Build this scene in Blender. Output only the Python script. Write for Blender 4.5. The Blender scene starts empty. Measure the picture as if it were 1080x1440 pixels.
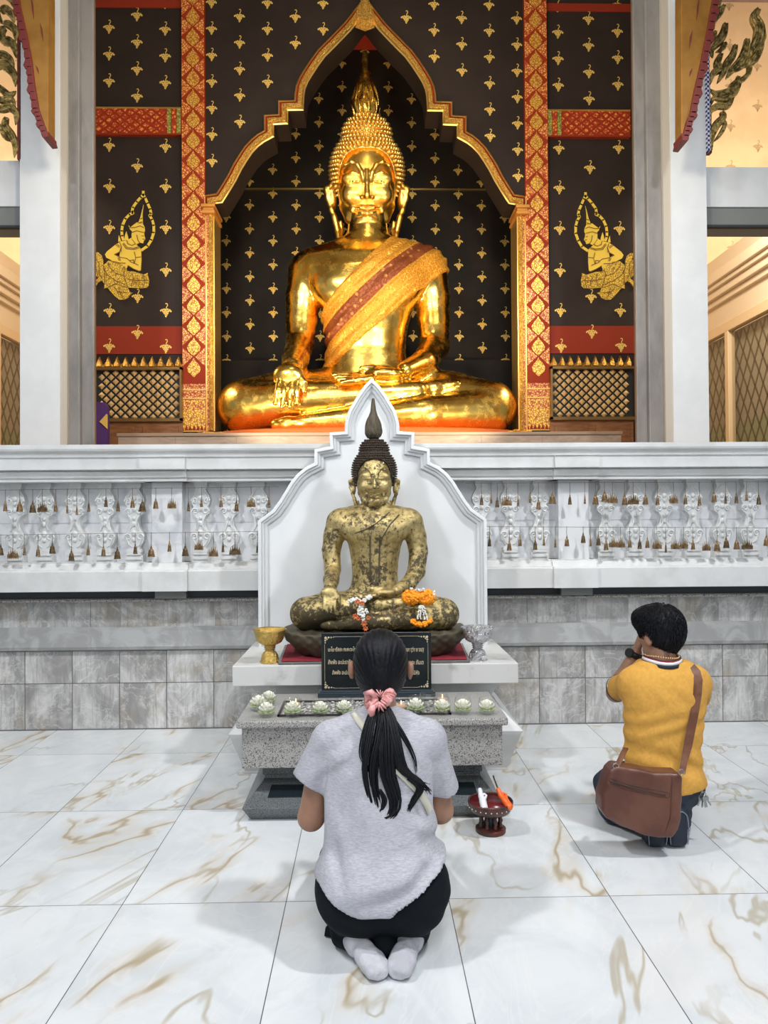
import bpy, math, random
import numpy as np
from mathutils import Vector, Matrix
from mathutils.geometry import tessellate_polygon
random.seed(7)
PI = math.pi
C = bpy.context.scene.collection
# ------------------------------------------------------------------ camera
FPX = 1050.0
CAM = np.array([0.0, 0.0, 1.4])
_yaw = math.atan(23 / FPX); _pit = math.atan(13 / FPX); _rol = 0.0065
_d = np.array([math.sin(_yaw) * math.cos(_pit), math.cos(_yaw) * math.cos(_pit), math.sin(_pit)])
_r = np.array([math.cos(_yaw), -math.sin(_yaw), 0.0])
_u = np.cross(_r, _d)
_r2 = _r * math.cos(_rol) - _u * math.sin(_rol)
_u2 = _u * math.cos(_rol) + _r * math.sin(_rol)

def P(px, py, Y):
    """point at world depth Y seen at photo position px,py"""
    v = _d * FPX + _r2 * (px - 540) - _u2 * (py - 720)
    return CAM + v * (Y / v[1])

def XZ(px, py, Y):
    p = P(px, py, Y); return (p[0], p[2])

cam = bpy.data.cameras.new('camera'); cam.sensor_fit = 'VERTICAL'
cam.sensor_height = 24.0; cam.lens = 24.0 * FPX / 1440.0
camo = bpy.data.objects.new('camera', cam); C.objects.link(camo)
m = Matrix.Identity(4)
for i in range(3):
    m[i][0] = _r2[i]; m[i][1] = _u2[i]; m[i][2] = -_d[i]; m[i][3] = CAM[i]
camo.matrix_world = m
cam.clip_start = .05
bpy.context.scene.camera = camo

# ------------------------------------------------------------------ mesh builder
class MB:
    def __init__(s): s.v = []; s.f = []; s.m = []
    def add(s, vs, fs, mi=0):
        b = len(s.v); s.v.extend([tuple(map(float, v)) for v in vs])
        for f in fs: s.f.append(tuple(i + b for i in f)); s.m.append(mi)
        return s
    def box(s, x0, x1, y0, y1, z0, z1, mi=0, ch=0):
        if ch > 0:
            # chamfered box: octagonal footprint & chamfered top/bottom
            c = min(ch, abs(x1-x0)/3, abs(y1-y0)/3, abs(z1-z0)/3)
            def ring(i, z): return [(x0+i,y0+c+0*i,z),(x0+c,y0+i,z),(x1-c,y0+i,z),(x1-i,y0+c,z),(x1-i,y1-c,z),(x1-c,y1-i,z),(x0+c,y1-i,z),(x0+i,y1-c,z)]
            rs = [ring(c, z0), ring(0, z0+c), ring(0, z1-c), ring(c, z1)]
            # inset rings need proper corners
            vs = [p for r in rs for p in r]; fs = []
            for k in range(3):
                for i in range(8):
                    j = (i+1) % 8; fs.append((k*8+i, k*8+j, (k+1)*8+j, (k+1)*8+i))
            fs.append(tuple(range(7, -1, -1))); fs.append(tuple(range(24, 32)))
            return s.add(vs, fs, mi)
        vs = [(x0,y0,z0),(x1,y0,z0),(x1,y1,z0),(x0,y1,z0),(x0,y0,z1),(x1,y0,z1),(x1,y1,z1),(x0,y1,z1)]
        return s.add(vs, [(0,3,2,1),(4,5,6,7),(0,1,5,4),(1,2,6,5),(2,3,7,6),(3,0,4,7)], mi)
    def prism(s, poly, y0, y1, mi=0, taper=0.0):
        """polygon in XZ extruded from y0 (front, toward the camera) to y1"""
        n = len(poly)
        a = sum(poly[i][0]*poly[(i+1)%n][1]-poly[(i+1)%n][0]*poly[i][1] for i in range(n))
        if a < 0: poly = poly[::-1]
        front = poly
        if taper:
            cx = sum(p[0] for p in poly)/n; cz = sum(p[1] for p in poly)/n
            front = [(cx+(p[0]-cx)*(1-taper), cz+(p[1]-cz)*(1-taper)) for p in poly]
        vs = [(x, y0, z) for x, z in front] + [(x, y1, z) for x, z in poly]
        tri = tessellate_polygon([[Vector((x, z, 0)) for x, z in poly]])
        fs = []
        for t in tri:
            t = list(t)
            (ax, az), (bx, bz), (cx_, cz_) = poly[t[0]], poly[t[1]], poly[t[2]]
            if (bx-ax)*(cz_-az)-(bz-az)*(cx_-ax) < 0: t = t[::-1]
            fs.append(tuple(t)); fs.append(tuple(i+n for i in t[::-1]))
        for i in range(n):
            j = (i+1) % n; fs.append((j, i, i+n, j+n))
        return s.add(vs, fs, mi)
    def flat(s, poly, y, mi=0):
        n = len(poly)
        tri = tessellate_polygon([[Vector((x, z, 0)) for x, z in poly]])
        fs = []
        for t in tri:
            t = list(t)
            (ax, az), (bx, bz), (cx_, cz_) = poly[t[0]], poly[t[1]], poly[t[2]]
            if (bx-ax)*(cz_-az)-(bz-az)*(cx_-ax) < 0: t = t[::-1]
            fs.append(tuple(t))
        return s.add([(x, y, z) for x, z in poly], fs, mi)
    def lathe(s, c, prof, n=32, mi=0, mod=None):
        """prof: (r, z) pairs from c"""
        vs = []; fs = []
        for r, z in prof:
            for i in range(n):
                a = 2*PI*i/n; rr = r * (mod(a, z) if mod else 1)
                vs.append((c[0]+rr*math.cos(a), c[1]+rr*math.sin(a), c[2]+z))
        for k in range(len(prof)-1):
            for i in range(n):
                j = (i+1) % n; fs.append((k*n+i, k*n+j, (k+1)*n+j, (k+1)*n+i))
        if prof[0][0] > 1e-5: fs.append(tuple(range(n-1, -1, -1)))
        if prof[-1][0] > 1e-5:
            b = (len(prof)-1)*n; fs.append(tuple(range(b, b+n)))
        return s.add(vs, fs, mi)
    def tube(s, pts, rad, n=8, mi=0, flatv=None, sq=1.0):
        """tapered tube along pts; flatv/sq squash the section along flatv"""
        pts = [Vector(p) for p in pts]
        if not hasattr(rad, '__len__'): rad = [rad]*len(pts)
        vs = []; fs = []; up = None
        for i, p in enumerate(pts):
            t = (pts[min(i+1, len(pts)-1)] - pts[max(i-1, 0)])
            if t.length < 1e-9: t = Vector((0,0,1))
            t.normalize()
            if up is None:
                up = Vector((0,0,1)) if abs(t.z) < .9 else Vector((1,0,0))
                if flatv: up = Vector(flatv)
            a = (up - t*up.dot(t))
            if a.length < 1e-6: a = t.orthogonal()
            a.normalize(); b = t.cross(a); up = a if not flatv else Vector(flatv)
            for k in range(n):
                th = 2*PI*k/n
                vs.append(p + a*(math.cos(th)*rad[i]*sq) + b*(math.sin(th)*rad[i]))
        for i in range(len(pts)-1):
            for k in range(n):
                j = (k+1) % n; fs.append((i*n+k, i*n+j, (i+1)*n+j, (i+1)*n+k))
        fs.append(tuple(range(n-1, -1, -1))); b = (len(pts)-1)*n; fs.append(tuple(range(b, b+n)))
        return s.add(vs, fs, mi)
    def ball(s, c, r, nu=8, nv=5, mi=0, rot=None):
        if not hasattr(r, '__len__'): r = (r, r, r)
        vs = []; fs = []
        for j in range(1, nv):
            ph = PI*j/nv
            for i in range(nu):
                th = 2*PI*i/nu
                q = Vector((math.sin(ph)*math.cos(th)*r[0], math.sin(ph)*math.sin(th)*r[1], math.cos(ph)*r[2]))
                if rot: q = rot @ q
                vs.append((c[0]+q.x, c[1]+q.y, c[2]+q.z))
        q = Vector((0,0,r[2])); q = rot @ q if rot else q
        vs.append((c[0]+q.x, c[1]+q.y, c[2]+q.z)); vs.append((c[0]-q.x, c[1]-q.y, c[2]-q.z))
        N = len(vs)
        for j in range(nv-2):
            for i in range(nu):
                k = (i+1) % nu; fs.append((j*nu+i, (j+1)*nu+i, (j+1)*nu+k, j*nu+k))
        for i in range(nu):
            k = (i+1) % nu; fs.append((N-2, i, k)); fs.append((N-1, (nv-2)*nu+k, (nv-2)*nu+i))
        return s.add(vs, fs, mi)
    def sweep(s, path, prof, Y, mi=0, mis=None):
        """open path in XZ, prof = [(offset to the right of travel, depth offset)], mitred"""
        n = len(path); vs = []; fs = []; m_ = len(prof)
        for i in range(n):
            def nrm(a, b):
                dx, dz = b[0]-a[0], b[1]-a[1]; L = math.hypot(dx, dz) or 1
                return (dz/L, -dx/L)
            n0 = nrm(path[max(i-1,0)], path[max(i,1)]) if i > 0 else nrm(path[0], path[1])
            n1 = nrm(path[i], path[i+1]) if i < n-1 else n0
            mx, mz = n0[0]+n1[0], n0[1]+n1[1]; L2 = mx*mx+mz*mz
            if L2 < 1e-6: mx, mz, L2 = n0[0], n0[1], 1
            k = 2/L2; k = min(k, 2.0)
            for o, dY in prof:
                vs.append((path[i][0]+mx*k*o*.5*1.0, Y+dY, path[i][1]+mz*k*o*.5))
        # the factor: mitre vector (n0+n1)/|.|^2*2 has projected length 1
        vs = []
        for i in range(n):
            def nrm(a, b):
                dx, dz = b[0]-a[0], b[1]-a[1]; L = math.hypot(dx, dz) or 1
                return (dz/L, -dx/L)
            n0 = nrm(path[i-1], path[i]) if i > 0 else nrm(path[0], path[1])
            n1 = nrm(path[i], path[i+1]) if i < n-1 else n0
            mx, mz = n0[0]+n1[0], n0[1]+n1[1]; L2 = max(mx*mx+mz*mz, .5)
            for o, dY in prof:
                vs.append((path[i][0]+2*mx/L2*o, Y+dY, path[i][1]+2*mz/L2*o))
        for i in range(n-1):
            for j in range(m_-1):
                s_ = (i*m_+j, i*m_+j+1, (i+1)*m_+j+1, (i+1)*m_+j)
                fs.append(s_)
        b = len(s.v)
        s.add(vs, fs, mi)
        if mis:
            for q in range(len(fs)): s.m[len(s.m)-len(fs)+q] = mis[q % (m_-1)]
        return s

ORG = {}
def tag(o, label=None, cat=None, group=None, kind=None):
    if label: o['label'] = label
    if cat: o['category'] = cat
    if group: o['group'] = group
    if kind: o['kind'] = kind
    return o
def thing(name, loc, label, cat, group=None, kind=None):
    o = bpy.data.objects.new(name, None); C.objects.link(o); o.location = loc
    o.empty_display_size = .05
    ORG[o.name] = Vector(loc); return tag(o, label, cat, group, kind)
def obj(name, mb, mats, parent=None, smooth=False, loc=None, bevel=0, angle=None):
    me = bpy.data.meshes.new(name)
    org = ORG[parent.name] if parent else Vector(loc or (0,0,0))
    if isinstance(mb, tuple):
        V, Q = mb
        V = V - np.array(org)[None, :]
        me.vertices.add(len(V)); me.vertices.foreach_set('co', V.astype(np.float32).ravel())
        me.loops.add(Q.size); me.loops.foreach_set('vertex_index', Q.astype(np.int32).ravel())
        me.polygons.add(len(Q)); me.polygons.foreach_set('loop_start', np.arange(0, Q.size, 4, dtype=np.int32))
        me.update(calc_edges=True); me.validate()
    else:
        me.from_pydata([(a-org.x, b-org.y, c-org.z) for a, b, c in mb.v], [], mb.f)
        me.polygons.foreach_set('material_index', mb.m); me.update()
    for x in (mats if isinstance(mats, (list, tuple)) else [mats]): me.materials.append(x)
    if smooth: me.polygons.foreach_set('use_smooth', [True]*len(me.polygons))
    if angle: 
        me.polygons.foreach_set('use_smooth', [True]*len(me.polygons))
        me.set_sharp_from_angle(angle=math.radians(angle))
    o = bpy.data.objects.new(name, me); C.objects.link(o)
    if parent: o.parent = parent
    elif loc: o.location = loc
    ORG[o.name] = org
    if bevel:
        b = o.modifiers.new('bevel', 'BEVEL'); b.width = bevel; b.segments = 2; b.limit_method = 'ANGLE'
    return o
def dup(root, loc, label=None, group=None, rz=None, sc=None):
    r = root.copy(); C.objects.link(r); r.location = loc
    if rz is not None: r.rotation_euler = (0, 0, rz)
    if sc is not None: r.scale = sc
    if label: r['label'] = label
    if group: r['group'] = group
    for ch in root.children:
        c = ch.copy(); C.objects.link(c); c.parent = r
        for g in ch.children:
            e = g.copy(); C.objects.link(e); e.parent = c
    return r

# ------------------------------------------------------------------ distance fields -> smooth meshes
def vec(p): return np.array(p, dtype=np.float64)
class Field:
    def __init__(s, lo, hi, h):
        s.lo = vec(lo); s.h = h
        s.n = np.ceil((vec(hi)-s.lo)/h).astype(int)+1
        s.ax = [(s.lo[i]+np.arange(s.n[i])*h).astype(np.float32) for i in range(3)]
        s.F = np.full(tuple(s.n), 9.0, dtype=np.float32)
    def win(s, lo, hi, pad):
        sl = []
        for i in range(3):
            a = int(max(0, math.floor((lo[i]-pad-s.lo[i])/s.h))); b = int(min(s.n[i], math.ceil((hi[i]+pad-s.lo[i])/s.h)+1))
            if b <= a: return None
            sl.append(slice(a, b))
        return tuple(sl)
    def put(s, lo, hi, fn, k=.02, op='u'):
        pad = k + 3*s.h
        w = s.win(lo, hi, pad)
        if w is None: return s
        X = s.ax[0][w[0]][:, None, None]; Y = s.ax[1][w[1]][None, :, None]; Z = s.ax[2][w[2]][None, None, :]
        d = fn(X, Y, Z).astype(np.float32); a = s.F[w]
        if op == 'u':
            hh = np.clip(.5+.5*(a-d)/k, 0, 1); s.F[w] = a*(1-hh)+d*hh-k*hh*(1-hh)
        else:
            d = -d; hh = np.clip(.5-.5*(a-d)/k, 0, 1); s.F[w] = a*(1-hh)+d*hh+k*hh*(1-hh)
        return s
    def cap(s, a, b, ra, rb=None, k=.02, op='u', flat=False, sq=None):
        a = vec(a); b = vec(b); rb = ra if rb is None else rb
        ba = b-a; L2 = float(ba @ ba) or 1e-9; L = math.sqrt(L2)
        R = max(ra, rb)
        def fn(X, Y, Z):
            x, y, z = X-a[0], Y-a[1], Z-a[2]
            t = (x*ba[0]+y*ba[1]+z*ba[2])/L2; h = np.clip(t, 0, 1)
            d = np.sqrt((x-ba[0]*h)**2+(y-ba[1]*h)**2+(z-ba[2]*h)**2)-(ra+(rb-ra)*h)
            if flat: d = np.maximum(d, (t-1)*L)
            return d
        return s.put(np.minimum(a, b)-R, np.maximum(a, b)+R, fn, k, op)
    def chain(s, pts, rad, k=.02, op='u'):
        for i in range(len(pts)-1): s.cap(pts[i], pts[i+1], rad[i], rad[i+1], k, op)
        return s
    def ell(s, c, r, k=.02, op='u', R=None):
        c = vec(c); r = vec(r) if hasattr(r, '__len__') else vec((r, r, r)); M = max(r)
        def fn(X, Y, Z):
            x, y, z = X-c[0], Y-c[1], Z-c[2]
            if R is not None:
                x, y, z = (R[0][0]*x+R[0][1]*y+R[0][2]*z, R[1][0]*x+R[1][1]*y+R[1][2]*z, R[2][0]*x+R[2][1]*y+R[2][2]*z)
            k0 = np.sqrt((x/r[0])**2+(y/r[1])**2+(z/r[2])**2); k1 = np.sqrt((x/r[0]**2)**2+(y/r[1]**2)**2+(z/r[2]**2)**2)+1e-6
            return k0*(k0-1)/k1
        e = (M, M, M) if R is not None else r
        return s.put(c-vec(e), c+vec(e), fn, k, op)
    def box(s, c, r, rd=.01, k=.02, op='u', R=None):
        c = vec(c); r = vec(r); M = float(np.linalg.norm(r))
        def fn(X, Y, Z):
            x, y, z = X-c[0], Y-c[1], Z-c[2]
            if R is not None:
                x, y, z = (R[0][0]*x+R[0][1]*y+R[0][2]*z, R[1][0]*x+R[1][1]*y+R[1][2]*z, R[2][0]*x+R[2][1]*y+R[2][2]*z)
            qx, qy, qz = np.abs(x)-r[0]+rd, np.abs(y)-r[1]+rd, np.abs(z)-r[2]+rd
            return np.sqrt(np.maximum(qx,0)**2+np.maximum(qy,0)**2+np.maximum(qz,0)**2)+np.minimum(np.maximum(qx,np.maximum(qy,qz)),0)-rd
        e = (M, M, M) if R is not None else r
        return s.put(c-vec(e), c+vec(e), fn, k, op)
    def loft(s, zs, cx, cy, rx, ry, k=.02, op='u', n=2.3):
        o = np.argsort(zs); zs = vec(zs)[o]; cx, cy, rx, ry = [vec(q)[o] for q in (cx, cy, rx, ry)]
        def ip(z, v):
            return np.interp(z, zs, v).astype(np.float32)
        def fn(X, Y, Z):
            z1 = Z.ravel(); sm = lambda v: (ip(z1-.02, v)+ip(z1, v)+ip(z1+.02, v))[None, None, :]/3
            RX, RY = sm(rx), sm(ry)
            q = (np.abs((X-sm(cx))/RX)**n+np.abs((Y-sm(cy))/RY)**n)**(1/n)
            d = (q-1)*np.minimum(RX, RY)
            return np.maximum(d, np.maximum(zs[0]-Z, Z-zs[-1]))
        lo = (min(cx-rx), min(cy-ry), zs[0]); hi = (max(cx+rx), max(cy+ry), zs[-1])
        return s.put(vec(lo), vec(hi), fn, k, op)
    def apply(s, fn):
        s.F = fn(s.F, s.ax[0][:, None, None], s.ax[1][None, :, None], s.ax[2][None, None, :]).astype(np.float32); return s
    def clip_z(s, z): return s.apply(lambda F, X, Y, Z: np.maximum(F, z-Z))
    def copy(s):
        n = object.__new__(Field); n.lo = s.lo; n.h = s.h; n.n = s.n; n.ax = s.ax; n.F = s.F.copy(); return n
    def mesh(s, it=3):
        F = s.F.copy()
        for a in range(3):
            sl = [slice(None)]*3
            for e in (0, -1): sl[a] = e; F[tuple(sl)] = np.maximum(F[tuple(sl)], s.h)
        I = F < 0
        acc = np.zeros(tuple(np.array(F.shape)-1), dtype=np.int8)
        offs = [(i, j, k) for i in (0,1) for j in (0,1) for k in (0,1)]
        nx, ny, nz = F.shape
        for i, j, k in offs: acc += I[i:nx-1+i, j:ny-1+j, k:nz-1+k]
        act = np.nonzero((acc > 0) & (acc < 8))
        idx = -np.ones(acc.shape, dtype=np.int64); idx[act] = np.arange(len(act[0]))
        cv = {o: F[act[0]+o[0], act[1]+o[1], act[2]+o[2]] for o in offs}
        S = np.zeros((len(act[0]), 3)); N = np.zeros(len(act[0]))
        for a in range(3):
            for o in offs:
                if o[a]: continue
                o2 = list(o); o2[a] = 1; f0, f1 = cv[o], cv[tuple(o2)]
                mk = (f0 < 0) != (f1 < 0)
                t = np.where(mk, f0/np.where(mk, f0-f1, 1), 0)
                for c in range(3): S[:, c] += np.where(mk, (o[c] + (t if c == a else 0)), 0)
                N += mk
        V = s.lo + (np.stack(act, 1) + S/N[:, None])*s.h
        Q = []
        for a in range(3):
            b, c = (a+1) % 3, (a+2) % 3
            sl0 = [slice(None)]*3; sl1 = [slice(None)]*3
            sl0[a] = slice(0, -1); sl1[a] = slice(1, None)
            i0 = I[tuple(sl0)]; i1 = I[tuple(sl1)]
            e = np.stack(np.nonzero(i0 != i1), 1)
            e = e[(e[:, b] > 0) & (e[:, c] > 0) & (e[:, b] < F.shape[b]-1) & (e[:, c] < F.shape[c]-1)]
            fl = i0[e[:,0], e[:,1], e[:,2]]
            def g(db, dc):
                q = e.copy(); q[:, b] -= db; q[:, c] -= dc; return idx[q[:,0], q[:,1], q[:,2]]
            q = np.stack([g(1,1), g(0,1), g(0,0), g(1,0)], 1)
            q[~fl] = q[~fl][:, ::-1]; Q.append(q)
        Q = np.concatenate(Q); Q = Q[(Q >= 0).all(1)]
        E = np.concatenate([Q[:, [0,1]], Q[:, [1,2]], Q[:, [2,3]], Q[:, [3,0]]])
        n = len(V)
        deg = np.bincount(E[:,0], minlength=n)+np.bincount(E[:,1], minlength=n)
        deg[deg == 0] = 1
        for k in range(it):
            for lam in (.55, -.5):
                A = np.zeros_like(V)
                for c in range(3):
                    A[:, c] = np.bincount(E[:,0], V[E[:,1], c], n)+np.bincount(E[:,1], V[E[:,0], c], n)
                V = V + lam*(A/deg[:, None]-V)
        return V, Q
# ------------------------------------------------------------------ materials
def newmat(name):
    m = bpy.data.materials.new(name); m.use_nodes = True
    nt = m.node_tree; return m, nt, nt.nodes['Principled BSDF']
class NT:
    def __init__(s, nt): s.nt = nt
    def n(s, t, **kw):
        nd = s.nt.nodes.new(t)
        for k, v in kw.items():
            if k.startswith('i_'):
                nd.inputs[k[2:].replace('_', ' ')].default_value = v
            else: setattr(nd, k, v)
        return nd
    def l(s, a, b): s.nt.links.new(a, b)
    def math(s, op, a, b=None, c=None, clamp=False):
        nd = s.nt.nodes.new('ShaderNodeMath'); nd.operation = op; nd.use_clamp = clamp
        for i, x in enumerate((a, b, c)):
            if x is None: continue
            if hasattr(x, 'is_linked'): s.l(x, nd.inputs[i])
            else: nd.inputs[i].default_value = x
        return nd.outputs[0]
    def mix(s, f, a, b, mode='MIX'):
        nd = s.nt.nodes.new('ShaderNodeMix'); nd.data_type = 'RGBA'; nd.blend_type = mode
        for i, x in ((0, f), (6, a), (7, b)):
            if hasattr(x, 'is_linked'): s.l(x, nd.inputs[i])
            else: nd.inputs[i].default_value = x if i == 0 else (tuple(x)+(1,) if len(x) == 3 else x)
        return nd.outputs[2]
    def noise(s, vec, scale, detail=3, rough=.5, dist=0, out=0):
        nd = s.nt.nodes.new('ShaderNodeTexNoise'); nd.inputs['Scale'].default_value = scale
        nd.inputs['Detail'].default_value = detail; nd.inputs['Roughness'].default_value = rough; nd.inputs['Distortion'].default_value = dist
        if vec: s.l(vec, nd.inputs['Vector'])
        return nd.outputs[out]
    def vor(s, vec, scale, feat='F1', out='Distance', rnd=1):
        nd = s.nt.nodes.new('ShaderNodeTexVoronoi'); nd.feature = feat; nd.inputs['Scale'].default_value = scale
        nd.inputs['Randomness'].default_value = rnd
        if vec: s.l(vec, nd.inputs['Vector'])
        return nd.outputs[out]
    def ramp(s, v, lo, hi):
        nd = s.nt.nodes.new('ShaderNodeMapRange'); nd.interpolation_type = 'SMOOTHSTEP'
        nd.inputs[1].default_value = lo; nd.inputs[2].default_value = hi
        s.l(v, nd.inputs[0]); return nd.outputs[0]
    def bump(s, h, strength, dist=.01):
        nd = s.nt.nodes.new('ShaderNodeBump'); nd.inputs['Strength'].default_value = strength; nd.inputs['Distance'].default_value = dist
        s.l(h, nd.inputs['Height']); return nd.outputs[0]
    def co(s): return s.nt.nodes.new('ShaderNodeTexCoord').outputs['Object']
    def sep(s, v):
        nd = s.nt.nodes.new('ShaderNodeSeparateXYZ'); s.l(v, nd.inputs[0]); return nd.outputs
    def comb(s, x, y, z):
        nd = s.nt.nodes.new('ShaderNodeCombineXYZ')
        for i, q in enumerate((x, y, z)):
            if hasattr(q, 'is_linked'): s.l(q, nd.inputs[i])
            else: nd.inputs[i].default_value = q
        return nd.outputs[0]
    def scale(s, v, sx, sy, sz):
        nd = s.nt.nodes.new('ShaderNodeVectorMath'); nd.operation = 'MULTIPLY'; s.l(v, nd.inputs[0]); nd.inputs[1].default_value = (sx, sy, sz); return nd.outputs[0]
    def vadd(s, a, b):
        nd = s.nt.nodes.new('ShaderNodeVectorMath'); nd.operation = 'ADD'; s.l(a, nd.inputs[0])
        if hasattr(b, 'is_linked'): s.l(b, nd.inputs[1])
        else: nd.inputs[1].default_value = b
        return nd.outputs[0]

def M(name, col, rough=.5, metal=0.0, col2=None, nscale=8, lo=.4, hi=.6, bump=0, bscale=40, bdist=.01, spec=None, sheen=0, rough2=None, detail=4, stretch=None, metal2=None, dist=0):
    m, nt, b = newmat(name); t = NT(nt)
    b.inputs['Base Color'].default_value = tuple(col)+(1,); b.inputs['Roughness'].default_value = rough; b.inputs['Metallic'].default_value = metal
    if spec is not None: b.inputs['Specular IOR Level'].default_value = spec
    if sheen: b.inputs['Sheen Weight'].default_value = sheen
    co = t.co()
    if stretch: co = t.scale(co, *stretch)
    if col2 is not None:
        f = t.ramp(t.noise(co, nscale, detail, .6, dist), lo, hi)
        t.l(t.mix(f, col, col2), b.inputs['Base Color'])
        if rough2 is not None: t.l(t.math('ADD', rough, t.math('MULTIPLY', f, rough2-rough)), b.inputs['Roughness'])
        if metal2 is not None: t.l(t.math('ADD', metal, t.math('MULTIPLY', f, metal2-metal)), b.inputs['Metallic'])
    if bump: t.l(t.bump(t.noise(co, bscale, 3, .6), bump, bdist), b.inputs['Normal'])
    return m

WHITE = M('white_plaster', (.66,.67,.665), .55, col2=(.58,.585,.575), nscale=3, bump=.15, bscale=25, bdist=.004)
WHITEB = M('white_painted_wood', (.74,.76,.77), .35, col2=(.69,.71,.72), nscale=2)
SLAB = M('white_stone_slab', (.62,.62,.60), .4, col2=(.40,.40,.38), nscale=7, lo=.55, hi=.75, detail=8)
CREAM = M('cream_plaster', (.62,.52,.40), .6)
PATCHG = M('warm_greige', (.36,.33,.29), .6, col2=(.28,.26,.23), nscale=5)
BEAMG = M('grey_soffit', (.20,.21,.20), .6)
BEIGE = M('beige_wall', (.80,.60,.38), .7, col2=(.72,.52,.32), nscale=1.2)
DARK = M('dark_gap', (.03,.035,.04), .6)  # near-black; on the strip under the balustrade it paints the recess shade
BLACKW = M('black_lacquer', (.030,.019,.014), .55, spec=.25, col2=(.024,.015,.011), nscale=1.5)
BLACKD = M('dark_niche_paint', (.024,.016,.011), .6, spec=.2, col2=(.016,.012,.010), nscale=1.5)
SPRIG = M('gold_paint', (.92,.60,.14), .5, .35)
BROWNSPRIG = M('brown_sprig_paint', (.50,.36,.20), .6)
RED = M('red_lacquer', (.26,.028,.010), .6, spec=.2)
REDB = M('bright_red_paint', (.40,.03,.01), .5)
GOLDFR = M('carved_gilt', (.95,.60,.14), .32, .9, col2=(.55,.26,.04), nscale=70, lo=.35, hi=.6, bump=.9, bscale=90, bdist=.02)
GOLDLINE = M('gold_edging', (.95,.62,.18), .3, .9)
WOOD = M('brown_wood', (.28,.11,.035), .4, col2=(.20,.075,.02), nscale=6, stretch=(1,1,6))
PLINTHST = M('peach_stone', (.42,.31,.23), .4, col2=(.34,.25,.18), nscale=4, stretch=(1,1,3), dist=1.5)
JAMBM = M('grey_marble_jamb', (.27,.25,.235), .4, col2=(.17,.16,.15), nscale=5, detail=8, stretch=(1,1,.35), lo=.35, hi=.7)
PURPLE = M('purple_cloth', (.09,.03,.16), .8)
ORANGECL = M('orange_cloth', (.50,.10,.012), .75, bump=.5, bscale=60)
BRASS = M('aged_brass', (.29,.19,.09), .45, .6, col2=(.13,.08,.04), nscale=60, lo=.4, hi=.65)
BRASSD = M('dark_bell_brass', (.17,.11,.05), .5, .6, col2=(.08,.055,.03), nscale=70)
STRING = M('dark_string', (.10,.07,.05), .8)
SKIN = M('tanned_skin', (.36,.19,.12), .5, col2=(.32,.165,.105), nscale=12, bump=.1, bscale=200, bdist=.002)
SKIN2 = M('warm_skin', (.34,.18,.11), .5, col2=(.29,.15,.09), nscale=12, bump=.1, bscale=200, bdist=.002)
HAIR = M('black_hair', (.003,.0035,.006), .42, spec=.22, col2=(.006,.0065,.009), nscale=30, stretch=(4,4,.6), bump=.5, bscale=60, bdist=.004)
SOCK = M('white_sock', (.60,.60,.64), .9, col2=(.46,.46,.50), nscale=9, bump=.6, bscale=70, bdist=.006)
PANTS = M('black_trousers', (.004,.006,.009), .85, spec=.2, bump=.3, bscale=12, bdist=.02)
JEANS = M('navy_jeans', (.012,.020,.035), .8, col2=(.02,.035,.06), nscale=14, bump=.3, bscale=20, bdist=.01)
STRAPC = M('cream_strap', (.62,.60,.50), .7)
LEATHER = M('brown_leather', (.10,.034,.022), .4, col2=(.14,.055,.034), nscale=5, bump=.25, bscale=90, bdist=.003)
LEATHERS = M('tan_leather_strap', (.18,.075,.038), .45, col2=(.12,.045,.022), nscale=14)
METALK = M('steel_keys', (.35,.36,.37), .3, 1.0)
BLACKR = M('black_rubber', (.01,.011,.013), .45)
NAVYC = M('navy_collar', (.01,.015,.03), .8); WHITEC = M('white_collar', (.75,.75,.76), .8); REDC = M('red_thread', (.35,.03,.03), .8)
BEAD = M('amber_bead', (.65,.40,.18), .35)
REDCL = M('crimson_cloth', (.24,.012,.025), .85, bump=.3, bscale=50)
LACQ = M('dark_lacquer_wood', (.035,.016,.012), .35, col2=(.10,.02,.012), nscale=12)
LACQR = M('wine_red_lacquer', (.12,.008,.012), .25)
WHITEP = M('white_plastic', (.75,.76,.80), .3); ORANGEP = M('orange_plastic', (.85,.14,.02), .3)
SILVER = M('embossed_silver', (.78,.79,.81), .22, 1.0, col2=(.34,.34,.355), nscale=55, lo=.48, hi=.66, bump=1.0, bscale=90, bdist=.02)
GOLDB = M('embossed_gold_bowl', (.80,.56,.17), .3, 1.0, col2=(.62,.42,.12), nscale=45, bump=.9, bscale=90, bdist=.015)
PETAL = M('cream_petal', (.90,.89,.76), .6); PETALG = M('green_petal', (.50,.62,.28), .6)
MARI = M('marigold', (.95,.33,.008), .7); JAS = M('jasmine_white', (.82,.83,.76), .7); ORNG = M('orange_bud', (.80,.22,.06), .7)
TERRA = M('terracotta_flower', (.62,.16,.05), .7)
PINK = M('pink_satin', (.82,.42,.40), .4, col2=(.66,.28,.27), nscale=30, bump=.5, bscale=50)
PLAQ = M('black_granite', (.006,.010,.012), .22)
INK = M('gilt_lettering', (.62,.52,.34), .5)
PEB = M('pebbles', (.42,.40,.37), .6, col2=(.15,.14,.13), nscale=40, lo=.45, hi=.55)
REDTRIM = M('maroon_wood', (.17,.028,.024), .5)
OCHRE = M('ochre_gilt', (.36,.18,.035), .5, .2, col2=(.28,.13,.02), nscale=3)
CARVE = M('carved_antique_gold', (.62,.46,.16), .40, .65, col2=(.14,.10,.03), nscale=22, lo=.4, hi=.62, bump=.8, bscale=45, bdist=.02)
MOSA, nt, b = newmat('mirror_mosaic'); t = NT(nt); co = t.co()
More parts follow.
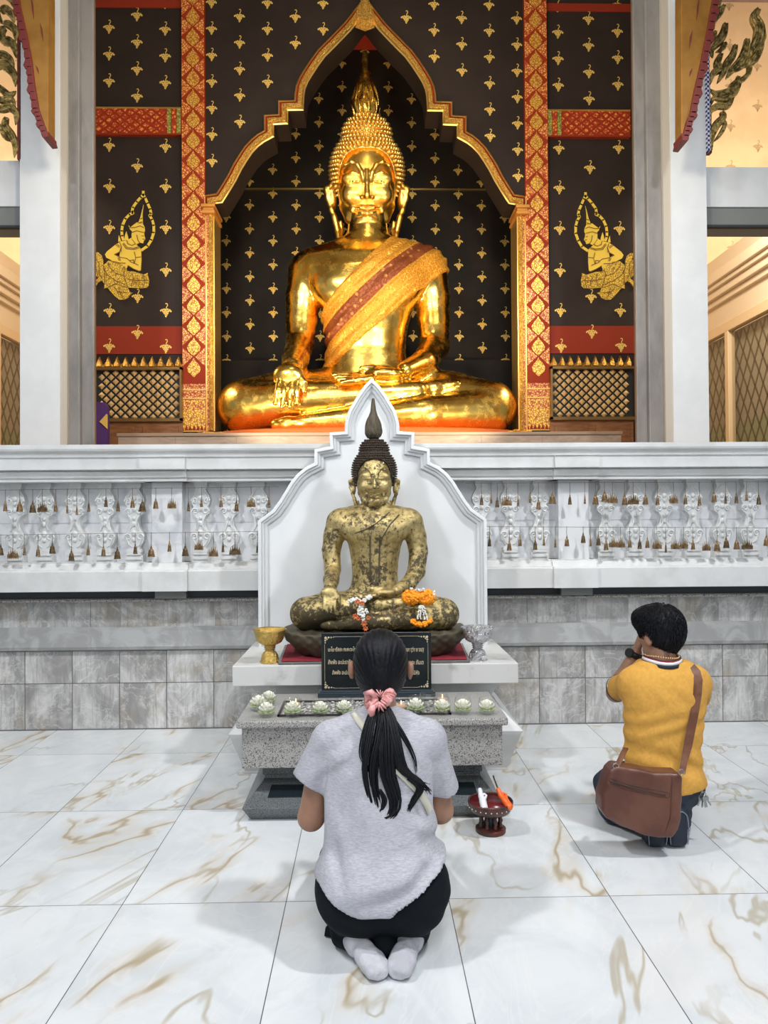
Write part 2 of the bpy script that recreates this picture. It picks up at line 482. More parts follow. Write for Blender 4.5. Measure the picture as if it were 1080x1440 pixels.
s_ = t.sep(co); f = t.math('GREATER_THAN', t.math('SINE', t.math('MULTIPLY', t.math('ADD', s_[2], s_[0]), 170)), t.math('SINE', t.math('MULTIPLY', t.math('SUBTRACT', s_[2], s_[0]), 170)))
t.l(t.mix(f, (.75,.78,.85), (.05,.04,.20)), b.inputs['Base Color']); b.inputs['Roughness'].default_value = .2

# big gilded statue
GOLD, nt, b = newmat('bright_gold_leaf'); t = NT(nt); co = t.co()
sq = t.vor(co, 7, 'F1', 'Color', .9); n1 = t.noise(co, 3, 4, .6)
b.inputs['Metallic'].default_value = 1
t.l(t.mix(t.ramp(n1, .35, .7), (1.0,.69,.17), (1.0,.58,.09)), b.inputs['Base Color'])
t.l(t.math('ADD', .20, t.math('MULTIPLY', t.ramp(t.noise(co, 9, 5, .7), .4, .75), .17)), b.inputs['Roughness'])
t.l(t.bump(t.noise(co, 9, 5, .65), .12, .02), b.inputs['Normal'])
CURL = M('gold_curls', (1.0,.66,.18), .35, .95)
# old small statue: gold leaf patches on dark bronze
def leafmat(name, thr, dark=(.085,.065,.032)):
    m_, nt, b = newmat(name); t = NT(nt); co = t.co()
    n = t.noise(co, 34, 9, .74); n2 = t.noise(co, 4, 3, .5)
    low = t.math('SUBTRACT', 1, t.ramp(t.sep(co)[2], .12, .25))
    f = t.ramp(t.math('SUBTRACT', t.math('ADD', n, t.math('MULTIPLY', n2, .45)), t.math('MULTIPLY', low, .115)), thr, thr+.10)
    t.l(t.mix(f, dark, t.mix(t.ramp(t.noise(co, 30, 4, .6), .3, .7), (.40,.31,.13), (.68,.54,.25))), b.inputs['Base Color'])
    t.l(t.math('MULTIPLY_ADD', f, .55, .35), b.inputs['Metallic'])
    t.l(t.math('MULTIPLY_ADD', f, -.22, .62), b.inputs['Roughness'])
    t.l(t.bump(n, .55, .012), b.inputs['Normal']); return m_
LEAF = leafmat('worn_gold_leaf', .63); LEAFD = leafmat('mostly_worn_gold', .86, (.10,.085,.055)); LEAFH = leafmat('dark_bronze_hair', .95, (.055,.038,.026))
# embroidered robe
ROBE, nt, b = newmat('orange_brocade'); t = NT(nt); co = t.co(); s_ = t.sep(co)
d = t.math('ADD', t.math('MULTIPLY', s_[0], -.667), t.math('MULTIPLY', s_[2], .745))   # across the sash
net = t.ramp(t.vor(co, 26, 'DISTANCE_TO_EDGE'), .03, .09)
c1 = t.mix(net, (.98,.56,.08), (.72,.28,.02))
band = t.math('MULTIPLY', t.math('GREATER_THAN', d, 1.05), t.math('LESS_THAN', d, 1.20))
rose = t.ramp(t.vor(co, 14, 'F1'), .18, .30)
c2 = t.mix(rose, (.62,.28,.08), (.28,.07,.02))
t.l(t.mix(band, c1, c2), b.inputs['Base Color'])
b.inputs['Roughness'].default_value = .45; b.inputs['Metallic'].default_value = .35
t.l(t.bump(net, .7, .02), b.inputs['Normal'])
# filigree gold (painted fine lines)
def filigree(name, gold, ground, sc, w=.05, metal=.6):
    m_, nt, b = newmat(name); t = NT(nt); co = t.co()
    e = t.vor(t.vadd(co, t.scale(t.noise(co, sc*.6, 2, .5, 0, 1), .02, .02, .02)), sc, 'DISTANCE_TO_EDGE')
    f = t.ramp(e, w*.6, w*1.3)
    t.l(t.mix(f, ground, gold), b.inputs['Base Color']); b.inputs['Roughness'].default_value = .38
    t.l(t.math('MULTIPLY', f, metal), b.inputs['Metallic']); return m_
FILG = filigree('gold_filigree', (1.0,.62,.10), (.45,.12,.02), 38, .10)
FILO = filigree('orange_filigree', (.98,.50,.12), (.42,.05,.012), 45, .14, .3)
FILF = filigree('gilded_skirt_paint', (.95,.64,.09), (.30,.15,.02), 48, .09, .35)
GFIG = M('gilded_skin_paint', (.96,.66,.09), .5, .35)
FILRED = filigree('red_brocade', (.85,.30,.06), (.38,.03,.01), 30, .16, .2)
FILGR = filigree('green_brocade', (.45,.42,.08), (.14,.14,.03), 40, .12, .2)
REDORN = M('ornamental_red', (.30,.030,.006), .6, spec=.2)
# grey granite
def granite(name, a, b_, c_, sc=260, rough=.28):
    m_, nt, b = newmat(name); t = NT(nt); co = t.co()
    v = t.noise(co, sc*.45, 2, .7); w = t.noise(co, sc*.9, 2, .6)
    t.l(t.mix(t.ramp(v, .38, .52), a, t.mix(t.ramp(w, .45, .6), b_, c_)), b.inputs['Base Color'])
    b.inputs['Roughness'].default_value = rough; return m_
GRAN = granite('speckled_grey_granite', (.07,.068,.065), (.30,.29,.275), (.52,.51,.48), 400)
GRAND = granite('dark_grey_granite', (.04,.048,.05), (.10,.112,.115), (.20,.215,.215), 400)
GRANL = granite('ledge_granite', (.10,.09,.08), (.28,.27,.25), (.45,.44,.41), 200)
# weathered white marble wall tiles
def vein_(t, cc, sc, w):
    n = t.noise(cc, sc, 5, .6, 1.2); return t.math('SUBTRACT', 1, t.ramp(t.math('ABSOLUTE', t.math('SUBTRACT', n, .5)), 0, w))
def wallmarble(name, base=(.70,.69,.67), dark=(.29,.285,.275), tan=(.36,.29,.20)):
    m_, nt, b = newmat(name); t = NT(nt); co = t.co(); s_ = t.sep(co)
    idx = t.comb(t.math('FLOOR', t.math('DIVIDE', t.math('ADD', s_[0], 10.276), .318)), 0, t.math('FLOOR', t.math('DIVIDE', s_[2], .3145)))
    wn = t.n('ShaderNodeTexWhiteNoise'); t.l(idx, wn.inputs[0])
    c2 = t.vadd(co, t.scale(wn.outputs['Color'], 9, 9, 9))
    n = t.noise(t.scale(c2, 1, 1, .55), 4.5, 8, .68, .8)
    n2 = t.noise(c2, 3.0, 5, .6)
    c = t.mix(t.ramp(n, .36, .66), dark, base)
    ad = t.math('MULTIPLY', t.ramp(n2, .52, .66), .6)
    c = t.mix(ad, c, tan)
    c = t.mix(t.math('MULTIPLY', wn.outputs['Value'], .35), c, dark)
    streak = t.noise(t.scale(co, 14, 14, .9), 3, 4, .7)
    c = t.mix(t.math('MULTIPLY', t.ramp(streak, .45, .7), .5), c, (.21,.205,.19)); c = t.mix(t.math('MULTIPLY', vein_(t, c2, 5, .025), .35), c, (.75,.75,.75))
    t.l(c, b.inputs['Base Color']); b.inputs['Roughness'].default_value = .32; return m_
WMARB = wallmarble('weathered_marble')
WMARB2 = M('white_veined_marble', (.70,.71,.72), .4, col2=(.52,.54,.57), nscale=4, lo=.5, hi=.72, detail=6, dist=1.5)
GREYM = M('grey_marble_moulding', (.36,.365,.36), .35, col2=(.27,.272,.268), nscale=6, detail=8, dist=1)
# courtyard floor
FLOOR, nt, b = newmat('veined_marble_tiles'); t = NT(nt); co = t.co(); s_ = t.sep(co)
u = t.math('DIVIDE', t.math('ADD', s_[0], .309+60), .6); v = t.math('DIVIDE', t.math('ADD', s_[1], 90-.078), .9)
idx = t.comb(t.math('FLOOR', u), t.math('FLOOR', v), 0)
wn = t.n('ShaderNodeTexWhiteNoise'); t.l(idx, wn.inputs[0])
c2 = t.vadd(co, t.scale(wn.outputs['Color'], 7, 7, 0))
def vein(cc, sc, w, det=4, dist=.6):
    n = t.noise(cc, sc, det, .55, dist)
    return t.math('SUBTRACT', 1, t.ramp(t.math('ABSOLUTE', t.math('SUBTRACT', n, .5)), 0, w))
rot = t.n('ShaderNodeVectorRotate', rotation_type='Z_AXIS'); t.l(c2, rot.inputs['Vector']); rot.inputs['Angle'].default_value = .42
cs = t.scale(rot.outputs[0], 1, .38, 1)
v1 = vein(cs, 1.0, .011, 5, .35); v2 = vein(t.vadd(cs, (5, 3, 1)), 1.1, .010, 5, .6); v3 = vein(t.vadd(cs, (1, 8, 4)), 3.0, .02, 4, 2)
msk = t.ramp(t.noise(c2, 1.6, 2), .42, .58)
cl = t.noise(t.vadd(c2, (3, 1, 2)), 2.2, 6, .6, 1.5)
col = t.mix(t.ramp(cl, .35, .7), (.74,.765,.775), (.63,.67,.69))
halo = vein(cs, 1.0, .040, 5, .35)
col = t.mix(t.math('MULTIPLY', t.math('MULTIPLY', halo, msk), .42), col, (.62,.50,.34))
col = t.mix(t.math('MULTIPLY', v3, .30), col, (.80,.81,.80))
col = t.mix(t.math('MULTIPLY', t.math('MULTIPLY', v1, msk), .75), col, (.38,.29,.155))
col = t.mix(t.math('MULTIPLY', t.math('MULTIPLY', v2, t.math('SUBTRACT', 1.1, msk)), .65), col, (.42,.36,.24))
fu = t.math('FRACT', u); fv = t.math('FRACT', v)
du = t.math('MULTIPLY', t.math('MINIMUM', fu, t.math('SUBTRACT', 1, fu)), .6); dv = t.math('MULTIPLY', t.math('MINIMUM', fv, t.math('SUBTRACT', 1, fv)), .9)
g = t.math('LESS_THAN', t.math('MINIMUM', du, dv), .0016)
col = t.mix(g, col, (.10,.10,.10))
t.l(col, b.inputs['Base Color']); t.l(t.math('MULTIPLY_ADD', g, .5, .13), b.inputs['Roughness'])
# shirts
def knit(name, a, b_, sc=(1,1,6), big=None):
    m_, nt, b = newmat(name); t = NT(nt); co = t.co()
    f = t.ramp(t.noise(t.scale(co, *sc), 60, 3, .7), .35, .65)
    c = t.mix(f, a, b_); t.l(c, b.inputs['Base Color']); b.inputs['Roughness'].default_value = .9
    w = t.noise(t.scale(co, 1.2, 1, .7), 9, 3, .5, .8)
    t.l(t.bump(w, .45, .03), b.inputs['Normal']); return m_
GREYT = knit('heather_grey_cotton', (.50,.50,.545), (.37,.37,.41), (1,1,7))
YELT = knit('mustard_pique', (.68,.36,.065), (.62,.32,.055), (1,1,1))
# glass
EYE = M('black_inlay', (.01,.008,.006), .3)
GLASS, nt, b = newmat('clear_glass'); t = NT(nt)
tr_ = t.n('ShaderNodeBsdfTransparent'); tr_.inputs[0].default_value = (.985,.99,.985,1); gl_ = t.n('ShaderNodeBsdfGlossy'); gl_.inputs['Roughness'].default_value = .04
fr_ = t.n('ShaderNodeFresnel'); fr_.inputs[0].default_value = 1.5; fx_ = t.n('ShaderNodeMath', operation='ADD'); fx_.inputs[1].default_value = .035; ms_ = t.n('ShaderNodeMixShader')
gm_ = t.n('ShaderNodeNewGeometry'); t.l(t.math('MINIMUM', t.math('MULTIPLY', fr_.outputs[0], t.math('SUBTRACT', 1, gm_.outputs['Backfacing'])), .6), fx_.inputs[0]); t.l(fx_.outputs[0], ms_.inputs[0]); t.l(tr_.outputs[0], ms_.inputs[1]); t.l(gl_.outputs[0], ms_.inputs[2]); t.l(ms_.outputs[0], nt.nodes['Material Output'].inputs[0])
PANE, nt, b = newmat('window_glass'); t = NT(nt)
tr_ = t.n('ShaderNodeBsdfTransparent'); tr_.inputs[0].default_value = (.92,.91,.88,1); gl_ = t.n('ShaderNodeBsdfGlossy'); gl_.inputs['Roughness'].default_value = .05
fr_ = t.n('ShaderNodeFresnel'); fr_.inputs[0].default_value = 1.45; ms_ = t.n('ShaderNodeMixShader'); gm_ = t.n('ShaderNodeNewGeometry')
t.l(t.math('MULTIPLY', fr_.outputs[0], t.math('SUBTRACT', 1, gm_.outputs['Backfacing'])), ms_.inputs[0]); t.l(tr_.outputs[0], ms_.inputs[1]); t.l(gl_.outputs[0], ms_.inputs[2]); t.l(ms_.outputs[0], nt.nodes['Material Output'].inputs[0])
AMBER, nt, b = newmat('lit_candle'); b.inputs['Base Color'].default_value = (.9,.6,.35,1); b.inputs['Emission Color'].default_value = (1,.55,.2,1); b.inputs['Emission Strength'].default_value = 1.6
CURT, nt, b = newmat('lattice_curtain'); t = NT(nt); co = t.co(); s_ = t.sep(co)
a1 = t.math('ADD', s_[1], t.math('MULTIPLY', s_[2], .55)); a2 = t.math('SUBTRACT', s_[1], t.math('MULTIPLY', s_[2], .55))
k1 = t.math('PINGPONG', t.math('ADD', a1, 50), .16); k2 = t.math('PINGPONG', t.math('ADD', a2, 50), .16)
f = t.math('SUBTRACT', 1, t.ramp(t.math('MINIMUM', k1, k2), .02, .06))
base = t.mix(t.ramp(s_[2], 2.75, 2.95), (.30,.38,.20), (.58,.53,.42))
t.l(t.mix(f, base, (.055,.05,.035)), b.inputs['Base Color']); b.inputs['Roughness'].default_value = .5
# ------------------------------------------------------------------ courtyard and retaining wall
def st(name, mb, mats, **k):
    o = obj(name, mb, mats, **k); o['kind'] = 'structure'; return o
tag(st('floor', MB().box(-6, 6, -2.0, 5.6, -.06, 0), FLOOR), 'white marble courtyard floor tiles with tan veins', 'floor')

# retaining wall behind the courtyard
def zx(px, py, Y): p = P(px, py, Y); return p[0], p[2]
mb = MB()
mb.box(-6, 6, 5.12, 5.9, 0, .535)          # lower tiles
mb.box(-6, 6, 5.16, 5.9, .685, .866, 0)   # upper tiles
for k in range(0):
    pass
tag(st('wall_courtyard', mb, WMARB), 'weathered grey and white marble wall below the balustrade', 'wall')
mb = MB()
for i in range(-19, 20):
    x = -.10+.318*i
    if abs(x) < 5.9: mb.box(x-.0022, x+.0022, 5.1185, 5.13, 0, .535)
for x in [-4.9+1.0*i for i in range(11)]: mb.box(x-.0015, x+.0015, 5.1585, 5.17, .685, .866)
mb.box(-6, 6, 5.1185, 5.13, .3125, .3165)
mb.box(-6, 6, 5.1185, 5.13, .531, .5385)
mb.box(-6, 6, 5.114, 5.13, .0, .006)
tag(st('trim_1', mb, M('dark_grout', (.13,.13,.13), .8)), 'dark grout lines of the marble wall', 'trim')
# sloped moulding (profile in YZ extruded along X)
def xprof(prof, x0, x1, mi=0, mb=None):
    mb = mb or MB(); n = len(prof)
    vs = [(x0, y, z) for y, z in prof]+[(x1, y, z) for y, z in prof]
    fs = [(i, i+n, (i+1) % n+n, (i+1) % n) for i in range(n)]
    tri = tessellate_polygon([[Vector((y, z, 0)) for y, z in prof]])
    for t_ in tri: fs.append(tuple(t_)); fs.append(tuple(i+n for i in t_[::-1]))
    return mb.add(vs, fs, mi)
tag(st('trim_2', xprof([(5.105,.538),(5.09,.545),(5.085,.565),(5.125,.665),(5.15,.69),(5.3,.69),(5.3,.538)], -6, 6), GREYM), 'sloped grey marble moulding along the wall', 'trim')
tag(st('trim_3', xprof([(5.10,.864),(5.085,.869),(5.085,.880),(5.10,.888),(5.3,.888),(5.3,.864)], -6, 6), GRANL), 'thin speckled granite ledge under the balustrade', 'trim')
mb = MB().box(-6, 6, 5.112, 5.6, .888, .96)  # solid block, the shade of the recess is put into its colour
tag(st('trim_4', mb, DARK), 'near-black strip painted for the shade in the recess under the balustrade', 'trim')
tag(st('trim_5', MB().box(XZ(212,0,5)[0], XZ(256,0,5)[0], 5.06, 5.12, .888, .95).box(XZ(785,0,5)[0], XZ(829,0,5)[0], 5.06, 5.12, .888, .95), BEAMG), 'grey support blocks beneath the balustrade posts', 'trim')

# ------------------------------------------------------------------ balustrade
BZ0, BZ1, BZ2, BZ3 = .945, 1.135, 1.672, 1.912
bal = thing('balustrade', (0, 5.1, BZ0), 'long white balustrade with relief balusters below the gilded hall', 'balustrade')
X0, X1 = -5.9, 5.9
postL = (XZ(213,700,5.05)[0], XZ(256,700,5.05)[0]); postR = (XZ(785,700,5.05)[0], XZ(828,700,5.05)[0])
brkL = (XZ(201,800,5)[0], XZ(264,800,5)[0]); brkR = (XZ(778,800,5)[0], XZ(840,800,5)[0])
PL = [(5.0,BZ0),(5.0,1.075),(5.005,1.085),(5.03,1.088),(5.045,1.12),(5.06,1.128),(5.06,BZ1),(5.35,BZ1),(5.35,BZ0)]
mb = xprof(PL, X0, X1)
for a, b_ in (brkL, brkR): xprof([(y-.022, z) for y, z in PL[:-2]]+PL[-2:], a, b_, mb=mb)
obj('plinth', mb, WHITE, bal)
# rail: cavetto, band, top slab
RL = [(5.05,BZ2),(4.998,BZ2),(4.994,BZ2+.004),(4.994,BZ2+.014),(5.002,BZ2+.018),(4.985,BZ2+.030),(4.978,BZ2+.060),(4.972,BZ2+.066),(4.985,BZ2+.074),(4.945,BZ2+.080),(4.945,BZ2+.155),(4.935,BZ2+.160),(4.93,BZ2+.185),(4.91,BZ2+.200),(4.905,BZ2+.212),(4.905,BZ3),(5.4,BZ3),(5.4,BZ2)]
mb = xprof(RL, X0, X1)
for a, b_ in (brkL, brkR): xprof([(y-.02, z) for y, z in RL[:12]]+[(4.935,BZ2+.158)]+[(5.4,BZ2+.158),(5.4,BZ2)], a, b_, mb=mb)
obj('rail', mb, WHITE, bal)
obj('back_panel', MB().box(X0, X1, 5.14, 5.35, BZ1, BZ2), WMARB2, bal)
mb = MB()
for z in (1.40,): mb.box(X0, X1, 5.138, 5.145, z-.0015, z+.0015)
obj('panel_joint', mb, M('pale_joint', (.42,.43,.43), .7), bal)
for a, b_ in (postL, postR):
    q = MB().box(a, b_, 5.05, 5.2, BZ1-.01, BZ2+.003)
    o = obj('post', q, WMARB2, bal, bevel=.004)
# baluster: outline with scroll relief
bo = [(.60,0),(.60,.085),(.50,.09),(.50,.12),(.55,.125),(.55,.15),(.42,.165),(.36,.175),(.42,.20),(.62,.25),(.70,.31),(.66,.36),(.50,.40),(.36,.46),(.30,.52),(.32,.56),(.46,.585),(.60,.61),(.62,.66),(.50,.69),(.52,.705),(.62,.73),(.68,.78),(.60,.84),(.44,.875),(.36,.91),(.42,.945),(.46,.95),(.46,1.0)]
bw, bh = .095, BZ2-BZ1
poly = [(x*bw, BZ1+z*bh) for x, z in bo]+[(-x*bw, BZ1+z*bh) for x, z in bo[::-1]]
def spiral(mb, cx, cz, r, sx, y, turns=1.4, w=.0065):
    pts = []; 
    for i in range(16):
        a = i/15*turns*2*PI; rr = r*(1-.8*i/15)
        pts.append((cx+sx*rr*math.cos(a), y, cz+rr*math.sin(a)))
    mb.tube(pts, [w*(1-.4*i/15) for i in range(16)], 5)
def baluster_mesh():
    mb = MB().prism(poly, 5.080, 5.14); y = 5.077
    B = lambda z: BZ1+z*bh
    for sx in (-1, 1):
        spiral(mb, sx*.036, B(.635), .022, sx, y); spiral(mb, sx*.040, B(.765), .022, sx, y); spiral(mb, sx*.042, B(.315), .024, sx, y)
        mb.tube([(sx*.004,y,B(.925)),(sx*.028,y,B(.87)),(sx*.050,y,B(.80)),(sx*.046,y,B(.755))], [.005,.007,.007,.005], 5)
        mb.tube([(sx*.028,y,B(.40)),(sx*.014,y,B(.46)),(sx*.022,y,B(.54)),(sx*.040,y,B(.595))], [.006,.007,.007,.006], 5)
        mb.tube([(sx*.052,y,B(.30)),(sx*.036,y,B(.22)),(sx*.014,y,B(.19))], [.006,.007,.004], 5)
    for z, r in ((.80,.016),(.74,.013),(.66,.014),(.55,.012),(.48,.016),(.36,.018),(.28,.014)): mb.ball((0,y,B(z)), (r,.010,r*1.15), 8, 5)
    for z, hw in ((.045,.052),(.105,.046),(.137,.050)): mb.box(-hw, hw, 5.070, 5.085, B(z)-.008, B(z)+.008)
    return mb
b0 = None
bxs = [23,64,107,149,190,283,323,364] + [677,717,758,851,892,933,973,1014,1053,1094]
for px in bxs:
    x = XZ(px, 740, 5.1)[0]
    if b0 is None:
        b0 = obj('baluster', baluster_mesh(), WHITE, bal, angle=40); b0.location = (x, 0, 0)
    else:
        c = b0.copy(); C.objects.link(c); c.parent = bal; c.location = (x, 0, 0)

# ------------------------------------------------------------------ strings of brass bells
def bell_thing(kind):
    """kind: n narrow, m medium, w wide cluster"""
    t_ = thing('brass_bell', (0, 0, 0), 'x', 'bell')
    return t_
def tiered(mb, cx, w, h, z0, y=0, n=4, mi=0):
    """small tiered brass bell: flared skirt with ridges, neck and loop"""
    prof = [(w*.42, z0), (w*.5, z0+.02*h)]
    for i in range(n):
        zz = z0+h*(.02+.56*(i+.5)/n); r = w*(.5-.17*(i+1)/n)
        prof += [(r*1.06, zz), (r*.94, zz+.03*h)]
    prof += [(w*.14, z0+.70*h), (w*.16, z0+.78*h), (w*.09, z0+.82*h), (w*.05, z0+h)]
    mb.lathe((cx, y, 0), prof, 8, mi)
bells = [ # side, row, px, bottom py, width px
 *[('left','upper',*q) for q in [(7.4,719,5),(27.8,719.5,8),(46,721,8),(59.6,720,11),(78.3,719.5,4.5),(94.6,722,3),(108,724.5,3),(124.8,719.5,3.5),(149,713,4.5),(166,719,4.5),(186.3,714,5.5),(200.2,719.5,9),(219,715.5,6.5),(241.5,715,10),(265,719,3.5),(283.3,713,3.5),(310.7,713,4.5),(332.4,719,5.5),(353,713,10),(378.5,714,3.5)]],
 *[('left','lower',*q) for q in [(1,781,7),(18,785.5,12.5),(34.3,781,3.5),(53.5,782.5,5.5),(73.7,778.5,7.5),(100.5,788.5,7),(124,781,4.5),(145.4,782,5.5),(165,786,8),(190.2,779,5),(212.6,783.3,9),(238.3,775.7,5),(260.4,782,8),(279.5,773.5,10),(300,782.6,11),(313.5,776.6,3.5),(330.2,780,13),(362,777.6,3.5)]],
 *[('right','upper',*q) for q in [(677,710.5,4.5),(690.5,707.6,2.5),(699,713.5,5),(712.3,711,12),(728.2,712.5,3),(745.5,707,3),(757,716.4,6),(776.5,708.6,9),(801.2,709.6,4.5),(822.2,708.6,2.5),(837.1,709.2,8),(850,705.7,8),(861.2,707.6,12),(878.3,710.5,7.5),(890.5,709.3,13),(907.5,709.5,6.5),(924.4,710.5,5),(947,707.8,10),(963.5,709.3,5),(983.2,711.3,4.5),(1003.8,706.4,6.5),(1020.1,708.5,3.5),(1035,707.8,4.5),(1049.6,704.4,3.5),(1066.5,709.5,5.5)]],
 *[('right','lower',*q) for q in [(688.2,768.5,4.5),(716,774.3,6),(731,768,4.5),(752.4,773.2,5.5),(764.6,767.3,3),(780.6,769.8,2),(797,768.3,6),(820,763.6,6),(830.2,768.3,2.5),(841.2,767,5.5),(852,773.7,6),(862,769.8,10),(872.6,770,10),(885.5,770,5),(899.3,772,5.5),(910.1,770.6,5.5),(923.8,772,11),(936,777,2),(949.2,772.4,10),(961.6,771.6,9.5),(974.3,773,5),(993,774.5,10),(1008,775,8),(1021,770.6,7.5),(1035.4,772.6,7.5),(1050.5,772.6,13),(1077.4,767.6,7)]],
]
YS = 4.985   # the wires hang in front of the balusters
rowz = {('left','upper'): (689.6,684.5), ('left','lower'): (752.8,747), ('right','upper'): (679.5,677.5), ('right','lower'): (740.5,742.5)}
ends = {'left': (-30, 392), 'right': (655, 1110)}
ordw = ['first','second','third','fourth','fifth','sixth','seventh','eighth','ninth','tenth','eleventh','twelfth','thirteenth','fourteenth','fifteenth','sixteenth','seventeenth','eighteenth','nineteenth','twentieth','twenty-first','twenty-second','twenty-third','twenty-fourth','twenty-fifth','twenty-sixth','twenty-seventh']
rng = random.Random(3)
cnt = {}
def wire_py(side, row, px):
    a, b_ = rowz[(side, row)]; x0, x1 = ends[side]; return a+(b_-a)*(px-x0)/(x1-x0)
for (side, row), (a, b_) in rowz.items():
    x0, x1 = ends[side]
    pts = [P(px, wire_py(side, row, px), YS) for px in np.linspace(x0, x1, 12)]
    # wires are tied back to the posts
    tag(obj('bell_wire', MB().tube([tuple(p) for p in pts], .0013, 4), STRING, loc=tuple(pts[0])), f'{row} thin dark wire of bells across the {side} half of the balustrade', 'wire', 'wires the brass bells hang from')
for side, row, px, pb, w in bells:
    k = cnt.get((side, row), 0); cnt[(side, row)] = k+1
    top = P(px, wire_py(side, row, px), YS); bot = P(px, pb, YS); s = YS/FPX
    h = 17*s; W_ = max(w*1.2, 3.4)*s
    L = top[2]-bot[2]
    if h > L*.75: h = L*.75
    t_ = thing('brass_bell', tuple(top), 'x', 'bell')
    if w >= 9.5:
        style = 'broad cluster of small brass bells'
        mb = MB(); n = 5
        for i in range(n):
            u_ = (i-(n-1)/2)/((n-1)/2); hh = h*(1-.38*abs(u_))
            tiered(mb, top[0]+u_*W_*.38, W_*.30, hh, bot[2], top[1], 3)
        mb.box(top[0]-W_*.46, top[0]+W_*.46, top[1]-.010, top[1]+.010, bot[2]+.012, bot[2]+.026)
        name = 'bell_tier'
    elif w >= 6.4:
        style = 'wide tiered brass bell'
        mb = MB(); tiered(mb, top[0], W_, h, bot[2], top[1], 4); tiered(mb, top[0]-W_*.28, W_*.34, h*.62, bot[2], top[1]-.004, 3); tiered(mb, top[0]+W_*.28, W_*.34, h*.62, bot[2], top[1]-.004, 3); name = 'bell_body'
    elif w >= 4.2:
        style = 'small flared brass bell'; mb = MB(); tiered(mb, top[0], W_, h, bot[2], top[1], 4); name = 'bell_body'
    else:
        style = 'slim turned brass bell'; mb = MB(); tiered(mb, top[0], W_, h*1.05, bot[2], top[1], 3); name = 'bell_body'
    obj(name, mb, rng.choice([BRASS, BRASS, BRASSD]), t_, smooth=False)
    obj('cord', MB().tube([(top[0], top[1], top[2]+.004), (top[0]+rng.uniform(-.002,.002), top[1], (top[2]+bot[2])/2+.02), (top[0], top[1], bot[2]+h*.97)], .0016, 4), STRING, t_)
    edge = 'counted from the left end of that wire'
    t_['label'] = f'{style}, {ordw[k]} from the shrine on the {row} right wire' if side == 'right' else f'{style}, {ordw[k]} from the photo edge on the {row} left wire'
    t_['group'] = f'brass bells on the {row} {side} wire'

# ------------------------------------------------------------------ hall: arch wall, niche, ceilings
YW = 7.65
KX = 515.5
def sprig(mb, x, z, s, y, mi):
    s *= 1.15; r = s*.088
    pos = [(-.40,.10),(-.2,.16),(0,.12),(.2,.16),(.42,.08),(-.30,-.08),(-.1,-.06),(.1,-.08),(.30,-.06),(-.18,-.26),(.02,-.26),(.2,-.28),(-.04,-.44),(.08,-.46),(0,-.62),(-.55,.02),(.55,-.06)]
    for a, c in pos:
        n = 5; mb.add([(x+s*a*.8+r*math.cos(2*PI*i/n+a*9), y, z+s*c*.8+r*1.15*math.sin(2*PI*i/n+a*9)) for i in range(n)], [tuple(range(n))], mi)
    pts = [(.02,.15),(.06,.34),(.16,.5),(.10,.66),(-.04,.62)]
    w = s*.035
    for i in range(4):
        (a, c), (a2, c2) = pts[i], pts[i+1]; dx, dz = a2-a, c2-c; L = math.hypot(dx, dz); nx, nz = -dz/L*w, dx/L*w
        mb.add([(x+s*a+nx, y, z+s*c+nz), (x+s*a-nx, y, z+s*c-nz), (x+s*a2-nx, y, z+s*c2-nz), (x+s*a2+nx, y, z+s*c2+nz)], [(0,1,2,3)], mi)
LARCH = [(289,620),(289,275.5),(306,273),(313,262),(322,247),(330,231),(338,218),(346,206),(355.5,196),(364,189),(373,184),(373,162),(393,161),(393,141.5),(415.5,141),(416,132),(418,120),(423,108),(429,98),(438,84),(449,69),(462,56),(475.5,42),(485,32),(493,22),(502,10),(510,0),(515.5,-8)]
arch = LARCH+[(2*KX-x, y) for x, y in LARCH[-2::-1]]
def S(pts, Y, dx=0): return [XZ(x+dx, y, Y) for x, y in pts]
# keep it upright and symmetric: build in wall units about the niche axis
xc = XZ(KX, 400, YW)[0]
def wallpt(px, py, Y=YW): return ((px-KX)*Y/FPX+xc*Y/YW, 1.4+(733-py)*Y/FPX)
A = [wallpt(x, y) for x, y in arch]
ZT = 7.75; ZB = 1.3
# opening is a little inside the frame centre line: wall polygon (a portal with the ogee opening)
def inset(path, o):
    out = []
    n = len(path)
    for i in range(n):
        def nrm(a, b):
            dx, dz = b[0]-a[0], b[1]-a[1]; L = math.hypot(dx, dz) or 1; return (dz/L, -dx/L)
        n0 = nrm(path[i-1], path[i]) if i > 0 else nrm(path[0], path[1])
        n1 = nrm(path[i], path[i+1]) if i < n-1 else n0
        mx, mz = n0[0]+n1[0], n0[1]+n1[1]; L2 = max(mx*mx+mz*mz, .5)
        out.append((path[i][0]+2*mx/L2*o, path[i][1]+2*mz/L2*o))
    return out
Ain = inset(A, .085)
Ain[0] = (Ain[0][0], ZB); Ain[-1] = (Ain[-1][0], ZB)
xl, xr = wallpt(256,0)[0], wallpt(775,0)[0]
portal = [(xl, ZB)]+Ain+[(xr, ZB), (xr, ZT), (xl, ZT)]
mb = MB().prism(portal, YW, YW+.30)
def inpoly(x, z, poly):
    c = False; n = len(poly)
    for i in range(n):
        (x1, z1), (x2, z2) = poly[i], poly[i-1]
        if (z1 > z) != (z2 > z) and x < (x2-x1)*(z-z1)/(z2-z1)+x1: c = not c
    return c
Aout = [wallpt(x, y) for x, y in arch]
Aout2 = inset(Aout, -.12)
for c_ in range(12):
    px = 299+39.3*c_
    for r_ in range(-2, 8):
        py = 36.5+37.6*r_+(0 if c_ % 2 == 0 else -18)
        x, z = wallpt(px, py)
        if inpoly(x, z, [(Aout2[0][0], 0)]+Aout2[1:-1]+[(Aout2[-1][0], 0)]): continue
        sprig(mb, x, z, .095, YW-.002, 1)
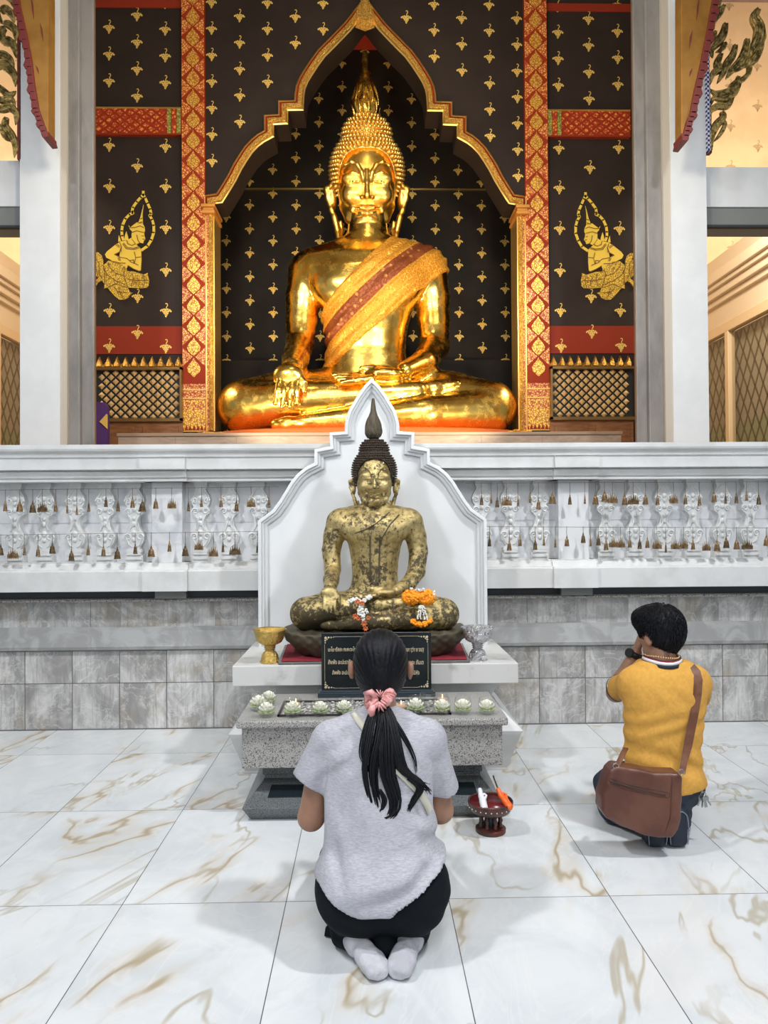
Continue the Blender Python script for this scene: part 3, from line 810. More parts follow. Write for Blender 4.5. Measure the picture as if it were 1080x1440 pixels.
tag(st('wall_front', mb, [BLACKW, SPRIG]), 'black lacquered arch wall stencilled with gold sprigs', 'wall')
# side panels
def side_panel(px0, px1, cols, name, lab):
    x0, x1 = wallpt(px0, 0)[0], wallpt(px1, 0)[0]
    if name == 'wall_left': x0 -= .4
    else: x1 += .4
    z = lambda py: wallpt(0, py)[1]
    mb = MB().box(x0, x1, YW, YW+.2, ZB, ZT)
    ya = YW-.004
    mb.box(x0, x1, YW-.012, YW, z(8), z(-3), 2)
    mb.box(x0, x1, YW-.012, YW, z(497), z(458), 2)
    for k in range(-1, 3): 
        sprig(mb, wallpt(cols[0], 0)[0], z(36+38*k), .1, ya, 1); sprig(mb, wallpt(cols[2], 0)[0], z(38+38*k), .1, ya, 1)
    for k in range(4): sprig(mb, wallpt(cols[1], 0)[0], z(18+38.4*k), .1, ya, 1)
    for i, py in ((0,203),(2,204),(1,232),(0,261),(2,261),(0,319),(2,319),(2,379),(0,436),(2,436),(1,416)): sprig(mb, wallpt(cols[i], 0)[0], z(py), .1, ya, 1)
    for i, py in ((1,467),(0,486),(2,487)): sprig(mb, wallpt(cols[i], 0)[0], z(py), .1, YW-.014, 1)
    tag(st(name, mb, [BLACKW, SPRIG, RED]), lab, 'wall')
side_panel(133.5, 257, (155.5,194.5,234), 'wall_left', 'dark panelled wall with gold sprigs left of the arch')
side_panel(774, 895, (875.5,834,790), 'wall_right', 'dark panelled wall with gold sprigs right of the arch')
# niche interior
YN = 9.4
nx0, nx1 = xc*1.22-2.25, xc*1.22+2.25
def backpt(px, py): p = wallpt(px, py, YN); return p
mb = MB().box(nx0-.1, nx1+.1, YN, YN+.2, ZB, 7.9)
for c_ in range(13):
    px = 318.5+32.75*c_
    for r_ in range(0, 17):
        py = 78+33.7*r_+(0 if c_ % 2 == 0 else 16.8)-10
        x, z = backpt(px, py)
        if z < 2.3: continue
        sprig(mb, x, z, .098, YN-.003, 1)
tag(st('wall_niche', mb, [BLACKD, SPRIG]), 'dark niche back wall with gold sprigs behind the large statue', 'wall')
tag(st('trim_6', MB().box(nx0, nx1, YN-.02, YN, backpt(0,265)[1], backpt(0,263)[1]), GOLDLINE), 'thin gold line across the niche back wall', 'trim')
tag(st('trim_7', MB().box(nx0, nx1, YN-.25, YN, backpt(0,512)[1]-.5, backpt(0,512)[1]), BLACKD), 'dark low ledge at the foot of the niche wall', 'trim')
mb = MB().box(nx0-.1, nx0, YW+.30, YN, ZB, 7.9).box(nx1, nx1+.1, YW+.30, YN, ZB, 7.9)
tag(st('wall_niche_sides', mb, BLACKD), 'dark side walls of the niche', 'wall')
tag(st('ceiling_niche', MB().box(nx0-.1, nx1+.1, YW+.30, YN, backpt(0,65)[1], 7.95), REDB), 'red ceiling inside the niche', 'ceiling')
# ogee frame
fr = thing('arch_frame', (xc, YW, 2.2), 'gilded pointed arch frame with stepped shoulders around the large statue', 'arch frame')
AF = A[:]
AF[0] = (AF[0][0], wallpt(0, 606)[1]); AF[-1] = (AF[-1][0], wallpt(0, 606)[1])
# band profile (offset to the right of travel = towards the opening)
zcap = wallpt(0, 292)[1]
AR = AF[1:-1]; ARs = [(AR[0][0], zcap)]+AR+[(AR[-1][0], zcap)]
profA = [(0,0),(0,-.05),(.012,-.058),(.018,-.05),(.020,-.035),(.034,-.035),(.036,-.06),(.042,-.07),(.078,-.07),(.086,-.06),(.088,-.04),(.100,-.03),(.100,.31)]
obj('arch_moulding', MB().sweep(ARs, profA, YW, 0, [1,1,1,2,2,0,0,0,0,1,1,3]), [GOLDFR, GOLDLINE, REDORN, BLACKW], fr, angle=35)
for sgn in (-1, 1):
    e = 0 if sgn < 0 else -1
    xo = ARs[e][0]; a, b_ = (xo, xo+.100) if sgn < 0 else (xo-.100, xo)
    zb = wallpt(0, 606)[1]; zt = wallpt(0, 303)[1]
    q = MB()
    q.box(a, b_, YW-.03, YW+.30, zb, zt, 1); 
    w = (b_-a)
    for u0, u1, d, mi in ((0,.18,.045,1),(.22,.46,.04,2),(.50,.90,.065,0)):
        l0, l1 = (a+w*u0, a+w*u1) if sgn < 0 else (b_-w*u1, b_-w*u0)
        q.box(l0, l1, YW-d, YW-.03, zb, zt, mi)
    obj('jamb', q, [GOLDFR, GOLDLINE, FILO], fr, bevel=.004)
    obj('capital', MB().box(a-.015, b_+.015, YW-.10, YW+.3, zt, zt+.03).box(a-.005, b_+.005, YW-.085, YW+.3, zt+.03, zt+.06).box(a-.02, b_+.02, YW-.11, YW+.3, zt+.06, zcap+.01), M('orange_gilt', (.62,.27,.05), .45, .4), fr, bevel=.005)
ax, az = A[len(A)//2]
obj('apex_ornament', MB().prism([(ax-.10,az-.30),(ax-.12,az-.22),(ax-.06,az-.08),(ax,az+.12),(ax+.06,az-.08),(ax+.12,az-.22),(ax+.10,az-.30),(ax,az-.34)], YW-.11, YW, taper=.25), GOLDFR, fr)
# ------------------------------------------------------------------ gold and red pilasters
def pilaster(px0, px1, label):
    x0, x1 = wallpt(px0, 0, 7.6)[0], wallpt(px1, 0, 7.6)[0]; z = lambda py: wallpt(0, py, 7.6)[1]
    t_ = thing('pilaster', ((x0+x1)/2, 7.6, z(606)), label, 'pilaster')
    zb = z(606)
    obj('panel', MB().box(x0, x1, 7.6, YW+.02, zb, ZT), REDORN, t_)
    xm = (x0+x1)/2; hw = (x1-x0)/2-.004
    q = MB(); y1 = 7.6; P_ = 29.2*7.6/FPX
    zt = z(543)
    n = 20
    for k in range(n):
        zc = zt+.02+P_*(k)
        # ogee medallion
        med = [(0,.60),(.10,.42),(.42,.18),(.60,-.05),(.52,-.28),(.20,-.48),(0,-.62),(-.20,-.48),(-.52,-.28),(-.60,-.05),(-.42,.18),(-.10,.42)]
        zz = zc+P_*.85
        if zz > z(-20): break
        q.prism([(xm+a*hw*1.0, zz+c*P_*.78) for a, c in med], y1-.006, y1, 0)
        # corner quarter fields on both sides, between the medallions
        for sg in (-1, 1):
            tri = [(1,.42),(1,-.42),(.66,-.27),(.12,0),(.66,.27)]
            q.prism([(xm+sg*a*hw, zz+P_*.5+c*P_*1.05) for a, c in tri], y1-.005, y1, 1)
    obj('medallion_pattern', q, [FILG, FILO], t_)
    q = MB()
    q.box(x0+.004, x1-.004, y1-.006, y1, z(562), zt+.03, 0)
    q.box(x0, x1, y1-.010, y1, z(560), z(558.5), 1); q.box(x0, x1, y1-.010, y1, z(547.5), z(546), 1)
    for i in range(3):
        xx = x0+(x1-x0)*(i+.5)/3
        q.prism([(xx, z(563)), (xx+hw*.30, z(570)), (xx, z(578)), (xx-hw*.30, z(570))], y1-.007, y1, 0)
    q.box(x0+.004, x1-.004, y1-.005, y1, z(597), z(562), 2)
    for i in range(6):
        xx = x0+(x1-x0)*(i+.5)/6; q.prism([(xx-hw*.15, z(597)), (xx+hw*.15, z(597)), (xx, z(604))], y1-.005, y1, 2)
    q.box(x0, x1, y1-.008, y1, zb, z(604.5), 1)
    obj('base_pattern', q, [FILO, GOLDLINE, FILG], t_)
    return t_
pilaster(256.5, 289, 'tall red pilaster with gold medallions left of the pointed arch')
pilaster(742, 774.5, 'tall red pilaster with gold medallions right of the pointed arch')
# brocade crossbands
def crossband(px0, px1, side):
    z = lambda py: wallpt(0, py, 7.6)[1]
    x0, x1 = wallpt(px0, 0, 7.6)[0], wallpt(px1, 0, 7.6)[0]
    t_ = thing('brocade_band', ((x0+x1)/2, 7.6, z(187)), f'orange patterned crossbeam with diamond motifs {side} of the arch', 'beam')
    obj('beam', MB().box(x0, x1, 7.6, YW, z(187), z(149)), REDORN, t_)
    q = MB(); xa, xb = (x0, x1-(20*7.6/FPX)) if side == 'left' else (x0+(20*7.6/FPX), x1)
    n = 7; w = (xb-xa)/n; hgt = (z(151)-z(185))/3
    for i in range(n+1):
        for j in range(4):
            for ox, oz in ((0,0),(.5,.5)):
                cx, cz = xa+w*(i+ox), z(185)+hgt*(j+oz)
                pl = [(cx-w*.33,cz),(cx,cz-hgt*.33),(cx+w*.33,cz),(cx,cz+hgt*.33)]
                pl = [(min(max(a, xa), xb), min(max(c, z(185.5)), z(150.5))) for a, c in pl]
                ar = abs((pl[2][0]-pl[0][0])*(pl[3][1]-pl[1][1]))
                if ar > w*hgt*.15: q.prism(pl, 7.595, 7.6, 0)
    a0, a1 = (xb, x1) if side == 'left' else (x0, xa)
    for k, mi in enumerate((1,2,1)):
        q.box(a0+(a1-a0)*(k/3+.03), a0+(a1-a0)*((k+1)/3-.03), 7.594, 7.6, z(186), z(150), 1 if mi == 1 else 0)
    q.box(x0, x1, 7.59, 7.6, z(151), z(149), 2); q.box(x0, x1, 7.59, 7.6, z(188), z(186), 3)
    obj('brocade_pattern', q, [FILRED, FILGR, GOLDLINE, RED], t_)
crossband(134, 256, 'left'); crossband(774.5, 893, 'right')
# painted kneeling figures
def deva(flip, label):
    def T(p):
        px, py = 130+p[0]/8.73, 262+p[1]/8.73
        if flip: px = 1030.5-px
        return wallpt(px, py)
    y0 = YW-.010
    def stroke(mb, L, w, mi=0, y=y0, flat=False):
        pts = [T(p) for p in L]
        for i in range(len(pts)-1):
            (a, c), (a2, c2) = pts[i], pts[i+1]; dx, dz = a2-a, c2-c; l = math.hypot(dx, dz) or 1; nx, nz = -dz/l*w/2, dx/l*w/2; ex, ez = dx/l*w*.25, dz/l*w*.25
            q = [(a+nx-ex,c+nz-ez),(a-nx-ex,c-nz-ez),(a2-nx+ex,c2-nz+ez),(a2+nx+ex,c2+nz+ez)]
            mb.prism(q, y, y+.006, mi)
    t_ = thing('painted_deity', (T((350, 1380))[0], YW, T((350, 1380))[1]), label, 'wall painting')
    mb = MB()
    stroke(mb, [(395,650),(378,600),(375,540),(385,470),(420,390),(470,338),(512,322),(502,300),(512,250),(560,180),(610,125),(638,95),(638,55)], .026)
    stroke(mb, [(638,92),(660,130),(690,200),(722,270),(732,325),(716,352),(745,400),(765,470),(765,560),(735,650),(690,725),(618,775)], .026)
    obj('halo_outline', mb, GFIG, t_)
    mb = MB(); pg = lambda L, dy=0, mi=0: mb.prism([T(p) for p in L], y0-dy, YW, mi)
    pg([(641,215),(628,330),(632,450),(575,445),(600,380),(620,300)])
    pg([(455,465),(480,495),(520,465),(560,435),(628,445),(652,490),(658,535),(645,560),(650,600),(662,635),(645,655),(632,692),(590,682),(560,702),(540,700),(495,640),(495,580),(500,545),(475,520)])
    pg([(332,672),(340,590),(352,620),(368,668)]); pg([(408,658),(414,600),(430,545),(450,605),(458,648)])
    pg([(370,670),(440,655),(490,625),(545,695),(560,715),(610,760),(613,900),(605,1020),(580,1037),(520,1010),(450,965),(425,1010),(330,1010),(260,960),(250,905),(300,880),(345,860),(355,800),(362,720)])
    pg([(372,668),(300,710),(200,790),(172,830),(190,870),(260,905),(330,912),(420,935),(480,915),(440,880),(355,865),(290,832),(355,795),(372,740)], .001)
    obj('gilt_body', mb, GFIG, t_)
    mb = MB(); pg = lambda L, dy=0, mi=0: mb.prism([T(p) for p in L], y0-dy, YW, mi)
    pg([(215,905),(330,915),(430,990),(440,1035),(520,1040),(640,1075),(690,1055),(690,1085),(705,1140),(700,1210),(670,1240),(600,1245),(450,1235),(470,1290),(505,1300),(475,1320),(450,1360),(400,1385),(340,1385),(290,1340),(200,1240),(160,1245),(165,1190),(130,1150),(90,1170),(40,1240),(35,1170),(90,1120),(50,1080),(36,980),(36,885),(65,890),(70,870),(38,845),(38,805),(90,805),(130,840),(150,900),(150,960),(180,940)], .0005)
    obj('patterned_skirt', mb, FILF, t_)
    mb = MB(); y1 = y0-.004; ln = lambda L, w=.007: stroke(mb, L, w, 0, y1)
    for L in ([(545,700),(500,720),(450,700),(440,660)],[(500,560),(560,540),(640,560)],[(470,500),(540,500),(600,480),(645,500)],[(560,590),(575,660),(600,690)],[(620,600),(640,605)],[(630,640),(650,642)],[(580,445),(628,430)],[(605,395),(628,385)],
              [(372,740),(350,800),(290,832),(355,865),(440,880),(480,915)],[(355,690),(372,740),(366,800)],[(300,710),(345,745)],[(310,700),(352,730)],[(330,870),(345,905)],[(345,868),(360,905)],[(470,905),(520,898),(528,940),(480,920)],[(530,800),(545,870),(610,860)],[(545,880),(530,940),(575,960)],
              [(390,700),(430,760),(520,770),(590,750)],[(400,690),(440,745),(520,755),(580,738)],[(250,912),(330,935),(420,938)],[(420,1010),(400,1060),(420,1150),(450,1235)],[(450,965),(520,1008),(585,1034)],
              [(160,1000),(200,1080),(300,1150),(420,1200)],[(210,930),(220,980),(300,1060),(400,1090)],[(150,960),(170,1060),(165,1190)],[(200,1240),(300,1190),(400,1225),(450,1235)],[(60,890),(100,940),(100,1060),(130,1120)],[(45,960),(75,1030),(90,1110)],
              [(560,1120),(590,1160),(580,1220)],[(640,1080),(655,1150),(640,1240)],[(500,1060),(520,1130),(490,1220)],[(440,1130),(560,1150),(690,1150)],[(280,1230),(330,1290),(440,1300)],[(340,1240),(360,1320),(400,1375)]): ln(L)
    obj('line_work', mb, M('umber_line', (.20,.09,.01), .6), t_)
deva(False, 'gold painted kneeling deity facing right on the left dark panel')
deva(True, 'gold painted kneeling deity facing left on the right dark panel')
# lattice screens
def screen(px0, px1, side):
    z = lambda py: wallpt(0, py, 7.55)[1]
    X = lambda px: wallpt(px, 0, 7.55)[0]
    t_ = thing('lattice_screen', ((X(px0)+X(px1))/2, 7.55, z(625)), f'gilded diamond lattice screen on a wooden cabinet {side} of the arch', 'screen')
    obj('backing', MB().box(X(px0), X(px1), 7.60, YW, z(588), z(517)), M('black_backing', (.012,.010,.008), .6) if side == 'left' else bpy.data.materials['black_backing'], t_)
    q = MB(); n = 9; w = (X(px1-3)-X(px0+2))/n; hh = w*.96
    j = 0; zc = z(522)
    while zc > z(586):
        for i in range(n+1):
            cx = X(px0+2)+w*(i+(.5 if j % 2 else 0)); r = w*.36
            if cx-r < X(px0) or cx+r > X(px1): continue
            q.add([(cx-r,7.59,zc),(cx,7.59,zc-r),(cx+r,7.59,zc),(cx,7.59,zc+r),(cx,7.555,zc)], [(0,1,4),(1,2,4),(2,3,4),(3,0,4)])
        # thin crossing bars
        j += 1; zc -= hh/2
    obj('diamond_studs', q, M('stud_gilt', (.90,.64,.30), .45, .35) if side == 'left' else bpy.data.materials['stud_gilt'], t_)
    q = MB()
    q.box(X(px0), X(px1), 7.53, 7.62, z(591.5), z(587)); q.box(X(px0), X(px1), 7.53, 7.62, z(519), z(515.5))
    e = X(px1) if side == 'left' else X(px0)
    s_ = -1 if side == 'left' else 1
    q.box(min(e, e+s_*.02), max(e, e+s_*.02), 7.53, 7.62, z(591), z(515))
    obj('frame', q, M('bronze_frame', (.22,.12,.035), .4, .5) if side == 'left' else bpy.data.materials['bronze_frame'], t_)
    q = MB(); n = 10; w = (X(px1)-X(px0))/n
    for i in range(n):
        cx = X(px0)+w*(i+.5)
        q.prism([(cx-w*.38,z(516)),(cx-w*.42,z(511)),(cx-w*.22,z(506)),(cx,z(498.5)),(cx+w*.22,z(506)),(cx+w*.42,z(511)),(cx+w*.38,z(516))], 7.55, 7.59, taper=.35)
        if i < n-1: q.prism([(cx+w*.38,z(516)),(cx+w*.5,z(508)),(cx+w*.62,z(516))], 7.57, 7.60, taper=.3)
    obj('lotus_cresting', q, GOLDFR, t_)
    q = MB().box(X(px0), X(px1), 7.57, YW+.1, ZB+.3, z(591))
    for i in range(2):
        a = X(px0)+(X(px1)-X(px0))*(i/2+.05); b_ = X(px0)+(X(px1)-X(px0))*((i+1)/2-.05); q.box(a, b_, 7.555, 7.57, z(640), z(598))
        q.box(a+.03, b_-.03, 7.548, 7.56, z(637), z(602))
    obj('cabinet', q, WOOD, t_, bevel=.004)
screen(134, 256, 'left'); screen(775, 894, 'right')
# statue plinth
t_ = thing('statue_plinth', (0, 7, 1.3), 'low peach marble plinth under the large golden statue', 'plinth')
x0, x1 = XZ(165,0,7)[0], XZ(867,0,7)[0]
obj('base', MB().box(x0, x1, 7.0, 7.50, ZB, 2.205).box(-1.52, 1.50, 7.50, 9.38, ZB, 2.205), PLINTHST, t_)
obj('top_slab', MB().box(x0-.01, x1+.01, 6.985, 7.50, 2.205, 2.235).box(-1.52, 1.50, 7.50, 9.38, 2.205, 2.235), M('peach_edge', (.34,.24,.16), .4), t_, bevel=.004)
q = MB()
for px in (245, 330, 672, 757): q.box(XZ(px,0,7)[0]-.002, XZ(px,0,7)[0]+.002, 6.998, 7.0, ZB, 2.205)
obj('joint', q, M('plinth_joint', (.28,.21,.16), .6), t_)
# purple panel
t_ = thing('purple_panel', (XZ(142,600,7.2)[0], 7.2, 1.6), 'purple cloth panel with a gold diamond at the left jamb', 'panel')
obj('cloth', MB().prism([XZ(134,746,7.2), XZ(151,746,7.2), XZ(151,572,7.2), XZ(147,566,7.2), XZ(134,565,7.2)], 7.2, 7.26), PURPLE, t_)
obj('gold_diamond', MB().prism([XZ(140,593,7.19), XZ(150,582,7.19), XZ(151,583,7.19), XZ(151,603,7.19)], 7.185, 7.2), SPRIG, t_)
# temple floor and ceiling, added porch roof
tag(st('floor_hall', MB().box(-7, 7, 5.36, 12.5, 1.1, ZB), PLINTHST), 'raised hall floor behind the balustrade', 'floor')
tag(st('ceiling', MB().box(-3.0, 3.0, 6.9, YN+.3, 7.9, 8.1), BLACKW), 'dark hall ceiling', 'ceiling')

tag(st('ceiling_porch_added', MB().box(-7, 7, 1.2, 7.6, 7.9, 8.1), M('porch_ceiling_paint', (.30,.26,.22), .7)), 'unseen high roof over the porch and forecourt, added to block sky light', 'ceiling')  # out of view, added so less sky light reaches the hall front
# ------------------------------------------------------------------ pillars, marble jambs, beams
def pillar(side):
    f = (lambda px: px) if side == 'left' else None
    if side == 'left': a, b_, c_, d_, e_, g_ = 28, 84, 94, 94, 112, 132.5
    else: a, b_, c_, d_, e_, g_ = 995, 945, 934, 934, 911, 893.5
    Y = 6.0
    t_ = thing('pillar', ((XZ(a,400,Y)[0]+XZ(b_,400,Y)[0])/2, Y, ZB), f'tall white square pillar at the {side} of the hall front', 'pillar')
    xa, xb = sorted((XZ(a,400,Y)[0], XZ(b_,400,Y)[0]))
    obj('shaft', MB().box(xa, xb, Y, Y+.20, ZB, 8.2), WHITEB, t_)
    xa2, xb2 = sorted((XZ(b_,400,Y)[0], XZ(c_,400,Y+.01)[0]))
    obj('edge_strip', MB().box(xa2, xb2, Y+.010, Y+.045, ZB, 8.2), M('cream_edge_strip', (.52,.46,.38), .5) if side == 'left' else bpy.data.materials['cream_edge_strip'], t_)
    t2 = thing('marble_jamb', (XZ(e_,400,6.1)[0], 6.1, ZB), f'stepped grey marble door jamb {side} of the dark panels', 'jamb')
    q0, q1 = sorted((XZ(d_,400,6.0)[0]+(-.10 if side == 'left' else .10), XZ(e_,400,6.05)[0]))
    obj('outer_strip', MB().box(q0, q1, 6.046, 6.09, ZB, 8.2), JAMBM, t2, bevel=.008)
    q0, q1 = sorted((XZ(e_,400,6.1)[0]+(-.10 if side == 'left' else .10), XZ(g_,400,6.10)[0]))
    obj('inner_strip', MB().box(q0, q1, 6.092, 6.13, ZB, 8.2), JAMBM, t2, bevel=.008)
    q0, q1 = sorted((XZ(g_,400,6.10)[0]+(-.03 if side == 'left' else .03), XZ(g_+(1.5 if side == 'left' else -1.5),400,6.13)[0]))
    obj('gilt_edge', MB().box(q0, q1, 6.131, 6.15, ZB, 8.2), M('brown_edge', (.16,.08,.04), .5) if side == 'left' else bpy.data.materials['brown_edge'], t2)
pillar('left'); pillar('right')
z6 = lambda py, Y=6.1: 1.4+(733-py)*Y/FPX
for side, sg in (('left', -1), ('right', 1)):
    xe = XZ(30,300,6.1)[0] if sg < 0 else XZ(993,300,6.1)[0]; x0, x1 = sorted((xe, sg*5.2))
    t_ = thing('beam', ((x0+x1)/2, 6.1, z6(290)), f'white horizontal beam joining the {side} pillar', 'beam')
    yy = (225, 289, 316) if sg < 0 else (230, 287, 313)
    obj('fascia', MB().box(x0, x1, 6.1, 6.35, z6(yy[1]), z6(yy[0])), WHITEB, t_)
    obj('soffit_band', MB().box(x0, x1, 6.12, 6.36, z6(yy[2]), z6(yy[1])), BEAMG, t_)
    obj('lip', MB().box(x0, x1, 6.11, 6.16, z6(yy[2]+2), z6(yy[2]-1)), DARK, t_)
# side galleries
for side, sg in (('left', -1), ('right', 1)):
    YB = 11.2
    x0, x1 = sorted((sg*2.95, sg*8.0))
    mb = MB().box(x0, x1, YB, YB+.2, ZB, 9.5)
    for i in range(8):
        for j in range(9):
            x = sg*(5.15+.42*i); z = 4.6+.62*j+(.31 if i % 2 else 0)
            if x0 < x < x1: 
                sprig(mb, x, z, .13, YB-.004, 1)
    tag(st(f'wall_gallery_{side}', mb, [BEIGE, BROWNSPRIG]), f'warm beige gallery wall with brown sprigs on the {side}', 'wall')
    tag(st(f'ceiling_gallery_{side}', MB().box(*sorted((sg*2.95, sg*8.0)), 6.4, YB, 9.3, 9.5), M('plum_ceiling', (.32,.22,.22), .6) if side == 'left' else bpy.data.materials['plum_ceiling']), f'{side} gallery ceiling', 'ceiling')
    # inner partition (faces the gallery, parallel to the view)
    a, b_ = sorted((sg*2.95, sg*3.05))
    tag(st(f'wall_partition_{side}', MB().box(a, b_, 7.66, YB, ZB, 9.4), CREAM), f'{side} partition behind the marble jamb', 'wall')
    # long side wall with window
    XW = 5.0*sg
    w0, w1 = sorted((XW, XW+sg*.3))
    mb = MB().box(w0, w1, 6.6, YB, 4.12, 4.55)
    mb.box(w0, w1, 6.6, YB, ZB, 1.6)
    tag(st(f'wall_side_{side}', mb, CREAM), f'cream side wall of the {side} gallery', 'wall')
    t_ = thing('cornice', (XW, 8.8, 4.45), f'stepped cream cornice along the {side} gallery wall', 'cornice')
    q = MB()
    for k, (za, zb, d) in enumerate(((4.42,4.50,.06),(4.50,4.60,.12),(4.60,4.66,.17),(4.66,4.80,.22),(4.80,5.1,.05))):
        a, b_ = sorted((XW-sg*d, XW+sg*.3)); q.box(a, b_, 6.6, YB, za, zb)
    obj('moulding', q, CREAM, t_, bevel=.01)
    w = thing('window_1' if side == 'left' else 'window_2', (XW, 8.8, 1.6), f'tall lattice patterned window in the {side} gallery', 'window', kind='structure')
    q = MB()
    a, b_ = sorted((XW-sg*.05, XW+sg*.05))
    q.box(a, b_, 6.6, YB, 3.98, 4.12); q.box(a, b_, 6.6, YB, 1.6, 1.68)
    for Yv in (7.2, 10.15, YB-.05): q.box(a, b_, Yv-.05, Yv+.05, 1.6, 4.0)
    obj('frame', q, M('beige_window_frame', (.60,.46,.30), .5) if side == 'left' else bpy.data.materials['beige_window_frame'], w, bevel=.008)
    a, b_ = sorted((XW+sg*.0, XW+sg*.01)); obj('pane', MB().box(a, b_, 6.6, YB, 1.6, 4.0), PANE, w)
    a, b_ = sorted((XW+sg*.10, XW+sg*.12)); obj('curtain', MB().box(a, b_, 6.6, YB, 2.72, 4.0).box(a, b_, 6.6, YB, 1.6, 2.72, 1), [M('taupe_curtain', (.33,.31,.27), .7), M('green_curtain', (.24,.30,.20), .6)] if side == 'left' else [bpy.data.materials['taupe_curtain'], bpy.data.materials['green_curtain']], w)
    q = MB(); xa = XW+sg*.095
    for k in range(-14, 26):
        for dr in (-1, 1):
            y_0 = 6.6+.20*k; y_1 = y_0+1.35
            if dr < 0: pa, pb = (y_0, 1.62), (y_1, 3.98)
            else: pa, pb = (y_0, 3.98), (y_1, 1.62)
            for (s0, s1) in ((0, 1),):
                f0 = max(0, (6.62-pa[0])/(pb[0]-pa[0])); f1 = min(1, (YB-.02-pa[0])/(pb[0]-pa[0]))
                if f1 <= f0: continue
                A_ = (pa[0]+(pb[0]-pa[0])*f0, pa[1]+(pb[1]-pa[1])*f0); B_ = (pa[0]+(pb[0]-pa[0])*f1, pa[1]+(pb[1]-pa[1])*f1)
                q.add([(xa,A_[0]-.018,A_[1]),(xa,A_[0]+.018,A_[1]),(xa,B_[0]+.018,B_[1]),(xa,B_[0]-.018,B_[1]),(xa+sg*.004,A_[0]-.018,A_[1]),(xa+sg*.004,A_[0]+.018,A_[1]),(xa+sg*.004,B_[0]+.018,B_[1]),(xa+sg*.004,B_[0]-.018,B_[1])], [(0,1,2,3),(7,6,5,4),(0,4,5,1),(2,6,7,3),(1,5,6,2),(3,7,4,0)])
    obj('curtain_lattice', q, M('dark_lattice', (.11,.09,.06), .6) if side == 'left' else bpy.data.materials['dark_lattice'], w)
# ------------------------------------------------------------------ roof brackets with red teeth
def bracket(side):
    Y = 5.6
    if side == 'left':
        inner = 68; outer = [(20,-20),(24,10),(32,45),(40,85),(44,120),(50,155),(56,172)]; tip = (64,194)
    else:
        inner = 958; outer = [(1012,-20),(1005,10),(999,45),(990,90),(982,125),(975,160),(968,180)]; tip = (963,199)
    sg = -1 if side == 'left' else 1
    X = lambda px, py: XZ(px, py, Y)
    t_ = thing('eave_bracket', (X(*tip)[0], Y, X(*tip)[1]), f'ochre roof bracket with maroon toothed edge hanging by the {side} pillar', 'bracket')
    board = [X(inner,-20)]+[X(x-sg*5, y) for x, y in outer]+[X(tip[0]-sg*2, tip[1]-6), X(inner, tip[1]-3)]
    obj('board', MB().prism(board, Y, Y+.12), OCHRE, t_, bevel=.006)
    # toothed edge
    q = MB(); pts = outer+[tip]
    dense = []
    for i in range(len(pts)-1):
        n = 3
        for k in range(n): dense.append((pts[i][0]+(pts[i+1][0]-pts[i][0])*k/n, pts[i][1]+(pts[i+1][1]-pts[i][1])*k/n))
    dense.append(pts[-1])
    for i in range(len(dense)-1):
        (a, c), (a2, c2) = dense[i], dense[i+1]
        w_ = 4+2.5*(i % 3 == 0)
        q.prism([X(a-sg*6,c-1), X(a+sg*1.5,c-1), X(a2+sg*w_,c2-2), X(a2+sg*(w_-2),c2+2), X(a2-sg*6,c2+1)], Y-.03, Y+.15)
    q.prism([X(tip[0]-sg*6,tip[1]-10), X(tip[0]+sg*3,tip[1]-12), X(tip[0]+sg*2,tip[1]), X(tip[0]-sg*5,tip[1]-3)] if side == 'right' else [X(tip[0]-8,tip[1]-12), X(tip[0]+5,tip[1]-8), X(tip[0]+5,tip[1]), X(tip[0]-4,tip[1]-3)], Y-.02, Y+.14)
    obj('toothed_edge', q, REDTRIM, t_, bevel=.004)
    q = MB(); f = 1 if side == 'left' else -1
    for cx, cy, L in ((45,10,34),(58,45,26),(52,98,12)) if side == 'left' else ((982,12,34),(972,55,26),(972,102,12)):
        obj('red_groove', MB().prism([X(cx-1.5*f,cy-L/2), X(cx+2*f,cy-L*.1), X(cx+3*f,cy+L/2), X(cx+.3*f,cy+L*.1)], Y-.004, Y), REDTRIM, t_)
bracket('left'); bracket('right')
# ------------------------------------------------------------------ carved flame foliage
def leaf(mb, pts, w, Y, Yd=.05, curl=0):
    """fat tapered flame leaf along px points, with side barbs and raised midrib"""
    pp = [np.array(P(x, y, Y)) for x, y in pts]
    # catmull subdivision
    out = []
    n = len(pp)
    for i in range(n-1):
        p0, p1, p2, p3 = pp[max(i-1,0)], pp[i], pp[i+1], pp[min(i+2,n-1)]
        for k in range(5):
            t_ = k/5; out.append(.5*((2*p1)+(-p0+p2)*t_+(2*p0-5*p1+4*p2-p3)*t_**2+(-p0+3*p1-3*p2+p3)*t_**3))
    out.append(pp[-1]); s = Y/FPX; N = len(out)
    rad = [max(.003, w*s*(math.sin(PI*min(1,.18+.82*(1-i/(N-1))))**.8)*(1-.25*i/(N-1))) for i in range(N)]
    mb.tube([tuple(p) for p in out], rad, 8, 0, flatv=(0,1,0), sq=.8)
    for off in (-.55, .55):
        q = [tuple(out[i]+np.array([0,-rad[i]*.75,0])+off*rad[i]*np.array([(out[min(i+1,N-1)]-out[max(i-1,0)])[2], 0, -(out[min(i+1,N-1)]-out[max(i-1,0)])[0]])/(np.linalg.norm(out[min(i+1,N-1)]-out[max(i-1,0)])+1e-9)) for i in range(N)]
        mb.tube(q, [r*.28 for r in rad], 5)
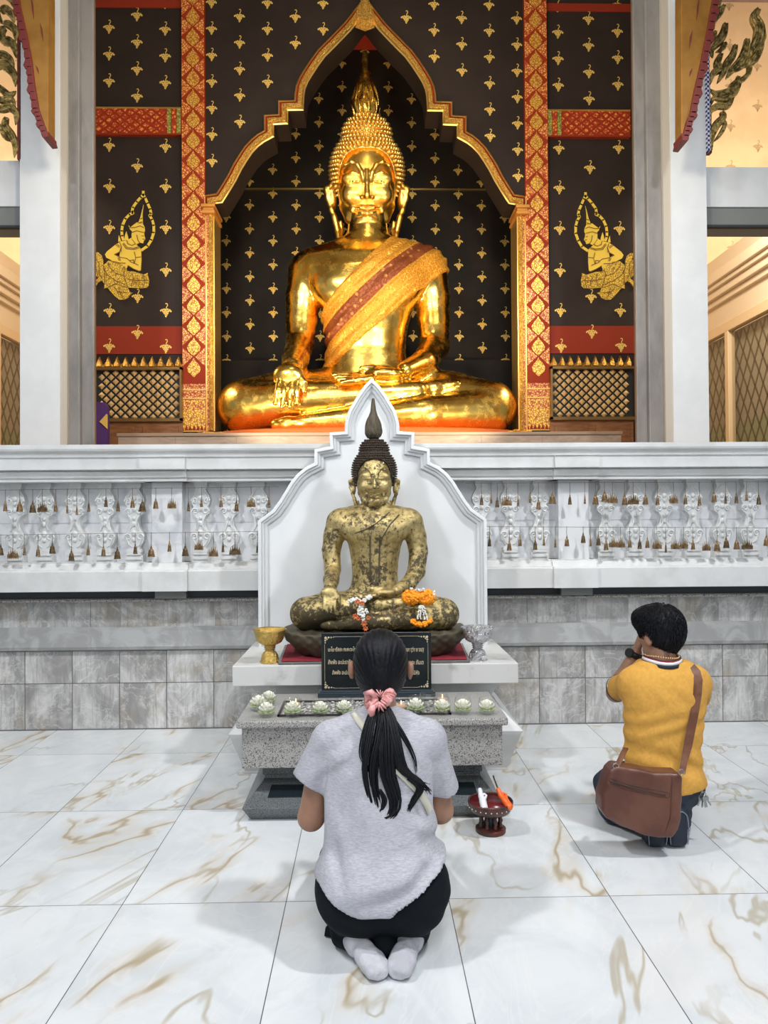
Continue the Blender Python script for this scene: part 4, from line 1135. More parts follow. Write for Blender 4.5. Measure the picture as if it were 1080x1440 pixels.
def carving_right():
    Y = 6.0
    t_ = thing('carved_foliage', tuple(P(997,215,Y)), 'carved gold flame foliage ornament rising beside the right pillar', 'carving')
    mb = MB()
    L = [([(1001,212),(1000,195),(1006,178),(1016,166),(1014,158)],7), ([(1003,200),(1012,190),(1019,176),(1015,168)],4),([(1000,172),(998,158),(1008,150),(1022,150),(1030,138)],6),
     ([(1000,148),(1004,138),(1018,140),(1032,132),(1040,118)],6), ([(998,125),(1006,132),(1022,130),(1034,120),(1038,108)],6),([(998,120),(1002,105),(1010,98),(1008,90),(1014,76)],7),
     ([(1008,118),(1016,104),(1022,90),(1030,78),(1034,64)],7),([(1020,112),(1030,98),(1042,86),(1048,72),(1050,56)],8),([(1034,102),(1046,92),(1060,84),(1068,68),(1070,50)],7),
     ([(1046,88),(1056,74),(1064,58),(1066,40),(1060,26),(1066,14)],9),([(1036,98),(1042,90),(1052,92),(1052,104),(1044,110)],5),([(1062,66),(1072,58),(1072,46),(1072,34)],5),([(1024,122),(1034,116),(1044,112),(1052,104)],5),
     ([(1002,82),(1000,70),(1008,60),(1016,50),(1020,34)],8),([(996,68),(996,60),(1002,54),(1006,44)],5),([(1006,74),(1014,70),(1018,64),(1018,60)],5),([(1004,36),(1006,26),(1012,18),(1018,8)],6),([(998,30),(1002,18),(1008,6),(1014,-8)],7),([(1002,60),(996,50),(1000,42),(1004,36)],4)]
    for pts, w in L: leaf(mb, pts, w, Y)
    obj('flame_leaves', mb, CARVE, t_, smooth=True)
    obj('mosaic_strip', MB().prism([XZ(990,60,Y),XZ(996,60,Y),XZ(998,213,Y),XZ(993,213,Y)], Y-.02, Y+.06), MOSA, t_)
    obj('backing_board', MB().prism([XZ(993,213,Y),XZ(1003,213,Y),XZ(1003,196,Y),XZ(998,60,Y),XZ(1006,-8,Y),XZ(998,-8,Y),XZ(995,60,Y)], Y+.02, Y+.07), REDTRIM, t_)
def carving_left():
    Y = 6.0
    t_ = thing('carved_foliage', tuple(P(24,222,Y)), 'carved gold flame foliage ornament cut by the left photo edge', 'carving')
    mb = MB()
    L = [([(20,222),(22,205),(16,190),(8,178),(10,166)],7),([(23,200),(14,196),(6,190),(0,176)],5),([(22,176),(23,160),(14,152),(2,154),(-8,146)],7),([(22,150),(16,140),(4,142),(-6,136)],6),
     ([(23,128),(14,134),(2,126),(-6,118)],6),([(22,122),(20,106),(12,96),(4,92),(-4,96)],8),([(20,96),(14,84),(4,78),(-6,80)],7),([(23,82),(20,66),(12,58),(4,62)],7),([(12,66),(4,56),(2,46),(8,40)],7),
     ([(22,58),(22,44),(14,36),(6,34)],7),([(20,32),(16,20),(8,14),(2,18)],7),([(22,14),(18,2),(10,-6),(2,-4)],7),([(4,34),(-4,22),(-4,10)],6)]
    for pts, w in L: leaf(mb, pts, w, Y)
    obj('flame_leaves', mb, CARVE, t_, smooth=True)
    obj('backing_board', MB().prism([XZ(24,224,Y),XZ(29,224,Y),XZ(29,-10,Y),XZ(24,-10,Y)], Y+.0, Y+.06), REDTRIM, t_)
carving_right(); carving_left()
# ------------------------------------------------------------------ seated statues
def seated(conv, rs, ds, hb, hh, mats, name, label, base_loc, robe, floor_z):
    """conv(px,py,dy) -> world point, landmarks in photo pixels of the large statue; rs metres per px; ds depth scale"""
    cx = 516
    V = lambda x, y, d=0: vec(conv(x, y, d*ds))
    r = lambda q: q*rs
    t_ = thing(name, base_loc, label, 'statue')
    lo = np.minimum(V(290, 625, -1.1), V(290, 320, -1.1)); hi = np.maximum(V(745, 625, .6), V(745, 320, .6))
    lo = np.minimum(lo, V(290, 625, .6)); hi = np.maximum(hi, V(745, 320, -1.1))
    F = Field(lo-.02, hi+.02, hb)
    K = 14*rs
    z = lambda py: V(cx, py, 0)[2]
    # torso
    tp = [(572,72,.42),(545,66,.40),(520,58,.37),(495,53,.34),(470,55,.34),(440,62,.37),(410,73,.41),(388,86,.42),(368,90,.36),(354,72,.28),(342,42,.2)]
    F.loft([z(a) for a, _, _ in tp], [V(cx+1, a)[0] for a, _, _ in tp], [V(cx, a)[1] for a, _, _ in tp], [r(b_) for _, b_, _ in tp], [c*ds for _, _, c in tp], k=K)
    F.cap(V(440,386), V(594,386), r(33), k=K)
    F.cap(V(445,380,-.02), V(512,352,0), r(24), r(22), k=K*1.2); F.cap(V(588,380,-.02), V(522,352,0), r(24), r(22), k=K*1.2)
    F.cap(V(517,362,.0), V(517,300,-.05), r(29), r(27), k=K)
    F.ell(V(478,405,-.24), (r(34), .16*ds, r(24)), k=K*1.6); F.ell(V(555,405,-.24), (r(34), .16*ds, r(24)), k=K*1.6)
    T = F.copy()                      # torso alone, for the robe
    # arms
    F.chain([V(436,387,0), V(427,418,-.02), V(424,450,-.05), V(422,484,-.12)], [r(32), r(25), r(21.5), r(19)], k=r(4))
    F.chain([V(422,484,-.12), V(416,503,-.45), V(411,517,-.80)], [r(19), r(17.5), r(14)], k=r(5))
    F.ell(V(406,529,-.93), (r(20), .09*ds, r(16)), k=r(6))
    for i, (fx, fy) in enumerate(((387,571),(397,575),(407,575),(417,571))):
        F.chain([V(393+8.4*i,534,-.97), V((393+8.4*i+fx)/2,550,-1.04), V(fx,fy-3,-1.07)], [r(4.3), r(3.9), r(3.3)], k=r(.7))
    F.chain([V(417,526,-.92), V(427,538,-.97), V(428,551,-.98)], [r(7), r(5), r(4.2)], k=r(3))
    F.chain([V(598,387,0), V(607,418,0), V(610,452,-.02), V(611,486,-.08)], [r(32), r(25), r(22), r(20.5)], k=r(4))
    F.chain([V(611,488,-.10), V(596,510,-.40), V(570,521,-.66)], [r(20.5), r(17), r(12)], k=r(5))
    F.ell(V(540,526,-.76), (r(27), .12*ds, r(9)), k=r(4))
    for i in range(4):
        F.chain([V(524,527+1.8*i,-.74-.06*i), V(496,528+2.6*i,-.78-.06*i), V(468+4*i,527+3.6*i,-.78-.06*i)], [r(4.6), r(4.2), r(3.4)], k=r(1.2))
    F.chain([V(545,521,-.74), V(524,518,-.78), V(508,518.5,-.80)], [r(6.5), r(5), r(4)], k=r(3))
    # legs
    F.ell(V(516,575,-.15), (r(125), .55*ds, r(34)), k=K)
    F.chain([V(470,562,-.10), V(400,568,-.28), V(346,573,-.40)], [r(44), r(41), r(38)], k=K)
    F.chain([V(562,562,-.10), V(630,568,-.28), V(688,574,-.40)], [r(44), r(41), r(37)], k=K)
    F.chain([V(350,572,-.52), V(430,563,-.66), V(520,556,-.70), V(585,551,-.66)], [r(29), r(27), r(21), r(15)], k=K*.35)
    F.chain([V(575,552,-.64), V(610,546,-.58), V(636,543,-.52)], [r(13), r(10.5), r(7.5)], k=K*.3)
    for i in range(5): F.cap(V(628,545+(i-2)*1.2,-.54+.035*(i-2)), V(644-abs(i-1)*1.5,541+(i-2)*1.4,-.52+.04*(i-2)), r(4.2), r(3.2), k=r(1.5))
    F.chain([V(688,580,-.50), V(600,583,-.72), V(500,590,-.84), V(430,594,-.86)], [r(29), r(24), r(17), r(11)], k=K*.35)
    F.chain([V(432,595,-.86), V(404,596,-.86), V(388,597,-.84)], [r(10), r(9), r(7)], k=K*.3)
    F.clip_z(floor_z)
    if name == 'bronze_statue':
        # hanging robe strip and hem line as raised relief on the chest
        pass
    body = obj('body', F.mesh(3), mats[0], t_, smooth=True)
    # head: modelled upright in its own frame, then bowed a little toward the forecourt
    Vb = V; pc = Vb(cx,246,-.2); tilt = .85*math.atan2(pc[2]-1.4, pc[1]); vs_ = 1.0 if name == 'golden_statue' else 1.06
    V = lambda x, y, d=0: pc+vec(((x-cx)*rs, (d+.2)*ds, (246-y)*rs*vs_))
    z = lambda py: V(cx, py, 0)[2]
    ct, sn = math.cos(tilt), math.sin(tilt)
    def bow(q):
        if isinstance(q, tuple) and len(q) == 2:
            A = q[0]-pc; return (pc+np.stack([A[:,0], ct*A[:,1]-sn*A[:,2], sn*A[:,1]+ct*A[:,2]], 1), q[1])
        q.v = [(pc[0]+a-pc[0], pc[1]+ct*(b_-pc[1])-sn*(c_-pc[2]), pc[2]+sn*(b_-pc[1])+ct*(c_-pc[2])) for a, b_, c_ in q.v]; return q
    hl = np.minimum(V(445,350,-.75), V(445,150,-.75)); hu = np.maximum(V(590,150,.55), V(590,350,.55))
    hl = np.minimum(hl, V(445,350,.55)); hu = np.maximum(hu, V(590,150,-.75))
    H = Field(hl, hu, hh)
    H.ell(V(516,250,-.02), (r(43), .41*ds, r(54)*vs_), k=K)
    H.ell(V(516,276,-.10), (r(37), .32*ds, r(40)), k=K*.8)
    H.cap(V(516,330,.06), V(516,296,.04), r(27), r(26), k=r(2))
    for zz in (322, 333): H.cap(V(516,zz,.06), V(516,zz+1.5,.06), r(28.5), k=r(1.2))      # neck folds
    fd = -.410
    # brow ridges to nose
    A0 = 516
    for s_ in (-1, 1):
        pts = [V(A0+s_*4.5,256,fd-.05), V(A0+s_*7,245,fd-.03), V(A0+s_*13,235,fd-.008), V(A0+s_*21,231.5,fd+.008), V(A0+s_*30,235,fd+.045), V(A0+s_*36,243,fd+.10)]
        H.chain(pts, [r(2.6), r(2.3), r(2.0), r(1.8), r(1.5), r(1.2)], k=r(3.0))
        H.ell(V(A0+s_*20,252,fd+.035), (r(14), .055*ds, r(9)), k=r(4))                 # eyeball under the lid
        H.chain([V(A0+s_*7,254,fd-.020), V(A0+s_*12,247,fd-.010), V(A0+s_*20,243.5,fd+.002), V(A0+s_*29,247,fd+.035), V(A0+s_*35,255,fd+.085)], [r(.7), r(1), r(1.1), r(1), r(.6)], k=r(1))
        H.chain([V(A0+s_*7,255,fd-.026), V(A0+s_*13,256.5,fd-.022), V(A0+s_*21,256.5,fd-.012), V(A0+s_*29,256,fd+.022), V(A0+s_*35.5,255.5,fd+.085)], [r(.7), r(1), r(1.1), r(1), r(.6)], k=r(.9))
        H.ell(V(A0+s_*21,272,fd+.065), (r(14), .10*ds, r(13)), k=r(8))                # cheek
        H.ell(V(A0+s_*6.6,275.5,fd-.075), (r(4), .045*ds, r(3.4)), k=r(1.8))             # nostril wing
        e = [V(A0+s_*45,262,.02), V(A0+s_*50,258,.0), V(A0+s_*57,262,.02), V(A0+s_*56,275,.02), V(A0+s_*51,290,-.02), V(A0+s_*46,302,-.04)]
        H.chain(e, [r(3), r(4), r(4), r(3.6), r(3.6), r(3.8)], k=r(3))
        H.ell(V(A0+s_*49,277,.03), (r(6), .05*ds, r(17)), k=r(3))
        H.chain([V(A0+s_*47,300,-.04), V(A0+s_*42.5,318,-.06), V(A0+s_*41,333,-.06)], [r(4.6), r(4.2), r(3.4)], k=r(2))
        H.chain([V(A0+s_*38,306,-.02), V(A0+s_*36,318,-.04), V(A0+s_*39.5,332,-.06)], [r(2.6), r(2.4), r(2.8)], k=r(1.5))
        H.ell(V(A0+s_*20,292,fd+.04), (r(4), .03*ds, r(4)), k=r(4))
    H.chain([V(A0,243,fd-.015), V(A0,258,fd-.075), V(A0,273,fd-.135)], [r(2.6), r(3.2), r(4.4)], k=r(2.2))
    H.ell(V(A0,276,fd-.10), (r(5.5), .05*ds, r(2.6)), k=r(1.6))
    H.chain([V(A0-18.5,287.5,fd+.03), V(A0-9,288.8,fd-.045), V(A0,290.5,fd-.062), V(A0+9,288.8,fd-.045), V(A0+18.5,287.5,fd+.03)], [r(.8), r(1.7), r(1.7), r(1.7), r(.8)], k=r(1.2))
    H.chain([V(A0-14,291.5,fd+.02), V(A0-7,295,fd-.035), V(A0,296,fd-.05), V(A0+7,295,fd-.035), V(A0+14,291.5,fd+.02)], [r(.8), r(2.0), r(2.4), r(2.0), r(.8)], k=r(1.3))
    H.cap(V(A0-17,292,fd-.03), V(A0+17,292,fd-.03), r(.7), k=r(1), op='s')
    H.ell(V(A0,304,fd+.05), (r(15), .085*ds, r(8)), k=r(6))
    H.chain([V(A0-33,288,-.10), V(A0-24,302,-.24), V(A0-10,309,-.34), V(A0+10,309,-.34), V(A0+24,302,-.24), V(A0+33,288,-.10)], [r(5), r(6), r(6), r(6), r(6), r(5)], k=r(8))
    obj('head', bow(H.mesh(2)), mats[1], t_, smooth=True)
    if name == 'golden_statue':
        for s_ in (-1, 1):
            p = V(A0+s_*19.5,256,0)
            for Yv in np.arange(-.62, -.2, .004):
                p = V(A0+s_*19.5,255.6,Yv); i = [int(round((p[a_]-H.lo[a_])/H.h)) for a_ in range(3)]
                if H.F[tuple(i)] <= 0: break
            obj('pupil', bow(MB().ball(tuple(p), (r(1.5), r(.9), r(1.2)), 8, 6)), EYE, t_, smooth=True)
    # hair: dome, topknot and rows of curls
    HF = Field(V(450,300,-.55) if V(450,300,-.55)[0] < V(450,300,.5)[0] else V(450,300,.5), hu, hh*1.5)
    HF = Field(np.minimum(V(450,300,-.6), V(450,300,.6)), np.maximum(V(585,150,-.6), V(585,150,.6)), hh*1.5)
    hc, hr = V(516,240,.03), vec((r(50.5), .45*ds, r(52)*vs_))
    uc, ur = V(516,194,.08), vec((r(33), .30*ds, r(27)*vs_))
    HF.ell(hc, hr, k=K*.8); HF.ell(uc, ur, k=K*.5)
    yf = V(517,240,-.10)[1]; zh = z(214)
    # cut the face opening (front, below the hairline)
    fc = V(517,262,-.55)
    oc = V(516, 264, 0)
    HF.apply(lambda F_, X, Y, Z: np.maximum(F_, -np.maximum(((np.abs((X-oc[0])/r(38.5))**2.7+np.abs((Z-oc[2])/(r(50)*vs_))**2.7)**(1/2.7)-1)*r(38), Y-(oc[1]-.06*ds))))
    HF.apply(lambda F_, X, Y, Z: np.maximum(F_, z(285)-Z))
    obj('hair', bow(HF.mesh(2)), mats[2], t_, smooth=True)
    mb = MB(); cr = r(2.9)
    def rows(c, rad, z0, z1, step):
        zz = z0
        j = 0
        while zz < z1:
            k = math.sqrt(max(0, 1-((zz-c[2])/rad[2])**2)); RX, RY = rad[0]*k, rad[1]*k
            n = max(3, int(2*PI*math.sqrt((RX*RX+RY*RY)/2)/(step*1.02)))
            for i in range(n):
                a = 2*PI*(i+.5*(j % 2))/n; x, y = c[0]+RX*math.cos(a), c[1]+RY*math.sin(a)
                # inside the face opening?
                q = abs((x-fc[0])/r(41))**2.7+abs((zz-oc[2])/(r(52)*vs_))**2.7
                if y < oc[1]-.05*ds and q < 1: continue
                if ((x-uc[0])/ur[0])**2+((y-uc[1])/ur[1])**2+((zz-uc[2])/ur[2])**2 < .9 and rad is hr: continue
                if ((x-hc[0])/hr[0])**2+((y-hc[1])/hr[1])**2+((zz-hc[2])/hr[2])**2 < .9 and rad is ur: continue
                if y > c[1]+.35*rad[1] and j % 1: continue
                nrm = Vector(((x-c[0])/rad[0]**2, (y-c[1])/rad[1]**2, (zz-c[2])/rad[2]**2)).normalized()
                rot = nrm.to_track_quat('Z', 'Y').to_matrix()
                mb.ball((x+nrm.x*cr*.3, y+nrm.y*cr*.3, zz+nrm.z*cr*.3), (cr*.92, cr*.92, cr*1.35), 6, 4, 0, rot)
            zz += step*.86; j += 1
    st_ = r(6.0)
    rows(hc, hr, z(270), z(181), st_); rows(uc, ur, z(207), z(167.5), st_)
    obj('hair_curls', bow(mb), mats[3], t_, smooth=True)
    # flame finial
    fp = [(171,13),(166,15.5),(158,17.5),(150,18),(143,16.5),(134,14.5),(125,12.5),(116,9.5),(106,7),(92,5.2),(80,4),(73,3.2),(71,1)]
    c1 = MB(); c1.v = [tuple(V(514.5,171,.06))]; c0 = vec(bow(c1).v[0]); dyf = (c0[1]-Vb(cx,171,0)[1])/ds; z = lambda py: Vb(cx, py, dyf)[2]; c0[2] = z(171)
    prof = [(r(b_), z(a)-z(171)) for a, b_ in fp]
    # resample
    pr = []
    for i in range(len(prof)-1):
        for k in range(4): pr.append((prof[i][0]+(prof[i+1][0]-prof[i][0])*k/4, prof[i][1]+(prof[i+1][1]-prof[i][1])*k/4))
    pr.append(prof[-1]); Hh = prof[-1][1]
    mod = lambda a, zz: 1+.17*abs(math.sin(3.5*a+1.2*math.sin(zz/Hh*7)))*(1-zz/Hh)**.6*(1 if zz > Hh*.06 else .3)+.05*math.sin(2.5*a+zz/Hh*22)
    mb = MB().lathe(tuple(c0), pr, 48, 0, mod)
    for i in range(9):
        a = 2*PI*i/9
        for (za, zb, ra, rb) in ((.02,.30,1.0,1.05),(.18,.52,.98,1.1)):
            pts = []
            for k in range(6):
                u_ = k/5; zz = Hh*(za+(zb-za)*u_); rr = np.interp(zz, [p[1] for p in prof], [p[0] for p in prof])*(ra+(rb-ra)*u_)+r(1)
                aa = a+(.35 if za > .1 else 0)+.10*math.sin(u_*5); pts.append((c0[0]+rr*math.cos(aa), c0[1]+rr*math.sin(aa), c0[2]+zz))
            mb.tube(pts, [r(v) for v in (1.0,2.2,2.6,2.2,1.4,.4)], 5)
    obj('flame_finial', mb, LEAFD if name != 'golden_statue' else mats[0], t_, smooth=True)
    return t_, F, T, Vb, r, K

# large golden statue
GOLDF = M('gilded_face', (1.0,.68,.17), .34, 1.0, col2=(1.0,.58,.10), nscale=5, bump=.08, bscale=12, bdist=.02)
Y8 = 8.15; RS = Y8/FPX
BF = 2.262
big, F, T, V, r, K = seated(lambda x, y, d: P(x, y, Y8+d), RS, 1.0, .019, .0095, [GOLD, GOLDF, CURL, CURL], 'golden_statue', 'large gilded seated statue in the tall niche behind the balustrade', (0, Y8, BF), True, BF)
# robe: cloth over the statue's left shoulder, crossing the chest
def line_d(X, Z, a, b_):
    """signed distance to the line through a,b (world XZ); positive on the upper-left side"""
    dx, dz = b_[0]-a[0], b_[2]-a[2]; L = math.hypot(dx, dz)
    return ((X-a[0])*(-dz)+(Z-a[2])*dx)/L*1.0
R_ = T.copy()
a, b_ = V(449,436,-.35), V(546,338,-.2)
c, d_ = V(440,532,-.35), V(640,372,-.1)
def rb(Fv, X, Y, Z):
    up = line_d(X, Z, a, b_)      # positive above the upper edge
    dn = line_d(X, Z, c, d_)      # positive above the lower edge
    s = line_d(X, Z, V(445,480), V(590,350))
    fold = .010*np.sin(s*58)+.006*np.sin(s*131+X*3)
    tor = Fv-.032-fold
    return np.maximum(np.maximum(tor, up), np.maximum(-dn, Z-V(0,341)[2]))
R_.apply(rb)
R_.F = np.maximum(R_.F, -(T.F+.05))
obj('robe_sash', R_.mesh(2), ROBE, big, smooth=True)
# cushion cloth under the legs
mb = MB(); n = 48
mb2 = MB()
pts = []
base = [V(306,606,-.3), V(727,606,-.3)]
cxm, rxm = (base[0][0]+base[1][0])/2, (base[1][0]-base[0][0])/2+.03
mb.lathe((0,0,0), [(1.0,2.236),(1.01,2.25),(1.0,2.285),(.96,2.30)], 48)
mb.v = [(cxm+x*rxm, 7.62+y*.56, z_) for x, y, z_ in mb.v]
obj('red_cloth', mb, ORANGECL, big, smooth=True)
mb = MB()
rgf = random.Random(9)
for sgn in (-1, 1):
    for k in range(26):
        x = sgn*(1.40+.20*rgf.random())+.0; mb.ball((x, 7.20+.25*rgf.random(), 2.25+.02*rgf.random()), (.045,.03,.016), 7, 5)
obj('gilt_cloth_edge', mb, ROBE, big, smooth=True)
# anklet and wristlet lines
mb = MB()
def ringline(Fld, pts, rr): mb.tube(pts, rr, 6)

# ------------------------------------------------------------------ white shrine with the small statue
shr = thing('shrine', (.04, 4.6, 0), 'white stepped shrine with an ogee backboard standing before the balustrade', 'shrine')
cxs = .040
def sq_loft(mb, prof, x_c, yb, mi=0):
    """(half width, front Y, z) rings, closed at the back plane yb"""
    vs = []; fs = []
    for hw, yf_, z_ in prof: vs += [(x_c-hw, yf_, z_), (x_c+hw, yf_, z_), (x_c+hw, yb, z_), (x_c-hw, yb, z_)]
    for k in range(len(prof)-1):
        for i in range(4): j = (i+1) % 4; fs.append((k*4+i, k*4+j, k*4+4+j, k*4+4+i))
    fs.append((3,2,1,0)); b = (len(prof)-1)*4; fs.append((b, b+1, b+2, b+3))
    return mb.add(vs, fs, mi)
obj('base', sq_loft(MB(), [(.735,4.19,0),(.735,4.19,.015),(.80,4.115,.222),(.81,4.11,.24),(.66,4.26,.385),(.66,4.26,.41),(.715,4.20,.497)], cxs, 4.985), WHITE, shr, bevel=.003)
obj('altar_slab', MB().box(cxs-.79, cxs+.79, 4.135, 4.985, .497, .608), SLAB, shr, bevel=.004)
# backboard
BY = 4.80
LB = [(364,905),(364,732),(384.5,717),(394,704),(402,691),(410,678),(419,667),(430,658),(443,651.6),(443,633),(465,629),(464,609.5),(485.6,608),(485.6,600),(487,591.7),(491,579),(497.6,567.7),(504,557),(511,547),(517,540),(523.5,534)]
bc = XZ(523.8, 700, BY)[0]
def bp(px, py): return (bc+(px-523.8)*BY/FPX, 1.4+(734-py)*BY/FPX)
BB = [bp(x, y) for x, y in LB]; BB = BB+[(2*bc-x, z_) for x, z_ in BB[-2::-1]]
BB[0] = (BB[0][0], .608); BB[-1] = (BB[-1][0], .608)
obj('backboard', MB().prism(BB, BY+.02, BY+.078), WHITEB, shr)
prof = [(0,.03),(0,-.03),(.008,-.035),(.020,-.035),(.024,-.020),(.036,-.018),(.040,-.005),(.056,-.002),(.060,.012),(.066,.022)]
obj('backboard_moulding', MB().sweep(BB, prof, BY), M('white_gloss_paint', (.68,.70,.715), .3), shr, angle=35)

# small statue: piecewise map from the large statue's landmarks
YS2 = 4.50
def smap(x, y, d):
    yy = np.interp(y, [72,168,235,315,350,386,440,520,572,607,650], [560,614,660,708.5,718,735,766,829,862,887,914])
    k = np.interp(y, [72,170,240,330,345,386,450,500,545,575,607], [.60,.60,.60,.60,.60,.61,.66,.61,.56,.56,.56])
    return P(526.5+(x-516)*k, yy, YS2+d)
SF = P(526, 880, 4.25)[2]
cushz = .755
small, F2, T2, V2, r2, K2 = seated(smap, .60*YS2/FPX, .345, .0075, .0042, [LEAF, LEAF, LEAFH, LEAFH], 'bronze_statue', 'smaller bronze seated statue with worn gold leaf on the white shrine', (.04, YS2, cushz), False, cushz)
# relief robe lines: shoulder hem and hanging strip on the chest
mb = MB()
def on_torso(px, py):
    """front surface depth of the torso at a photo position (bisect on the field)"""
    for d in np.arange(-.20, .1, .0015):
        p = P(px, py, YS2+d)
        i = [int(round((p[a_]-T2.lo[a_])/T2.h)) for a_ in range(3)]
        if all(0 <= i[a_] < T2.n[a_] for a_ in range(3)) and T2.F[tuple(i)] <= 0: return p
    return None
def relief(L, rad, n=24):
    pts = []
    for i in range(len(L)-1):
        for k in range(n//(len(L)-1)):
            f = k/(n//(len(L)-1)); p = on_torso(L[i][0]+(L[i+1][0]-L[i][0])*f, L[i][1]+(L[i+1][1]-L[i][1])*f)
            if p is not None: p = p+vec((0,-.004,0))
            if p is not None: pts.append(tuple(p))
    # smooth depth
    if len(pts) > 3:
        a_ = np.array(pts)
        for _ in range(3): a_[1:-1, 1] = (a_[:-2, 1]+a_[1:-1, 1]*2+a_[2:, 1])/4
        mb.tube([tuple(q) for q in a_], rad, 6)
relief([(520.5,752),(520.5,786),(521,820)], .0045); relief([(534,752),(533.5,786),(533,820)], .0045)
relief([(561,724),(548,738),(537,757),(533,775)], .0045); relief([(499,750),(515,744),(529,736),(541,726),(549,719)], .0032)
relief([(520,822),(524,818),(527,823),(530,818),(534,822)], .0035, 12)
obj('robe_lines', mb, LEAFD, small, smooth=True)
# rock-like seat
seat = thing('rock_pedestal', (.04, 4.47, .63), 'rough dark gilt rounded seat under the smaller statue', 'pedestal')
S_ = Field((-.60,4.02,.62), (.68,4.95,.80), .008)
def seatfn(X, Y, Z):
    f = np.interp(Z.ravel(), [.63,.66,.72,.765,.79], [.80,.86,.97,1.0,.9]).astype(np.float32)[None,None,:]
    q = (np.abs((X-.04)/(.548*f))**2.5+np.abs((Y-4.47)/(.37*f))**2.5)**(1/2.5)
    d = (q-1)*.36
    return np.maximum(np.maximum(d, .632-Z), Z-.772)+.006*np.sin(X*37+Z*30)*np.sin(Y*31)+.004*np.sin(X*91)*np.sin(Z*120)
S_.put((-.6,4.02,.62),(.68,4.95,.80), seatfn, .01)
obj('seat_block', S_.mesh(2), LEAFD, seat, smooth=True)
mb = MB()
cl = [( -.505,4.19),( -.50,4.155),(.565,4.155),(.57,4.19),(.60,4.75),(-.53,4.75)]
cloth = thing('red_cloth', (.04,4.4,.61), 'crimson cloth on a dark marble tray beneath the seat of the smaller statue', 'cloth')
def slab_xy(mb, poly, z0, z1, mi=0):
    n = len(poly); vs = [(x,y,z0) for x,y in poly]+[(x,y,z1) for x,y in poly]
    fs = [tuple(range(n-1,-1,-1)), tuple(range(n,2*n))]+[(i,(i+1)%n,(i+1)%n+n,i+n) for i in range(n)]
    return mb.add(vs, fs, mi)
obj('marble_tray', slab_xy(MB(), cl, .609, .622), M('dark_veined_marble', (.12,.12,.115), .4, col2=(.35,.34,.32), nscale=18, detail=8, lo=.5, hi=.7), cloth, bevel=.003)
obj('cloth', slab_xy(MB(), [(x*.97+.001, y+.012 if y < 4.3 else y-.02) for x, y in cl], .622, .631), REDCL, cloth, bevel=.004)
# bowls
def bowl(px, mat, label):
    x = XZ(px, 900, 4.235)[0]
    t_ = thing('footed_bowl', (x, 4.235, .609), label, 'bowl')
    s = 1.0; c = (x, 4.235, .609)
    obj('foot', MB().lathe(c, [(.056,0),(.057,.006),(.052,.012),(.050,.022),(.046,.040),(.036,.058),(.024,.066),(.024,.070)], 36), mat, t_, smooth=True)
    obj('stem', MB().lathe(c, [(.024,.068),(.032,.072),(.024,.077),(.034,.083),(.026,.089),(.036,.095),(.030,.100)], 32), mat, t_, smooth=True)
    obj('bowl', MB().lathe(c, [(.030,.099),(.050,.104),(.068,.116),(.078,.134),(.083,.160),(.088,.176),(.096,.186),(.094,.188),(.084,.176),(.078,.158),(.072,.135),(.060,.118),(.001,.108)], 40), mat, t_, smooth=True)
bowl(379.5, GOLDB, 'embossed golden footed bowl at the left end of the shrine slab')
bowl(671.5, SILVER, 'embossed silver footed bowl at the right end of the shrine slab')

# ------------------------------------------------------------------ granite offering table
tb = thing('granite_table', (.015, 3.8, 0), 'speckled grey granite offering table with a stepped dark base', 'table')
cg = .017
sq = lambda prof, yb: sq_loft(MB(), prof, cg, yb)
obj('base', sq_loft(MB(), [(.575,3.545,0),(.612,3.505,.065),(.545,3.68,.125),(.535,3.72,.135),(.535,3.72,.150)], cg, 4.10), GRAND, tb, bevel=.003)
rec = MB().box(cg-.50, cg+.50, 3.60, 3.665, .110, .1155)
mb = MB()
# near-black panel on the sloping face where the channel lies
for (x0_, x1_, ya, yb_, za, zb_) in ((-.50,.50,3.575,3.66,.0,.0),):
    def slope(y): return .065+(y-3.505)/(3.68-3.505)*.060
    e = .004
    mb.add([(cg+x0_, ya, slope(ya)+e), (cg+x1_, ya, slope(ya)+e), (cg+x1_*.985, yb_, slope(yb_)+e), (cg+x0_*.985, yb_, slope(yb_)+e),
            (cg+x0_, ya, slope(ya)-.004), (cg+x1_, ya, slope(ya)-.004), (cg+x1_*.985, yb_, slope(yb_)-.004), (cg+x0_*.985, yb_, slope(yb_)-.004)], [(0,1,2,3),(0,4,5,1),(1,5,6,2),(2,6,7,3),(3,7,4,0)])
obj('sunken_panel', mb, M('near_black_granite', (.012,.018,.022), .2), tb)
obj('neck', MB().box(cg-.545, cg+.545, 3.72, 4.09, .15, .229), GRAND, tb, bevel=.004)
obj('body', MB().box(cg-.622, cg+.622, 3.575, 4.095, .229, .425), GRAN, tb, bevel=.004)
obj('top', MB().box(cg-.645, cg+.645, 3.545, 4.105, .425, .461), GRAN, tb, bevel=.008)
q = MB(); 
tx0, tx1 = P(392,1000,3.68)[0], P(610,1000,3.68)[0]+.08
q.box(tx0, tx1, 3.62, 3.63, .461, .470).box(tx0, tx1, 3.90, 3.91, .461, .470).box(tx0, tx0+.01, 3.62, 3.91, .461, .470).box(tx1-.01, tx1, 3.62, 3.91, .461, .470)
obj('tray_rim', q, M('black_tray_rim', (.03,.025,.025), .4), tb)
pb = MB(); rg = random.Random(5)
for i in range(420):
    x, y = rg.uniform(tx0+.02, tx1-.02), rg.uniform(3.64, 3.89); s = rg.uniform(.006,.011)
    pb.ball((x, y, .463+s*.4), (s, s*rg.uniform(.7,1), s*.6), 6, 4)
peb = obj('pebbles', pb, M('white_grey_pebble', (.55,.54,.51), .5, col2=(.16,.15,.14), nscale=45, lo=.45, hi=.6), tb, smooth=True); peb['kind'] = 'stuff'
